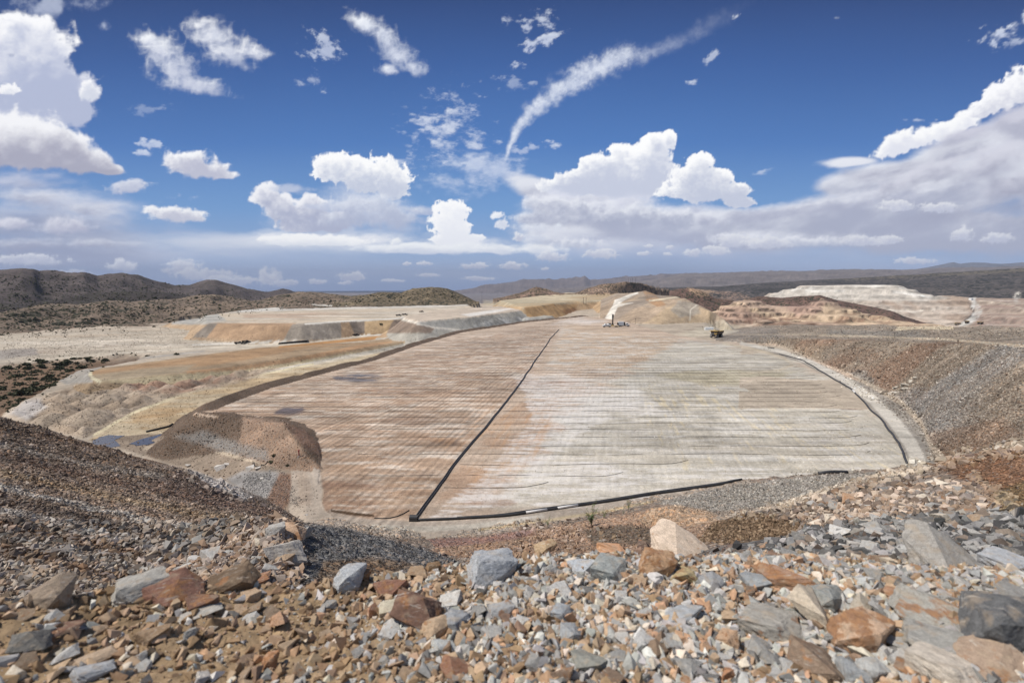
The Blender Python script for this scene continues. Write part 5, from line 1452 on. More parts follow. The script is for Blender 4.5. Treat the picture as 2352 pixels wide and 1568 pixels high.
GR, LG, DG = (172, 170, 164), (196, 193, 186), (122, 121, 118)
CR, OR, BR, TN, WT, CL = (222, 206, 180), (202, 154, 110), (142, 112, 86), (190, 156, 118), (232, 226, 214), (166, 130, 88)
LM = [  # u, v, w, h, colour, rust, label, short name used by the neighbours' labels
    (110, 1368, 80, 44, (166, 142, 116), .2, "wide grey brown block at the far left end of the ledge rim", "the grey brown rim block"),
    (312, 1352, 84, 44, (186, 180, 168), .1, "pale grey flat block leaning on a rust red slab on the ledge rim", "the pale leaning block"),
    (392, 1352, 96, 48, (150, 96, 72), .6, "rust red slab with a flat speckled face on the ledge rim", "the rust red slab"),
    (525, 1336, 92, 46, (112, 84, 54), .3, "dark brown rounded clod on the crest of the ledge rim", "the dark brown clod"),
    (458, 1382, 60, 44, (128, 84, 62), .5, "dark rust brown rock just under the rounded dark clod", "the dark rust rock"),
    (585, 1332, 50, 26, (170, 112, 74), .6, "low orange brown rock right of the dark clod on the rim", "the low orange rim rock"),
    (345, 1458, 54, 44, CL, .1, "soil coloured clod casting a small shadow in the brown earth", "the soil clod"),
    (455, 1410, 80, 20, (190, 184, 172), .1, "long thin pale grey stone lying in the brown soil", "the long thin pale stone"),
    (805, 1322, 74, 58, (190, 194, 196), .05, "pale grey triangular boulder standing on the rim left of centre", "the grey triangular boulder"),
    (896, 1343, 66, 46, (160, 104, 76), .5, "mottled rust and white rock below the rim left of centre", "the mottled rust rock"),
    (840, 1318, 26, 30, (170, 128, 80), .6, "small ochre stone tucked right of the grey triangular boulder", "the ochre rim stone"),
    (960, 1312, 44, 30, (188, 152, 110), .3, "tan pointed rock on the rim left of the big grey boulder", "the tan pointed rock"),
    (995, 1302, 32, 22, (150, 112, 66), .3, "brown knobbly stone on the rim beside the big grey boulder", "the brown knobbly stone"),
    (1130, 1302, 104, 78, (180, 184, 188), .03, "big light grey boulder rising above the rim at the centre", "the big light grey boulder"),
    (955, 1412, 116, 76, (124, 82, 60), .35, "large dark rust brown wedge with a sharp top left of centre", "the dark brown wedge"),
    (1047, 1424, 62, 60, (160, 164, 168), .1, "mid grey block right against the dark brown wedge", "the mid grey block"),
    (998, 1446, 70, 46, (206, 170, 128), .35, "cream and tan rock in front of the dark brown wedge", "the cream and tan rock"),
    (895, 1399, 50, 24, (226, 212, 178), .05, "flat cream stone left of the dark brown wedge", "the flat cream stone"),
    (1150, 1406, 70, 42, (182, 182, 180), .35, "grey rock with an orange stain right of the mid grey block", "the orange stained grey rock"),
    (1018, 1484, 52, 38, (206, 208, 202), .05, "pale whitish grey stone below the cream and tan rock", "the pale whitish stone"),
    (860, 1396, 26, 34, (216, 150, 104), .4, "small upright salmon orange stone left of the flat cream stone", "the salmon stone"),
    (640, 1422, 28, 44, (212, 158, 112), .35, "upright pale orange stone alone in the brown soil", "the upright orange stone"),
    (622, 1516, 34, 36, (214, 142, 78), .5, "bright orange chip in the soil at lower left centre", "the bright orange chip"),
    (206, 1546, 62, 34, (180, 182, 184), .05, "smooth grey rock at the bottom edge on the left", "the smooth grey bottom rock"),
    (208, 1518, 64, 28, (202, 170, 134), .1, "tan oblong stone just behind the smooth grey rock", "the tan oblong stone"),
    (62, 1482, 52, 44, (120, 118, 112), .05, "dark grey lump in the brown soil at lower left", "the dark grey lump"),
    (122, 1452, 70, 24, (134, 90, 66), .3, "flat brown plate of rock in the soil at far left", "the flat brown plate"),
    (1045, 1540, 62, 46, (176, 116, 78), .4, "orange brown rock near the bottom edge left of centre", "the orange brown bottom rock"),
    (470, 1548, 30, 20, (232, 222, 208), .0, "small white pebble near the bottom edge on the left", "the white pebble"),
    (1572, 1258, 132, 70, (226, 200, 172), .22, "huge crumbly pinkish cream boulder on the rim right of centre", "the huge cream boulder"),
    (1512, 1292, 76, 62, (206, 156, 104), .6, "orange and white streaked rock leaning on the huge cream boulder", "the orange streaked rock"),
    (1415, 1262, 80, 30, (220, 156, 100), .4, "bright orange earthy rock on the rim left of the huge cream boulder", "the bright orange rim rock"),
    (1480, 1256, 30, 26, (112, 84, 70), .2, "dark brown cube of rock perched on the huge cream boulder's left", "the dark brown cube"),
    (1255, 1258, 52, 28, (188, 156, 110), .4, "tan ochre rock on the crest right of the big light grey boulder", "the tan crest rock"),
    (1340, 1294, 64, 44, (192, 198, 204), .03, "smooth bluish pale grey rock left of the tilted grey slab", "the bluish grey rock"),
    (1402, 1308, 76, 50, (160, 166, 162), .03, "tilted greenish grey slab with a dark underside", "the tilted greenish slab"),
    (1582, 1324, 68, 42, (200, 174, 112), .4, "ochre yellow rock below the orange streaked rock", "the ochre yellow rock"),
    (1634, 1334, 48, 38, (156, 158, 160), .1, "mid grey rock right of the ochre yellow rock", "the grey neighbour rock"),
    (1746, 1334, 62, 44, (158, 164, 166), .1, "square grey rock left of the brown oval slab", "the square grey rock"),
    (1832, 1334, 120, 50, (176, 130, 96), .55, "brown oval slab with a rusty top edge on the right of the ledge", "the brown oval slab"),
    (1905, 1378, 80, 58, (150, 154, 150), .05, "greenish grey wedge behind the cream topped block", "the greenish wedge"),
    (1882, 1402, 108, 84, (216, 196, 166), .12, "cream topped block with a grey lower face on the right", "the cream topped block"),
    (1992, 1452, 118, 88, (214, 172, 132), .65, "large orange banded slab tilted down to the right", "the orange banded slab"),
    (2192, 1280, 110, 82, (172, 166, 156), .12, "tall grey pyramid shaped boulder at the right of the ledge", "the grey pyramid boulder"),
    (1572, 1417, 104, 34, (178, 182, 184), .05, "long flat grey slab lying level in the gravel", "the long flat grey slab"),
    (1778, 1440, 118, 58, (170, 164, 152), .3, "broad grey slab with a brown stained end", "the broad stained slab"),
    (1882, 1522, 108, 72, (140, 112, 86), .35, "big dark brown block at the bottom edge right of centre", "the big brown block"),
    (2158, 1420, 134, 56, (172, 168, 156), .4, "long greyish slab crossed by a rusty band", "the rusty banded slab"),
    (2326, 1446, 120, 104, (92, 96, 100), .03, "big charcoal grey boulder cut by the right edge", "the charcoal boulder"),
    (2178, 1486, 124, 60, (160, 158, 150), .15, "curved grey striped rock below the rusty banded slab", "the striped rock"),
    (2188, 1545, 112, 50, (222, 206, 184), .15, "cream white rock at the bottom edge on the right", "the cream bottom rock"),
    (2290, 1522, 96, 72, (178, 148, 120), .35, "tan brown layered rock in the bottom right corner", "the corner rock"),
    (1352, 1520, 78, 58, (150, 150, 138), .05, "olive grey rounded rock near the bottom at centre right", "the olive rock"),
    (1676, 1470, 38, 38, (216, 168, 120), .35, "tan orange cube of stone below the broad stained slab", "the tan orange cube"),
    (1682, 1550, 38, 34, (210, 138, 78), .4, "orange stone at the bottom edge below the tan orange cube", "the orange edge stone"),
    (1310, 1448, 48, 44, (170, 174, 176), .05, "upright grey splinter of rock at the centre", "the grey splinter"),
    (1966, 1545, 46, 44, (168, 172, 172), .05, "grey block by the bottom edge right of the big brown block", "the grey bottom block"),
    (2008, 1540, 48, 46, (194, 194, 188), .05, "paler grey block by the bottom edge, one of a touching pair", "the paler bottom block"),
    (2092, 1372, 76, 26, (206, 146, 96), .45, "long low orange rock lying in brown soil on the right", "the low orange rock"),
    (2330, 1300, 70, 30, (182, 186, 190), .1, "pale blue grey slab at the right edge of the ledge", "the pale edge slab"),
    (1290, 1408, 40, 36, (172, 178, 182), .0, "blue grey lump above the grey splinter", "the blue grey lump"),
]
BOOK = []
fg_spots = []
for u, v, w, h, c, ru, lab, short in LM:
    if v > 1360 and w > 50: w, h = w * .88, h * .88
    o = place_rock(u, v, w, h, c, ru, lab)
    if o is not None:
        fg_spots.append((o.location.x, o.location.y, o.scale.x))
        BOOK.append((u, v, short))

PALR = [(GR, .1, "grey"), (LG, .05, "pale grey"), (DG, .05, "dark grey"), (CR, .15, "cream"), (OR, .4, "orange"), (BR, .4, "rust brown"), (TN, .25, "tan"), (WT, .05, "white"), (GR, .35, "rust stained grey"), (LG, .3, "orange flecked pale grey")]
WR = np.array([.24, .2, .08, .1, .09, .05, .1, .04, .06, .04]); WR /= WR.sum()
WL = np.array([.08, .07, .05, .08, .06, .12, .42, .03, .05, .04]); WL /= WL.sum()
used_labels = {}


def auto_label(size_word, colour, kind, u, v, book, where):
    best = min(book, key=lambda b: (b[0] - u) ** 2 + ((b[1] - v) * 1.6) ** 2)
    du, dv = u - best[0], v - best[1]
    far = math.hypot(du, dv)
    if abs(du) > abs(dv) * 1.2: rel = "left of" if du < 0 else "right of"
    else: rel = "behind" if dv < 0 else "in front of"
    near_w = "close " if far < 62 else ("a little way " if far < 120 else "well ")
    def fit(tail):
        for head in ((size_word, near_w), (size_word, ""), ("", "")):
            t_ = f"{head[0]} {colour} {kind} {head[1]}{rel} {best[2]}{tail}".strip()
            if len(t_.split()) <= 16: return t_
        return t_
    opts = [fit(""), fit(", rimward" if dv < 0 else ", viewerward"), fit(", leftward" if du < 0 else ", rightward")]
    for l in opts:
        if l not in used_labels:
            used_labels[l] = 1
            return l
    return opts[0]


def rocks_among(n, poly, wr, hr, pal, wts, book, kind, group, rlo=0, rhi=1e9, name='rock', mid=True, gap=.8, tries=40):
    P = np.asarray(poly, float)
    spots = []
    c = 0; t = 0
    while c < n and t < n * tries:
        t += 1
        u = random.uniform(P[:, 0].min(), P[:, 0].max()); v = random.uniform(P[:, 1].min(), P[:, 1].max())
        if poly_sd(np.array([u]), np.array([v]), P)[0] < 0: continue
        w = wr[0] + (wr[1] - wr[0]) * random.random() ** 2.0
        if any((u - a) ** 2 + ((v - b) * 1.3) ** 2 < (gap * (w + w2) * .5) ** 2 for a, b, w2 in spots): continue
        x, y, z, r = hit(u, v)[0]
        if not (rlo <= r <= rhi): continue
        i = int(rng.choice(len(pal), p=wts)); rgb, ru, cn = pal[i]
        jit = random.uniform(.88, 1.1)
        rgb = tuple(min(250, q_ * jit) for q_ in rgb)
        ratio = random.uniform(.5, .95)
        sw = "broad" if ratio < .6 and w > (wr[0] + wr[1]) * .45 else ("large" if w > wr[0] + (wr[1] - wr[0]) * .6 else ("fair sized" if w > wr[0] + (wr[1] - wr[0]) * .25 else "small"))
        kw = kind if ratio > .6 else ("flat " + kind)
        lab = auto_label(sw, cn, kw, u, v, book, '')
        place_rock(u, v, w, w * ratio, rgb, ru, lab, cat=kind.split()[-1], name=name, group=group, big=(w > 45 and not mid), rx=random.uniform(-.5, .5), rz=random.uniform(-3, 3), lift=.2)
        spots.append((u, v, w)); c += 1


lm_spots = [(u, v, w * .9) for u, v, w, h, *_ in LM]
EXTRA = []
def among_ledge(n, poly, wr, wts):
    P = np.asarray(poly, float); c = 0; t = 0
    while c < n and t < n * 60:
        t += 1
        u = random.uniform(P[:, 0].min(), P[:, 0].max()); v = random.uniform(P[:, 1].min(), P[:, 1].max())
        if poly_sd(np.array([u]), np.array([v]), P)[0] < 0: continue
        w = wr[0] + (wr[1] - wr[0]) * random.random() ** 2.2
        if any((u - a) ** 2 + ((v - b) * 1.4) ** 2 < (.42 * (w + w2)) ** 2 for a, b, w2 in lm_spots): continue
        i = int(rng.choice(len(PALR), p=wts)); rgb, ru, cn = PALR[i]
        jit = random.uniform(.86, 1.1); rgb = tuple(min(250, q_ * jit) for q_ in rgb)
        ratio = random.uniform(.5, .95)
        sw = "large" if w > wr[0] + (wr[1] - wr[0]) * .55 else ("fair sized" if w > wr[0] + (wr[1] - wr[0]) * .25 else "small")
        lab = auto_label(sw, cn, "stone" if ratio > .62 else "flat stone", u, v, BOOK, '')
        place_rock(u, v, w, w * ratio, rgb, ru, lab, group="loose stones on the ledge", big=False, rx=random.uniform(-.6, .6), rz=random.uniform(-3, 3), lift=.22)
        lm_spots.append((u, v, w)); c += 1


among_ledge(26, [(0, 1400), (300, 1365), (700, 1360), (860, 1420), (860, 1565), (0, 1565)], (24, 44), WL)
among_ledge(120, [(860, 1345), (1080, 1320), (1300, 1290), (1700, 1300), (2000, 1320), (2352, 1340), (2352, 1568), (860, 1568)], (22, 58), WR)
BKP = [(650, 1263, "the biggest pile boulder"), (600, 1300, "the foot of the boulder pile"), (560, 1235, "the pile's left flank")]
place_rock(650, 1263, 76, 62, (190, 182, 170), .3, "biggest grey boulder near the top of the left boulder pile", cat='boulder', name='boulder')
place_rock(632, 1218, 40, 32, (182, 178, 170), .1, "grey boulder right at the top of the left boulder pile", cat='boulder', name='boulder')
place_rock(668, 1222, 52, 28, (214, 172, 132), .5, "orange and white streaked boulder on top of the left boulder pile", cat='boulder', name='boulder')
place_rock(694, 1220, 34, 26, (178, 174, 168), .1, "grey boulder at the right shoulder of the left boulder pile", cat='boulder', name='boulder')
PILE = [(430, 1240), (560, 1200), (650, 1195), (705, 1215), (700, 1330), (560, 1335), (420, 1330), (330, 1310)]
rocks_among(36, PILE, (17, 36), 0, PALR, np.array([.25, .2, .05, .1, .1, .05, .15, .02, .05, .03]), BKP, "boulder", "boulders of the left pile", 8, 60, name='boulder', gap=.55)
BKR = [(1905, 1155, "the left part of the cream pile"), (2050, 1130, "the middle of the cream pile"), (2190, 1150, "the right part of the cream pile"), (1980, 1185, "the foot of the cream pile")]
rocks_among(40, [(1800, 1180), (1900, 1135), (2080, 1105), (2190, 1105), (2270, 1160), (2240, 1190), (2000, 1205), (1880, 1205)], (15, 34), 0, PALR, np.array([.18, .18, .08, .2, .1, .08, .12, .02, .02, .02]), BKR, "boulder", "boulders of the cream pile", 14, 70, name='boulder', gap=.55)
BKD = [(1850, 1245, "the left end of the dark stone band"), (2050, 1225, "the middle of the dark stone band"), (2260, 1215, "the right end of the dark stone band")]
rocks_among(44, [(1640, 1290), (1760, 1245), (1900, 1215), (2100, 1195), (2352, 1190), (2352, 1290), (2240, 1300), (2150, 1300), (1900, 1290)], (22, 44), 0, PALR, np.array([.3, .22, .25, .06, .04, .05, .04, .02, .02, 0]), BKD, "rock", "rocks of the dark band right of the ledge", 3, 26, gap=.6)
BKF = [(2068, 888, "the white boulder patch on the right flank")]
for i, (u, v, w) in enumerate([(2046, 898, 14), (2060, 892, 15), (2072, 886, 14), (2084, 880, 13), (2094, 874, 12), (2056, 902, 12), (2070, 896, 12), (2040, 904, 12), (2082, 890, 10), (2050, 890, 10), (2090, 884, 9), (2102, 870, 9)]):
    u += random.uniform(-7, 7); v += random.uniform(-4, 4)
    place_rock(u, v, w * random.uniform(.5, 1.0), w * .42, (214, 204, 186), 0, "white boulder in the long white patch on the right flank", cat='boulder', name='boulder', group="white boulders on the right flank", big=False)
for u, v, w, lab in [(505, 1072, 20, "large white boulder on the toe of the left slope"), (520, 1066, 10, "smaller white boulder just behind a larger one left of the road fork"), (572, 1075, 17, "rounded pale grey boulder beside the dirt track"),
                     (592, 1075, 11, "second smaller pale boulder right of the rounded one"), (600, 1098, 9, "small white rock nearest the grey gravel slope"), (432, 1068, 12, "white rock furthest left by the toe of the slope"),
                     (703, 1182, 7, "single bright white rock alone on the haul road"), (474, 1078, 8, "small brown rock left of the large white boulder")]:
    place_rock(u, v, w, w * .7, (170, 140, 110) if 'brown' in lab else (226, 218, 206), 0, lab, cat='boulder' if w > 12 else 'rock', name='boulder' if w > 12 else 'rock', big=False)

# ---- countless small stones as stuff
SM_T = [hull_rock(3000 + i, npts=[8, 9, 10, 12][i % 4], flat=[.8, .6, .9][i % 3]) for i in range(24)]
TINY_T = []
_t = np.array([[1, 0, 0], [-1, 0, 0], [0, 1, 0], [0, -1, 0], [0, 0, 1], [0, 0, -1]], float)
TINY_F = np.array([[0, 2, 4], [2, 1, 4], [1, 3, 4], [3, 0, 4], [2, 0, 5], [1, 2, 5], [3, 1, 5], [0, 3, 5]])
for i in range(16):
    g = np.random.default_rng(4000 + i)
    TINY_T.append((_t * g.uniform(.55, 1.15, (6, 1)) + g.normal(size=(6, 3)) * .2, TINY_F))


def rand_rot(n, g):
    q_ = g.normal(size=(n, 4)); q_ /= np.linalg.norm(q_, axis=1)[:, None]
    w, x, y, z = q_.T
    return np.stack([np.stack([1 - 2 * (y * y + z * z), 2 * (x * y - z * w), 2 * (x * z + y * w)], -1),
                     np.stack([2 * (x * y + z * w), 1 - 2 * (x * x + z * z), 2 * (y * z - x * w)], -1),
                     np.stack([2 * (x * z - y * w), 2 * (y * z + x * w), 1 - 2 * (x * x + y * y)], -1)], 1)


class Heap:
    def __init__(s): s.V = []; s.F = []; s.C = []; s.n = 0

    def add(s, pos, size, cols, g, tiny=False, flat=.75, sink=.2):
        T = TINY_T if tiny else SM_T
        kk = g.integers(0, len(T), len(pos))
        for t in range(len(T)):
            sel = kk == t; n = int(sel.sum())
            if not n: continue
            base, Fc = T[t]; sz_ = size[sel]
            sc = np.stack([sz_ * g.uniform(.7, 1.25, n), sz_ * g.uniform(.6, 1.1, n), sz_ * g.uniform(.5, .95, n) * flat / .75], -1)
            v = np.einsum('nij,nkj->nki', rand_rot(n, g), base[None] * sc[:, None])
            v = v + pos[sel][:, None]; v[..., 2] += (sz_ * (.35 - sink))[:, None]
            nv = base.shape[0]
            s.V.append(v.reshape(-1, 3)); s.F.append((Fc[None] + (np.arange(n) * nv)[:, None, None] + s.n).reshape(-1, 3))
            s.C.append(np.repeat(cols[sel], nv, 0)); s.n += n * nv

    def build(s, name, mat, label, cat):
        o = np_mesh(name, np.vstack(s.V), np.vstack(s.F), mat, np.vstack(s.C))
        return props(o, label, cat, None, 'stuff')


def pick_cols(n, pal, wts, g, k=.84, jit=.14):
    P = np.array([lin(c, k) for c in pal]); w = np.array(wts, float); w /= w.sum()
    c = P[g.choice(len(pal), n, p=w)]
    return np.clip(c * (1 + g.uniform(-jit, jit, (n, 1))) * (1 + g.uniform(-.04, .04, (n, 3))), .01, .9)


gg = np.random.default_rng(77)
COLS = [GR, LG, DG, CR, OR, BR, TN, WT, CL]
hp = Heap()
n = 76000
rr_ = np.sqrt(gg.uniform(1.05 ** 2, 3.1 ** 2, n)); aa_ = gg.uniform(R(-54), R(54), n)
x = rr_ * np.sin(aa_); y = rr_ * np.cos(aa_)
lft = sstep(-1.0, .3, x + (fbm(x / .5, y / .5, 3, 5) - .5) * 1.1)
keep = gg.random(n) < (.36 + .64 * lft)
x = x[keep]; y = y[keep]; lft = lft[keep]; n = len(x)
sz = .0028 + .027 * gg.random(n) ** 4.6 + .006 * lft * gg.random(n) ** 1.5
cl = pick_cols(n, COLS, [.06, .06, .03, .07, .03, .05, .33, .03, .34], gg)
cr_ = pick_cols(n, COLS, [.24, .16, .08, .12, .08, .06, .18, .02, .06], gg)
for q_ in (cl, cr_):
    l_ = q_ @ np.array([.3, .5, .2]); q_[:] = (l_[:, None] + (q_ - l_[:, None]) * .80) * .90 + np.array([.33, .27, .20]) * .09
use = gg.random(n) < lft
hp.add(np.stack([x, y, ground(x, y)], -1), sz, np.where(use[:, None], cr_, cl), gg)
hp.build("ledge_gravel", M_GRAVEL, "loose grey, orange and cream gravel covering the foreground ledge", "gravel")
hs = Heap()


def scatter(n, poly, px, pal, wts, rlo, rhi, tiny=True, heap=None, k=.84, flat=.8, sink=.2, power=2.2, need=None):
    P = np.asarray(poly, float)
    u = gg.uniform(P[:, 0].min() - 18, P[:, 0].max() + 18, n); v = gg.uniform(P[:, 1].min() - 12, P[:, 1].max() + 12, n)
    s = poly_sd(u, v, P) + (fbm(u / 22, v / 14, 3, 17) - .5) * 34 > gg.random(n) * 16 - 4
    u = u[s]; v = v[s]
    q_ = hit(u, v)
    ok = np.isfinite(q_[:, 0]) & (q_[:, 3] >= rlo) & (q_[:, 3] <= rhi)
    q_ = q_[ok]
    if need is not None:
        vv = fbm(u[ok] / need[0], v[ok] / need[1], 3, need[2]); q_ = q_[vv > need[3]]
    m = len(q_)
    if not m: return
    d = np.hypot(q_[:, 3], EYE - q_[:, 2]) / F
    size = (px[0] + (px[1] - px[0]) * gg.random(m) ** power) * .5 * d
    cc = pick_cols(m, pal, wts, gg, k)
    if heap is None:
        a_i = np.clip(((np.arctan2(q_[:, 0], q_[:, 1]) - AZ[0]) / R(FS)).astype(int), 0, len(az_f) - 1)
        r_i = np.clip(np.searchsorted(RR, q_[:, 3]), 0, NR - 1)
        gc = C[a_i, r_i]
        l0 = cc @ np.array([.3, .5, .2]); l1 = gc @ np.array([.3, .5, .2])
        cc = cc * .28 + gc * (.72 * (l0 / np.maximum(l0.mean(), .01)) ** 1.1)[:, None] * 1.08
    (heap or hs).add(q_[:, :3], size, np.clip(cc, .01, .8), gg, tiny, flat, sink)


LS = [(0, 940), (640, 1158), (700, 1200), (690, 1260), (560, 1300), (300, 1352), (0, 1395)]
scatter(26000, LS, (3, 9), [(150, 130, 112), (120, 104, 92), (176, 160, 142), (140, 108, 80), (196, 188, 178)], [.35, .25, .18, .15, .07], 12, 110)
scatter(9000, [(0, 1200), (300, 1200), (620, 1190), (700, 1240), (560, 1340), (300, 1352), (0, 1395)], (3, 15), [GR, TN, (150, 124, 98), LG, DG, OR, CR], [.2, .2, .2, .15, .1, .06, .09], 10, 60, False)
scatter(2600, [(430, 1200), (650, 1190), (710, 1215), (700, 1345), (380, 1345), (300, 1310)], (6, 24), [GR, TN, OR, LG, CR], [.3, .3, .12, .2, .08], 8, 60, False)
scatter(5000, [(700, 1200), (850, 1212), (1060, 1285), (1000, 1320), (700, 1350), (690, 1260)], (3, 8), [(120, 120, 118), (96, 96, 96), (150, 146, 140), (128, 104, 80)], [.4, .3, .2, .1], 10, 80)
scatter(1800, [(380, 1050), (470, 1080), (600, 1150), (580, 1165), (480, 1120)], (3, 9), [(216, 208, 198), (180, 172, 164), (160, 140, 120)], [.5, .3, .2], 60, 130)
scatter(9000, [(560, 1085), (660, 1085), (690, 1150), (640, 1180), (560, 1150)], (2, 4.5), [(168, 166, 162), (140, 138, 136), (190, 186, 180)], [.4, .3, .3], 60, 160)
scatter(16000, [(1500, 1155), (1700, 1108), (1880, 1088), (2090, 1074), (2060, 1110), (1850, 1160), (1640, 1190), (1560, 1165)], (3, 8), [(168, 160, 148), (142, 136, 126), (194, 186, 172)], [.45, .3, .25], 55, 150)
scatter(9000, [(1640, 1195), (1740, 1170), (1850, 1138), (2000, 1090), (2160, 1050), (2352, 1005), (2352, 1045), (2160, 1080), (1980, 1140), (1880, 1170), (1720, 1200)], (5, 14), [CR, (206, 186, 156), LG, TN, (226, 216, 196)], [.3, .25, .15, .15, .15], 40, 150, False)
scatter(6500, [(1780, 1200), (1860, 1150), (2080, 1095), (2230, 1110), (2310, 1190), (2000, 1230)], (7, 20), [CR, TN, GR, (150, 130, 112), OR, DG], [.25, .2, .2, .2, .07, .08], 12, 70, False)
scatter(3000, [(2180, 1120), (2300, 1190), (2352, 1200), (2352, 1170), (2240, 1090)], (5, 13), [CR, (206, 186, 156), GR], [.5, .3, .2], 20, 90, False)
scatter(6500, [(1600, 1300), (1750, 1245), (1900, 1205), (2100, 1185), (2352, 1175), (2352, 1330), (2000, 1320), (1700, 1310)], (6, 28), [GR, DG, (96, 98, 98), LG, TN, BR, CR], [.28, .22, .14, .16, .08, .06, .06], 2.8, 28, False)
scatter(9000, [(1600, 1245), (1640, 1195), (1740, 1178), (1900, 1200), (1870, 1240)], (3, 11), [(140, 112, 84), (112, 92, 70), (170, 148, 120)], [.4, .3, .3], 20, 60)
scatter(7000, [(980, 1240), (1240, 1215), (1500, 1170), (1700, 1215), (1700, 1260), (1040, 1300)], (2.5, 8), [(176, 146, 118), (150, 122, 98), (190, 166, 140), (164, 128, 116), (130, 120, 110)], [.3, .25, .2, .15, .1], 40, 90)
scatter(4500, [(2130, 1065), (2240, 1038), (2360, 1030), (2360, 1190), (2240, 1110)], (2, 6), [(140, 104, 76), (110, 84, 62), (170, 140, 108)], [.5, .3, .2], 25, 110)
scatter(30000, [(1700, 778), (1900, 780), (2100, 787), (2352, 797), (2352, 1010), (2140, 1062), (2110, 1000), (1960, 890), (1860, 830)], (2, 5.5), [(150, 134, 120), (124, 108, 96), (172, 162, 150), (136, 98, 74), (190, 184, 176)], [.35, .25, .2, .12, .08], 100, 420)
scatter(5000, [(1700, 745), (2352, 745), (2352, 795), (1700, 775)], (1.5, 4), [(150, 138, 122), (110, 98, 86), (180, 166, 146)], [.4, .4, .2], 250, 560)
scatter(3500, [(380, 1000), (460, 945), (660, 970), (720, 1050), (740, 1080), (600, 1078), (480, 1040)], (2, 5), [(150, 122, 98), (110, 92, 76), (180, 156, 132)], [.4, .35, .25], 100, 200)
scatter(900, [(1180, 1200), (1300, 1195), (1420, 1220), (1500, 1240), (1200, 1260)], (5, 14), [(160, 130, 110), GR, TN], [.4, .3, .3], 40, 90, False)
scatter(1500, [(940, 1295), (1080, 1255), (1700, 1245), (1700, 1290), (1250, 1275), (1050, 1300)], (6, 15), [GR, TN, (170, 130, 100)], [.4, .3, .3], 2.3, 90, False)
scatter(700, [(380, 1062), (470, 1092), (600, 1156), (640, 1172), (560, 1165), (450, 1120)], (7, 15), [(196, 186, 174), (160, 144, 126)], [.5, .5], 60, 130, False)
scatter(1500, [(1800, 806), (1996, 884), (2116, 975), (2150, 1050), (2170, 1050), (2140, 960), (2020, 870), (1830, 800)], (4, 10), [(170, 158, 142), (130, 114, 100), (200, 190, 174)], [.4, .35, .25], 100, 420, False)
scatter(22000, [(30, 940), (140, 895), (200, 880), (520, 850), (900, 790), (1040, 768), (600, 890), (460, 945), (380, 1000), (250, 1030), (100, 985)], (1.2, 3.2), [(196, 176, 150), (150, 128, 106), (176, 152, 126)], [.4, .3, .3], 100, 520)
scatter(9000, [(0, 775), (380, 752), (640, 782), (400, 812), (0, 836)], (1.0, 2.6), [(196, 176, 150), (150, 128, 106)], [.5, .5], 100, 900)
scatter(34000, [(480, 945), (620, 892), (860, 828), (1100, 800), (1700, 800), (1900, 890), (2080, 1050), (1700, 1100), (960, 1188), (760, 1180), (740, 1040), (640, 975)], (1.2, 3.2), [(200, 176, 148), (166, 140, 116), (226, 214, 200)], [.45, .35, .2], 75, 420, sink=.35)
scatter(5000, [(250, 1020), (380, 1010), (560, 1050), (700, 1080), (740, 1180), (620, 1180), (540, 1110)], (1.5, 4.5), [(170, 152, 132), (140, 122, 104), (200, 190, 176)], [.4, .35, .25], 60, 200)
hs.build("slope_rubble", M_GRAVEL, "countless broken stones strewn over the dump slopes round the pad", "rubble")

# ------------------------------------------------------------------ scrub
def leaf_material(name, a, b):
    N = NT(name)
    pos = N.n("ShaderNodeNewGeometry").outputs['Position']
    n = N.noise(pos, 3.0, 3, .6).outputs[0]
    return N.finish(N.mix(N.ramp(n, .35, .65), (*a, 1), (*b, 1)), .9, None, .1)


M_LEAF = leaf_material("scrub_leaf", (.06, .062, .035), (.115, .112, .065))
M_WEED = leaf_material("weed_leaf", (.10, .14, .05), (.20, .24, .11))
M_STEM = plain("woody_stem", (.16, .12, .08), .9)


def shrub_mesh(seed, n=120):
    g = np.random.default_rng(seed)
    d = g.normal(size=(n, 3)); d /= np.linalg.norm(d, axis=1)[:, None]; d[:, 2] = np.abs(d[:, 2]) * .9
    r = g.uniform(.45, 1.0, n) * (0.8 + .35 * fbm(d[:, 0] * 2 + seed, d[:, 1] * 2, 2, seed))
    c = d * r[:, None] * [1, 1, .85] + [0, 0, .12]
    V_, F_ = [], []
    for i in range(n):
        a = g.normal(size=3); a /= np.linalg.norm(a); b = np.cross(a, g.normal(size=3)); b /= np.linalg.norm(b)
        s = g.uniform(.12, .26)
        k = len(V_); V_ += [c[i] - a * s - b * s * .7, c[i] + a * s - b * s * .7, c[i] + a * s * .8 + b * s * .7, c[i] - a * s * .8 + b * s * .7]; F_.append((k, k + 1, k + 2, k + 3))
    me = bpy.data.meshes.new("shrub_shape"); me.from_pydata([tuple(q_) for q_ in V_], [], F_); me.materials.append(M_LEAF); me.update()
    return me


SHR = [shrub_mesh(60 + i) for i in range(5)]


def shrub(x, y, z, s, label, group=None):
    o = bpy.data.objects.new("shrub", random.choice(SHR))
    o.location = (x, y, z - s * .12); o.scale = (s, s, s * random.uniform(.7, 1)); o.rotation_euler = (0, 0, random.uniform(0, 6.28))
    COL.objects.link(o)
    return props(o, label, "shrub", group)


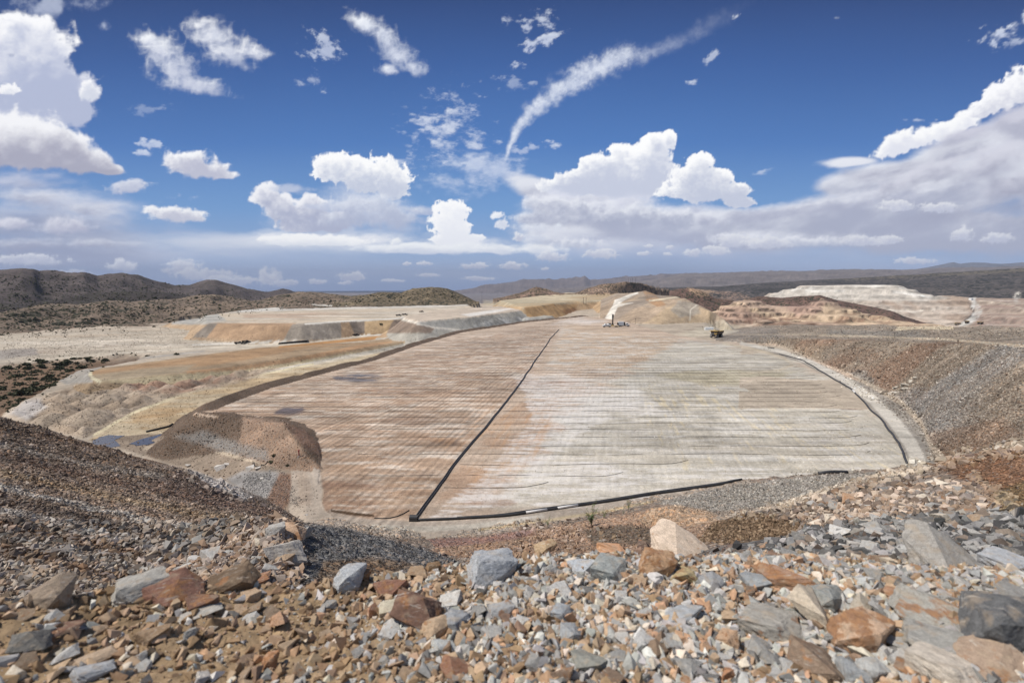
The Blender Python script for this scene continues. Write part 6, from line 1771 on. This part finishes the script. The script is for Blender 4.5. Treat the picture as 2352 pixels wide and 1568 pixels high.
def shrubs(n, poly, px, rlo, rhi, label, group, need=None):
    P = np.asarray(poly, float); m = n * 12
    u = gg.uniform(P[:, 0].min(), P[:, 0].max(), m); v = gg.uniform(P[:, 1].min(), P[:, 1].max(), m)
    s = poly_sd(u, v, P) > 0; u = u[s]; v = v[s]
    q_ = hit(u, v); ok = np.isfinite(q_[:, 0]) & (q_[:, 3] > rlo) & (q_[:, 3] < rhi); q_ = q_[ok][:n]
    for x, y, z, r in q_:
        shrub(x, y, z, (px[0] + (px[1] - px[0]) * random.random() ** 2) * .5 * px_size(r, z), label, group)


for u, v, w, lab in [(50, 897, 26, "large dark shrub in the brown hollow at far left"), (98, 886, 20, "round dark shrub right of the large one in the hollow"), (405, 811, 10, "dark bush at the right tip of the scrub band"),
                     (338, 815, 8, "small dark bush just left of the scrub band tip"), (630, 1043, 11, "green shrub on the brown mound above its twin"), (624, 1057, 13, "green shrub on the brown mound just below its twin"), (660, 1067, 8, "small bright green shrub at the foot of the brown mound"),
                     (875, 742, 9, "black bush alone on the orange dump face")]:
    q_ = hit(u, v + w * .3)[0]
    shrub(q_[0], q_[1], q_[2], w * .5 * px_size(q_[3], q_[2]), lab)
shrubs(120, [(0, 842), (120, 824), (300, 818), (190, 848), (130, 880), (50, 925), (0, 950)], (5, 15), 100, 700, "dark green desert shrub in the brown scrub hollow at far left", "shrubs in the far left hollow")
shrubs(110, [(0, 700), (240, 690), (440, 680), (560, 712), (420, 735), (370, 752), (180, 764), (0, 772)], (3.2, 7), 500, 1400, "dark green shrub dotted over the front slope of the left hills", "shrubs on the front left hills")
shrubs(55, [(790, 700), (830, 680), (990, 660), (1040, 668), (1085, 694), (1000, 700)], (3, 6), 900, 1400, "dark green shrub on the low round hill behind the terraces", "shrubs on the low round hill")
hb = Heap()
BC = [(84, 82, 62), (68, 68, 50), (100, 96, 72)]
scatter(6500, [(0, 640), (120, 626), (300, 640), (600, 680), (830, 684), (780, 705), (420, 735), (180, 764), (0, 772)], (2, 4.6), BC, [.4, .4, .2], 600, 3500, heap=hb, flat=1.0)
scatter(1600, [(780, 690), (830, 680), (990, 658), (1040, 666), (1100, 696), (1000, 702)], (2, 4.6), BC, [.4, .4, .2], 900, 1500, heap=hb, flat=1.0)
scatter(2200, [(1140, 688), (1231, 658), (1290, 680), (1380, 652), (1440, 646), (1540, 664), (1500, 674), (1300, 686)], (1.6, 3.6), BC, [.4, .4, .2], 1200, 1800, heap=hb, flat=1.0)
scatter(3000, [(1530, 680), (1562, 662), (1620, 668), (1700, 690), (1880, 676), (2100, 740), (2000, 720), (1860, 695), (1740, 700), (1650, 712)], (1.6, 3.8), [(92, 70, 58), (70, 56, 46)], [.5, .5], 1100, 1700, heap=hb, flat=1.0)
scatter(2600, [(0, 842), (120, 822), (350, 814), (190, 850), (130, 885), (50, 930), (0, 955)], (2, 6), BC, [.4, .4, .2], 100, 700, heap=hb, flat=1.0)
hb.build("brush", M_GRAVEL, "fine dark scrub dotted over the far hillsides and the left hollow", "brush")


def tube_geo(pts, rad, seg=6):
    P = np.asarray(pts, float); V_, F_ = [], []
    for i in range(len(P)):
        d = P[min(i + 1, len(P) - 1)] - P[max(i - 1, 0)]; d /= np.linalg.norm(d) + 1e-12
        up = np.array([0, 0, 1.0]) if abs(d[2]) < .95 else np.array([1.0, 0, 0])
        a = np.cross(d, up); a /= np.linalg.norm(a); b = np.cross(a, d)
        r = rad[i] if hasattr(rad, '__len__') else rad
        for k in range(seg):
            t = 2 * math.pi * k / seg
            V_.append(P[i] + r * (math.cos(t) * a + math.sin(t) * b))
    for i in range(len(P) - 1):
        for k in range(seg):
            k2 = (k + 1) % seg
            F_.append((i * seg + k, i * seg + k2, (i + 1) * seg + k2, (i + 1) * seg + k))
    F_.append(tuple(range(seg))[::-1]); F_.append(tuple((len(P) - 1) * seg + k for k in range(seg)))
    return V_, F_


def tube(name, pts, rad, mat, parent=None, seg=6):
    V_, F_ = tube_geo(pts, rad, seg)
    return mesh_obj(name, V_, F_, mat, parent, smooth=True)


def join_geo(parts):
    V_, F_ = [], []
    for v, f in parts:
        k = len(V_); V_ += list(v); F_ += [tuple(i + k for i in q_) for q_ in f]
    return V_, F_


def box_geo(c, s, taper=(1, 1), rz=0.0, shear=0.0):
    """box centred at c with full size s; the top face is scaled by taper and pushed along x by shear"""
    V_ = []
    for dz in (-.5, .5):
        tx, ty = (1, 1) if dz < 0 else taper
        for dx, dy in ((-.5, -.5), (.5, -.5), (.5, .5), (-.5, .5)):
            x = dx * s[0] * tx + (shear if dz > 0 else 0); y = dy * s[1] * ty
            V_.append(np.array([c[0] + x * math.cos(rz) - y * math.sin(rz), c[1] + x * math.sin(rz) + y * math.cos(rz), c[2] + dz * s[2]]))
    return V_, [(0, 3, 2, 1), (4, 5, 6, 7), (0, 1, 5, 4), (1, 2, 6, 5), (2, 3, 7, 6), (3, 0, 4, 7)]


def cyl_geo(c, r, h, axis='y', seg=16):
    V_ = []
    for e in (-.5, .5):
        for k in range(seg):
            t = 2 * math.pi * k / seg
            p = {'y': (r * math.cos(t), e * h, r * math.sin(t)), 'x': (e * h, r * math.cos(t), r * math.sin(t)), 'z': (r * math.cos(t), r * math.sin(t), e * h)}[axis]
            V_.append(np.array(c) + np.array(p))
    F_ = [(k, (k + 1) % seg, seg + (k + 1) % seg, seg + k) for k in range(seg)] + [tuple(range(seg))[::-1], tuple(range(seg, 2 * seg))]
    return V_, F_


def part(name, parts, mat, parent=None):
    V_, F_ = join_geo(parts)
    o = mesh_obj(name, V_, F_, mat, parent)
    bm = bmesh.new(); bm.from_mesh(o.data); bmesh.ops.recalc_face_normals(bm, faces=bm.faces)
    es = [e for e in bm.edges if e.calc_length() > .25 and len(e.link_faces) == 2 and e.calc_face_angle(0) > .9]
    if len(es) < 400:
        bmesh.ops.bevel(bm, geom=es, offset=.035, segments=1, affect='EDGES', clamp_overlap=True)
    bm.to_mesh(o.data); bm.free()
    return o

# ------------------------------------------------------------------ pipes and drip hoses
M_PIPE = plain("black_poly_pipe", (.04, .039, .04), .5, var=.3, spec=.4, scale=.4)
M_PALE = plain("pale_pipe_and_glare", (.62, .60, .58), .5)  # pale pipes on the trailer, painted glare on the near pipeline
M_HOSE = plain("black_drip_hose", (.03, .028, .026), .6, spec=.3)


def on_ground(px, step=3.0, off=0.0, z=0.0, wob=0.0, seed=0, r_off=0.0):
    P = np.array([[float(q_) for q_ in on_z(u, v, z)] for u, v in px])
    L = np.r_[0, np.cumsum(np.hypot(*np.diff(P, axis=0).T))]
    t = np.arange(0, L[-1], step); t = np.r_[t, L[-1]]
    # smooth the corners a little
    x = np.interp(t, L, P[:, 0]); y = np.interp(t, L, P[:, 1])
    for _ in range(3):
        x[1:-1] = (x[:-2] + 2 * x[1:-1] + x[2:]) / 4; y[1:-1] = (y[:-2] + 2 * y[1:-1] + y[2:]) / 4
    dx = np.gradient(x); dy = np.gradient(y); n_ = np.hypot(dx, dy) + 1e-9
    w = (fbm(t / 14, t * 0 + seed, 3, seed) - .5) * wob
    x = x + (-dy / n_) * (off + w); y = y + (dx / n_) * (off + w)
    return np.stack([x, y, ground(x, y) + r_off], -1)


MAINPX = [(950, 1195), (1000, 1125), (1050, 1060), (1100, 1000), (1150, 940), (1184, 895), (1212, 855), (1226, 832), (1250, 800), (1264, 778), (1284, 757)]
root = empty("pipeline", on_ground(MAINPX)[0]); props(root, "long black twin pipeline climbing across the middle of the pad", "pipeline")
for o_ in (-.19, .19):
    P = on_ground(MAINPX, 2.5, o_, wob=.6, seed=3, r_off=.2) - np.array(root.location)
    tube("pipe", P, .13, M_PIPE, root, 8)
P0 = on_ground(MAINPX)[0] - np.array(root.location)
part("elbow", [box_geo(P0 + [0, 0, .35], (1.4, .9, .8)), cyl_geo(P0 + [0, .2, .5], .42, 1.4, 'x')], M_PIPE, root)
BOTPX = [(944, 1196), (1050, 1193), (1165, 1187), (1240, 1174), (1320, 1163), (1400, 1152), (1500, 1135), (1600, 1121), (1704, 1105)]
Pb = on_ground(BOTPX, 2.0, 0, wob=.5, seed=5, r_off=.25)
root = empty("pipeline", Pb[0]); props(root, "black pipeline with painted glare bands along the near edge of the pad", "pipeline")
tube("pipe", Pb - Pb[0], .2, M_PIPE, root, 8)
Pb2 = on_ground(BOTPX[1:], 2.0, .55, wob=.5, seed=5, r_off=.2); tube("pipe", Pb2 - Pb[0], .14, M_PIPE, root, 6)
lb = len(Pb)
for a_, b_ in ((.31, .33), (.375, .41)):
    seg_ = Pb[int(lb * a_):int(lb * b_) + 2] - Pb[0]
    if len(seg_) > 1: tube("pale_band", seg_ + [0, 0, .02], .215, M_PALE, root, 8)  # pale bands paint the sun glare on the black pipe
Pr = on_ground([(1880, 1090), (1910, 1089), (1946, 1087)], 1.5, r_off=.25)
props(tube("pipe_length", Pr, .36, M_PIPE), "short black pipe length half buried in grey gravel at the pad edge", "pipe")
RPX = [(2090, 1069), (2082, 1046), (2060, 1012), (2040, 985), (2020, 962), (2000, 945), (1980, 922), (1955, 895), (1925, 876), (1890, 857), (1862, 838), (1842, 828), (1815, 819), (1790, 814)]
Pp = on_ground(RPX, 2.5, 0, wob=1.6, seed=8, r_off=.25)
root = empty("pipeline", Pp[0]); props(root, "black pipeline following the right rim of the pad beside the road", "pipeline")
tube("pipe", Pp - Pp[0], .26, M_PIPE, root, 8)
k_ = int(len(Pp) * .44); tube("pale_band", Pp[k_:k_ + 3] - Pp[0] + [0, 0, .04], .32, M_PALE, root, 8)
props(tube("pipe_length", on_ground([(1764, 799), (1778, 801)], 1.5, r_off=.25), .4, M_PIPE), "short black pipe length by the white stones at the pad's far right corner", "pipe")
LP_ = on_ground([(583, 1055), (582, 1062), (590, 1069), (600, 1072), (610, 1070), (616, 1066)], 1.0, z=-3, r_off=.1)
props(tube("hose", LP_, .1, M_HOSE), "thin black hose lying in a loop at the foot of the brown mound", "hose")
props(tube("hose", on_ground([(860, 1190), (880, 1194), (905, 1192), (925, 1184), (940, 1172)], 1.5, r_off=.08), .09, M_HOSE), "thin black hose curving up to the pipeline corner", "hose")
props(tube("hose", on_ground([(336, 992), (352, 988), (370, 986), (386, 980), (398, 978)], 2, z=-10, r_off=.3), .35, M_HOSE), "thick dark hose lying across the yellow lower strip", "hose")

rx_ = np.array([[float(a) for a in on_z(u, v, 0)] for u, v in RPX + [(1640, 792), (1560, 776), (1480, 752)]]); rx_ = rx_[np.argsort(rx_[:, 1])]
mx_ = np.array(XP); mx_ = mx_[np.argsort(mx_[:, 1])]
ORD = ["first", "second", "third", "fourth", "fifth", "sixth", "seventh", "eighth", "ninth", "tenth", "eleventh", "twelfth", "thirteenth", "fourteenth", "fifteenth", "sixteenth", "seventeenth", "eighteenth", "nineteenth", "twentieth",
       "twenty first", "twenty second", "twenty third", "twenty fourth", "twenty fifth", "twenty sixth", "twenty seventh", "twenty eighth", "twenty ninth", "thirtieth", "thirty first", "thirty second", "thirty third", "thirty fourth", "thirty fifth", "thirty sixth", "thirty seventh", "thirty eighth", "thirty ninth", "fortieth"]
padP = np.array(PADXY)
cntL = cntR = 0
for i in range(40):
    Y = 86 + 6.3 * i + .018 * i * i
    xm = float(np.interp(Y, mx_[:, 1], mx_[:, 0])); xr = float(np.interp(Y, rx_[:, 1], rx_[:, 0])) - 4 - random.uniform(0, 5)
    if Y < 106: xr = min(xr, float(on_z(1660, 1108, 0)[0]) - (106 - Y) * 2.6)
    xs = np.arange(-200, xm, 1.0); ins = poly_sd(xs, np.full(xs.shape, Y), padP) > 5
    xl = xs[ins][0] + random.uniform(0, 4) if ins.any() else None
    if i > 24 and i % 2: continue
    for side, a, b in (("left", xl, xm - 1.2), ("right", xm + 1.2, xr)):
        if a is None or b - a < 10: continue
        n_ = int((b - a) / 2.2) + 2
        x = np.linspace(a, b, n_)
        y = Y + (fbm(x / 26, x * 0 + i * 3.1, 3, 600 + i) - .5) * 2.4 + (x - xm) * (.012 if side == "left" else -.004)
        if side == "right":
            e = np.clip((x - (b - 7)) / 7, 0, 1); y = y + e ** 2 * 2.6
        P = np.stack([x, y, ground(x, y) + .05 - .10 * sstep(.56, .66, fbm(x / 7, x * 0 + i * 7.7, 3, 650 + i))], -1)
        q = (cntL if side == "left" else cntR)
        if side == "left": cntL += 1
        else: cntR += 1
        props(tube("drip_hose", P, .055 if i < 14 else (.06 if i < 21 else .048), M_HOSE, seg=5), f"thin black drip hose across the {'tan left' if side == 'left' else 'grey right'} half, {ORD[q]} from the near edge", "hose", "drip hoses laid across the pad")

# ponds and puddles
def water_mat():
    N = NT("still_water")
    pos = N.n("ShaderNodeNewGeometry").outputs['Position']
    n = N.noise(pos, 1.2, 3, .5).outputs[0]
    return N.finish((.07, .068, .075, 1), .22, N.bump(n, .12, .05), .6)


M_WATER = water_mat()


def pool(px, z, label, amp=1.5):
    P = np.array([[float(q_) for q_ in on_z(u, v, z)] for u, v in px]); c = P.mean(0)
    Q = []
    for i in range(len(P)):
        a, b = P[i], P[(i + 1) % len(P)]
        for f in np.linspace(0, 1, 9)[:-1]:
            p = a + (b - a) * f; n = fbm(np.array([p[0] / 3.0]), np.array([p[1] / 3.0]), 3, 44)[0] - .5
            Q.append(p + (p - c) / (np.linalg.norm(p - c) + 1e-6) * n * amp * 2)
    Q = np.array(Q); zz = float(np.median(ground(Q[:, 0], Q[:, 1]))) + .06
    V_ = [(c[0], c[1], zz)] + [(p[0], p[1], zz) for p in Q]
    F_ = [(0, i + 1, (i + 1) % len(Q) + 1) for i in range(len(Q))]
    o = mesh_obj("water", V_, F_, M_WATER); props(o, label, "water", None, 'structure')


pool([(204, 1019), (225, 1002), (250, 998), (288, 999), (262, 1010), (275, 1022), (243, 1028)], -9.9, "blue pond in the corner of the yellow lower strip")
pool([(300, 1018), (330, 1008), (360, 999), (380, 994), (366, 1011), (340, 1022), (310, 1024)], -9.9, "dark pond below the corner of the pad")

# ------------------------------------------------------------------ vehicles and gear
M_YEL = plain("faded_yellow_paint", (.50, .33, .10), .55, var=.18)
M_BRN = plain("dusty_brown_steel", (.17, .125, .09), .75, var=.3)
M_DRK = plain("dark_grime", (.03, .027, .025), .8)
M_TYR = plain("tyre_rubber", (.028, .027, .027), .85)
M_RIM = plain("pale_dusty_rim", (.40, .36, .31), .6)
M_WHT = plain("white_paint", (.78, .78, .76), .4, var=.05)
M_GLS = plain("dark_glass", (.02, .025, .03), .15, spec=.6)
M_GRY = plain("grey_steel", (.28, .28, .28), .55)
M_ORG = plain("orange_paint", (.65, .16, .03), .5)
M_RED = plain("dark_red_paint", (.26, .03, .03), .5)
M_LAMP = plain("lamp_glass", (.7, .7, .65), .2)


def wheel(root, x, y, r, w):
    o = part("wheel", [cyl_geo((x, y, r), r * .62, w * .7, 'y', 16)], M_GRY, root)
    part("tyre", [cyl_geo((x, y, r), r, w * .98, 'y', 20)], M_TYR, o)
    part("rim", [cyl_geo((x, y, r), r * .5, w * 1.06, 'y', 14), cyl_geo((x, y, r), r * .2, w * 1.16, 'y', 10)], M_RIM, o)
    return o


def haul_truck(x, y, z, rz, label, scale=1.0):
    """big rigid mine truck, nose along +x"""
    t = empty("haul_truck", (x, y, z), rz); t.scale = (scale,) * 3
    props(t, label, "mine truck", "mine haul trucks")
    part("chassis", [box_geo((0, 0, 1.9), (9.6, 2.2, 1.1)), box_geo((4.7, 0, 2.1), (1.6, 6.0, 1.5)), cyl_geo((-3.1, 0, 1.75), .95, 5.0, 'y', 14)], M_BRN, t)
    part("body", [box_geo((-1.4, 0, 4.15), (8.6, 6.4, 1.5), (1.12, 1.16), shear=-.3), box_geo((-1.6, 3.55, 5.3), (9.6, .28, 1.1)), box_geo((-1.6, -3.55, 5.3), (9.6, .28, 1.1)), box_geo((3.2, 0, 5.5), (.3, 7.1, 1.5))], M_BRN, t)
    part("canopy", [box_geo((4.7, 0, 6.3), (3.4, 7.4, .35)), box_geo((-1.6, 0, 5.98), (9.8, 7.5, .25))], M_YEL, t)
    c = part("cab", [box_geo((4.9, 1.9, 4.4), (1.9, 2.1, 2.0), (.9, .95))], M_YEL, t)
    part("window", [box_geo((5.86, 1.9, 4.7), (.12, 1.7, .9)), box_geo((4.9, 2.98, 4.7), (1.3, .1, .9))], M_GLS, c)
    part("radiator", [box_geo((5.56, 0, 2.6), (.25, 2.4, 1.9))], M_DRK, t)
    part("ladder", [box_geo((5.8, -2.0, 2.3), (.2, .9, 2.6)), box_geo((5.8, -1.2, 3.4), (.15, 4.4, .12)), box_geo((5.8, -1.0, 4.4), (.1, 5.0, .08))], M_GRY, t)
    part("ore_load", [(list(cut_rock(71, sub=2, planes=9)[0] * [4.0, 2.9, .8] + [-1.4, 0, 5.8]), ICO[2][1].tolist())], M_DRK, t)
    for y_ in (-2.6, 2.6):
        wheel(t, 3.6, y_, 1.75, 1.1)
    for y_ in (-3.0, -1.75, 1.75, 3.0):
        wheel(t, -3.1, y_, 1.75, 1.05)
    for y_ in (-2.4, 2.4):
        part("headlight", [box_geo((5.62, y_, 2.0), (.12, .5, .4))], M_LAMP, t)
    return t


def at(u, v):
    q_ = hit(u, v)[0]
    return float(q_[0]), float(q_[1]), float(q_[2])


x, y, z = at(1645, 775); az = math.atan2(x, y)
haul_truck(x, y, z, math.pi / 2 - az - R(205), "big dusty yellow haul truck parked at the far right corner of the pad", .88)
for u, v, a_, lab in [(2199, 746, 150, "distant haul truck lowest on the winding haul road"), (2221, 742, 30, "distant haul truck at the foot of the winding haul road, right of another"), (2251, 744, 100, "distant dark truck standing alone right of the winding haul road")]:
    x, y, z = at(u, v); haul_truck(x, y, z, R(a_), lab, .8)


def pickup(x, y, z, rz, label, mat, s=1.0):
    t = empty("pickup_truck", (x, y, z), rz); t.scale = (s,) * 3
    props(t, label, "pickup truck", "light trucks at work on the mine")
    b = part("body", [box_geo((0, 0, .85), (5.4, 1.95, .6)), box_geo((.45, 0, 1.45), (1.9, 1.75, .7), (.7, .88)), box_geo((-1.75, .9, 1.3), (1.9, .1, .4)), box_geo((-1.75, -.9, 1.3), (1.9, .1, .4))], mat, t)
    part("window", [box_geo((.45, 0, 1.5), (1.72, 1.79, .36), (.8, .96))], M_GLS, b)
    for x_ in (-1.7, 1.75):
        for y_ in (-.85, .85): wheel(t, x_, y_, .42, .28)
    return t


for u, v, a_, m_, lab in [(916, 726, 10, M_DRK, "dark pickup on the pale road at the top of the ramp"), (930, 724, 15, M_DRK, "dark pickup just right of the other at the ramp top"), (818, 771, 8, M_DRK, "dark pickup parked on the pale road below the dump"),
                          (549, 790, 20, M_DRK, "left one of two small dark pickups on the lower left road"), (566, 787, 20, M_DRK, "right one of two small dark pickups on the lower left road"), (968, 717, 60, M_BRN, "small brown truck out on the pale upper terrace")]:
    x, y, z = at(u, v); pickup(x, y, z, R(a_), lab, m_, 1.25)
# drilling crew at the far edge of the pad
x, y, z = at(1394, 751); S_ = 1.35
t = empty("flatbed_truck", (x, y, z), R(188)); t.scale = (S_,) * 3; props(t, "white bonneted service truck at the left of the drill crew", "truck")
part("chassis", [box_geo((0, 0, .75), (6.2, 1.9, .4))], M_GRY, t)
c = part("cab", [box_geo((1.1, 0, 1.7), (1.4, 1.9, 1.5), (.8, .9)), box_geo((2.3, 0, 1.3), (1.3, 1.7, .8))], M_WHT, t)
part("window", [box_geo((1.1, 0, 1.95), (1.2, 1.94, .5), (.85, .92))], M_GLS, c)
part("tank", [cyl_geo((-.7, .1, 1.75), .75, 1.3, 'x', 14), box_geo((-2.1, 0, 1.35), (1.6, 1.9, .8))], M_WHT, t)
for x_ in (-1.9, 2.1):
    for y_ in (-.85, .85): wheel(t, x_, y_, .5, .3)
x, y, z = at(1412, 751)
t = empty("trailer", (x, y, z), R(184)); t.scale = (S_,) * 3; props(t, "low cream flatbed trailer with pipes beside the drill mast", "trailer")
part("deck", [box_geo((0, 0, .9), (5.2, 2.1, .25)), box_geo((1.8, 0, 1.2), (1.5, 1.8, .5))], M_YEL, t)
part("load", [cyl_geo((-1.0, k_ * .4, 1.2), .18, 3.2, 'x', 8) for k_ in (-1, 0, 1)], M_PALE, t)
for x_ in (-1.6, -.6):
    for y_ in (-.85, .85): wheel(t, x_, y_, .42, .3)
x, y, z = at(1407, 748)
t = empty("drill_rig", (x, y, z), R(10)); t.scale = (S_,) * 3; props(t, "drill rig with a tall dark upright mast on the pad's far edge", "drill rig")
part("mast", [box_geo((dx, dy, 4.3), (.16, .16, 7.4)) for dx in (-.35, .35) for dy in (-.35, .35)] + [box_geo((0, 0, .8 + .8 * k_), (.82, .82, .12)) for k_ in range(10)] + [box_geo((0, 0, 4.2), (.4, .4, 7.0))], M_DRK, t)
part("crown", [box_geo((0, 0, 8.2), (1.2, 1.0, .6)), box_geo((.1, 0, 6.9), (1.1, .9, 1.2))], M_DRK, t)
part("deck", [box_geo((-1.6, 0, .95), (4.6, 2.0, .6)), box_geo((-2.6, 0, 1.6), (1.8, 1.6, .8))], M_DRK, t)
part("track", [box_geo((-1.6, -1.0, .35), (4.2, .5, .7), (.85, 1))], M_TYR, t); part("track", [box_geo((-1.6, 1.0, .35), (4.2, .5, .7), (.85, 1))], M_TYR, t)
x, y, z = at(1417, 750)
props(part("traffic_cone", [cyl_geo((0, 0, .9), .3, 1.8, 'z', 10), box_geo((0, 0, .1), (1.0, 1.0, .15))], M_ORG), "orange marker standing right of the drill mast", "marker").location = (x, y, z)
x, y, z = at(1430, 750)
t = empty("box_truck", (x, y, z), R(2)); t.scale = (S_,) * 3; props(t, "box truck with a big pale grey body right of the drill mast", "truck")
part("chassis", [box_geo((.8, 0, .75), (9.0, 1.8, .35))], M_DRK, t)
part("cargo_box", [box_geo((-1.2, 0, 2.25), (3.6, 2.3, 2.5))], plain("pale_grey_box", (.55, .58, .60), .5), t)
part("rack", [box_geo((-3.5, 0, 1.9), (.7, 2.1, 1.9)), box_geo((1.2, 0, 2.1), (.7, 2.2, 2.3))], M_DRK, t)
c = part("cab", [box_geo((3.0, 0, 1.75), (1.5, 2.1, 1.8), (.85, .92)), box_geo((4.2, 0, 1.35), (1.2, 1.8, .9))], M_WHT, t)
part("window", [box_geo((3.0, 0, 2.05), (1.35, 2.14, .6), (.88, .95))], M_GLS, c)
for x_ in (-2.2, -1.2, 3.9):
    for y_ in (-.9, .9): wheel(t, x_, y_, .55, .35)

# row of pipe bundles on the lower left road
for i in range(17):
    u = 643 + i * 3.9; v = 790 - i * .36
    x, y, z = at(u, v)
    t = empty("pipe_bundle", (x, y, z), R(90 + 4)); t.rotation_euler = (0, 0, R(100))
    pos = "left end" if i == 0 else ("right end" if i == 16 else None)
    props(t, ("black pipe bundle at the " + pos + " of the long bundle row") if pos else f"black pipe bundle in the long row by the road, {ORD[i]} from the left", "pipe bundle", "bundles of black pipe in a row")
    part("pipes", [cyl_geo((0, (k_ % 3 - 1) * .44 + (.22 if k_ // 3 == 1 else 0), .28 + .40 * (k_ // 3)), .23, 4.5, 'x', 8) for k_ in range(8)], M_PIPE, t)
    part("strap", [box_geo((0, 0, .72), (.12, 1.5, 1.35))], M_GRY, t)

# red standpipe by the road fork
x, y, z = at(687, 1050)
t = empty("standpipe", (x, y, z)); props(t, "dark red standpipe on grey legs by the road fork", "standpipe")
part("riser", [cyl_geo((0, 0, 1.0), .13, 1.2, 'z', 10), cyl_geo((0, 0, 1.65), .19, .18, 'z', 10)], M_RED, t)
for k_ in range(3):
    a_ = 2.1 * k_ + .4
    vv, ff = tube_geo([(0, 0, .55), (math.cos(a_) * .7, math.sin(a_) * .7, 0)], .06, 5); mesh_obj("leg", vv, ff, M_GRY, t)

# power poles and hilltop masts
M_POLE = plain("weathered_pole", (.10, .08, .065), .9)


def pole(u, v, px, label, arm=True, group="power poles round the mine", name="power_pole", rad=.22):
    x, y, z = at(u, v); h = px * math.hypot(math.hypot(x, y), EYE - z) / F
    t = empty(name, (x, y, z)); props(t, label, "pole" if arm else "mast", group)
    part("pole", [cyl_geo((0, 0, h / 2 - .3), rad, h + .6, 'z', 8)], M_POLE, t)
    if arm: part("crossarm", [box_geo((0, 0, h * .9), (h * .24, .25, .25)), box_geo((0, 0, h * .9 + .3), (.2, .2, .4))], M_POLE, t)


pole(1107, 697, 28, "tall power pole right of the low round hill")
pole(1340, 698, 15, "power pole on the orange terrace, left of a close pair", rad=.3); pole(1346, 698, 15, "power pole on the orange terrace, right of a close pair", rad=.3)
pole(1459, 744, 13, "thin pole at the foot of the streaked dump by the ramp", rad=.16)
for u, v, px, lab in [(1629, 757, 9, "short pole left of the white shed behind the parked truck"), (1637, 757, 12, "pole close behind the parked haul truck on its left"), (1643, 756, 15, "tallest pole close behind the parked haul truck"), (1651, 752, 12, "pole rising behind the canopy of the parked haul truck"), (1613, 757, 9, "pole furthest left of those behind the parked truck")]:
    pole(u, v, px * .8, lab, rad=.09)
for i, u in enumerate([1443, 1448, 1452, 1456, 1460, 1463]):
    pole(u, 649, 9 if i % 2 else 11, f"slim antenna mast on the hilltop above the ramp, {ORD[i]} from the left", False, "antenna masts on the hilltop", "antenna_mast", .3)
x, y, z = at(1628, 758)
t = empty("site_shed", (x, y, z), R(-6)); props(t, "long low white shed behind the parked haul truck", "shed")
part("wall", [box_geo((0, 0, 1.1), (7, 3, 2.2))], M_WHT, t); part("roof", [box_geo((0, 0, 2.35), (7.4, 3.4, .3), (1, .6))], M_WHT, t)
x, y, z = at(2230, 689)
t = empty("site_shed", (x, y, z), R(20)); props(t, "tiny white shed at the left edge of the winding haul road", "shed")
part("wall", [box_geo((0, 0, 2.5), (8, 6, 5))], M_WHT, t); part("roof", [box_geo((0, 0, 5.3), (8.6, 6.6, .6), (1, .5))], M_WHT, t)

# tall weeds on the near bank
def weed(u, v, px, label, n, seed):
    g = np.random.default_rng(seed)
    x, y, z = at(u, v); h = px * math.hypot(math.hypot(x, y), EYE - z) / F
    t = empty("weed_plant", (x, y, z)); props(t, label, "plant")
    st, lf_v, lf_f = [], [], []
    for i in range(n):
        a = g.uniform(0, 6.28); lean = g.uniform(.05, .42); hh = h * g.uniform(.5, 1.0)
        P = [np.array([math.cos(a) * lean * hh * f ** 1.4 + g.normal() * .02, math.sin(a) * lean * hh * f ** 1.4, hh * f]) for f in np.linspace(0, 1, 7)]
        st.append(tube_geo(P, list(np.linspace(.035, .01, 7) * h / 3), 4))
        for k in range(26):
            f = g.uniform(.22, 1.0); i0 = min(int(f * 6), 5); p = P[i0] + (P[i0 + 1] - P[i0]) * (f * 6 - i0)
            d = g.normal(size=3) * [1, 1, .5]; d /= np.linalg.norm(d); s = g.uniform(.05, .10) * h; w = np.cross(d, [0, 0, 1]); w /= np.linalg.norm(w) + 1e-6
            c = len(lf_v); lf_v += [p, p + d * s * .5 + w * s * .16, p + d * s, p + d * s * .5 - w * s * .16]; lf_f.append((c, c + 1, c + 2, c + 3))
    V_, F_ = join_geo(st); mesh_obj("stem", V_, F_, M_STEM, t)
    mesh_obj("foliage", lf_v, lf_f, M_WEED, t)


weed(1358, 1207, 58, "tallest feathery green weed beside the near road", 9, 1)
weed(1387, 1190, 30, "green weed just right of the tallest one", 5, 2)
weed(1258, 1212, 28, "thin yellow green weed left of the tallest one", 5, 3)
weed(1444, 1170, 28, "dark green weed by the pipeline right of the others", 6, 4)
weed(1432, 1180, 12, "small low weed just left of the dark green one", 5, 5)
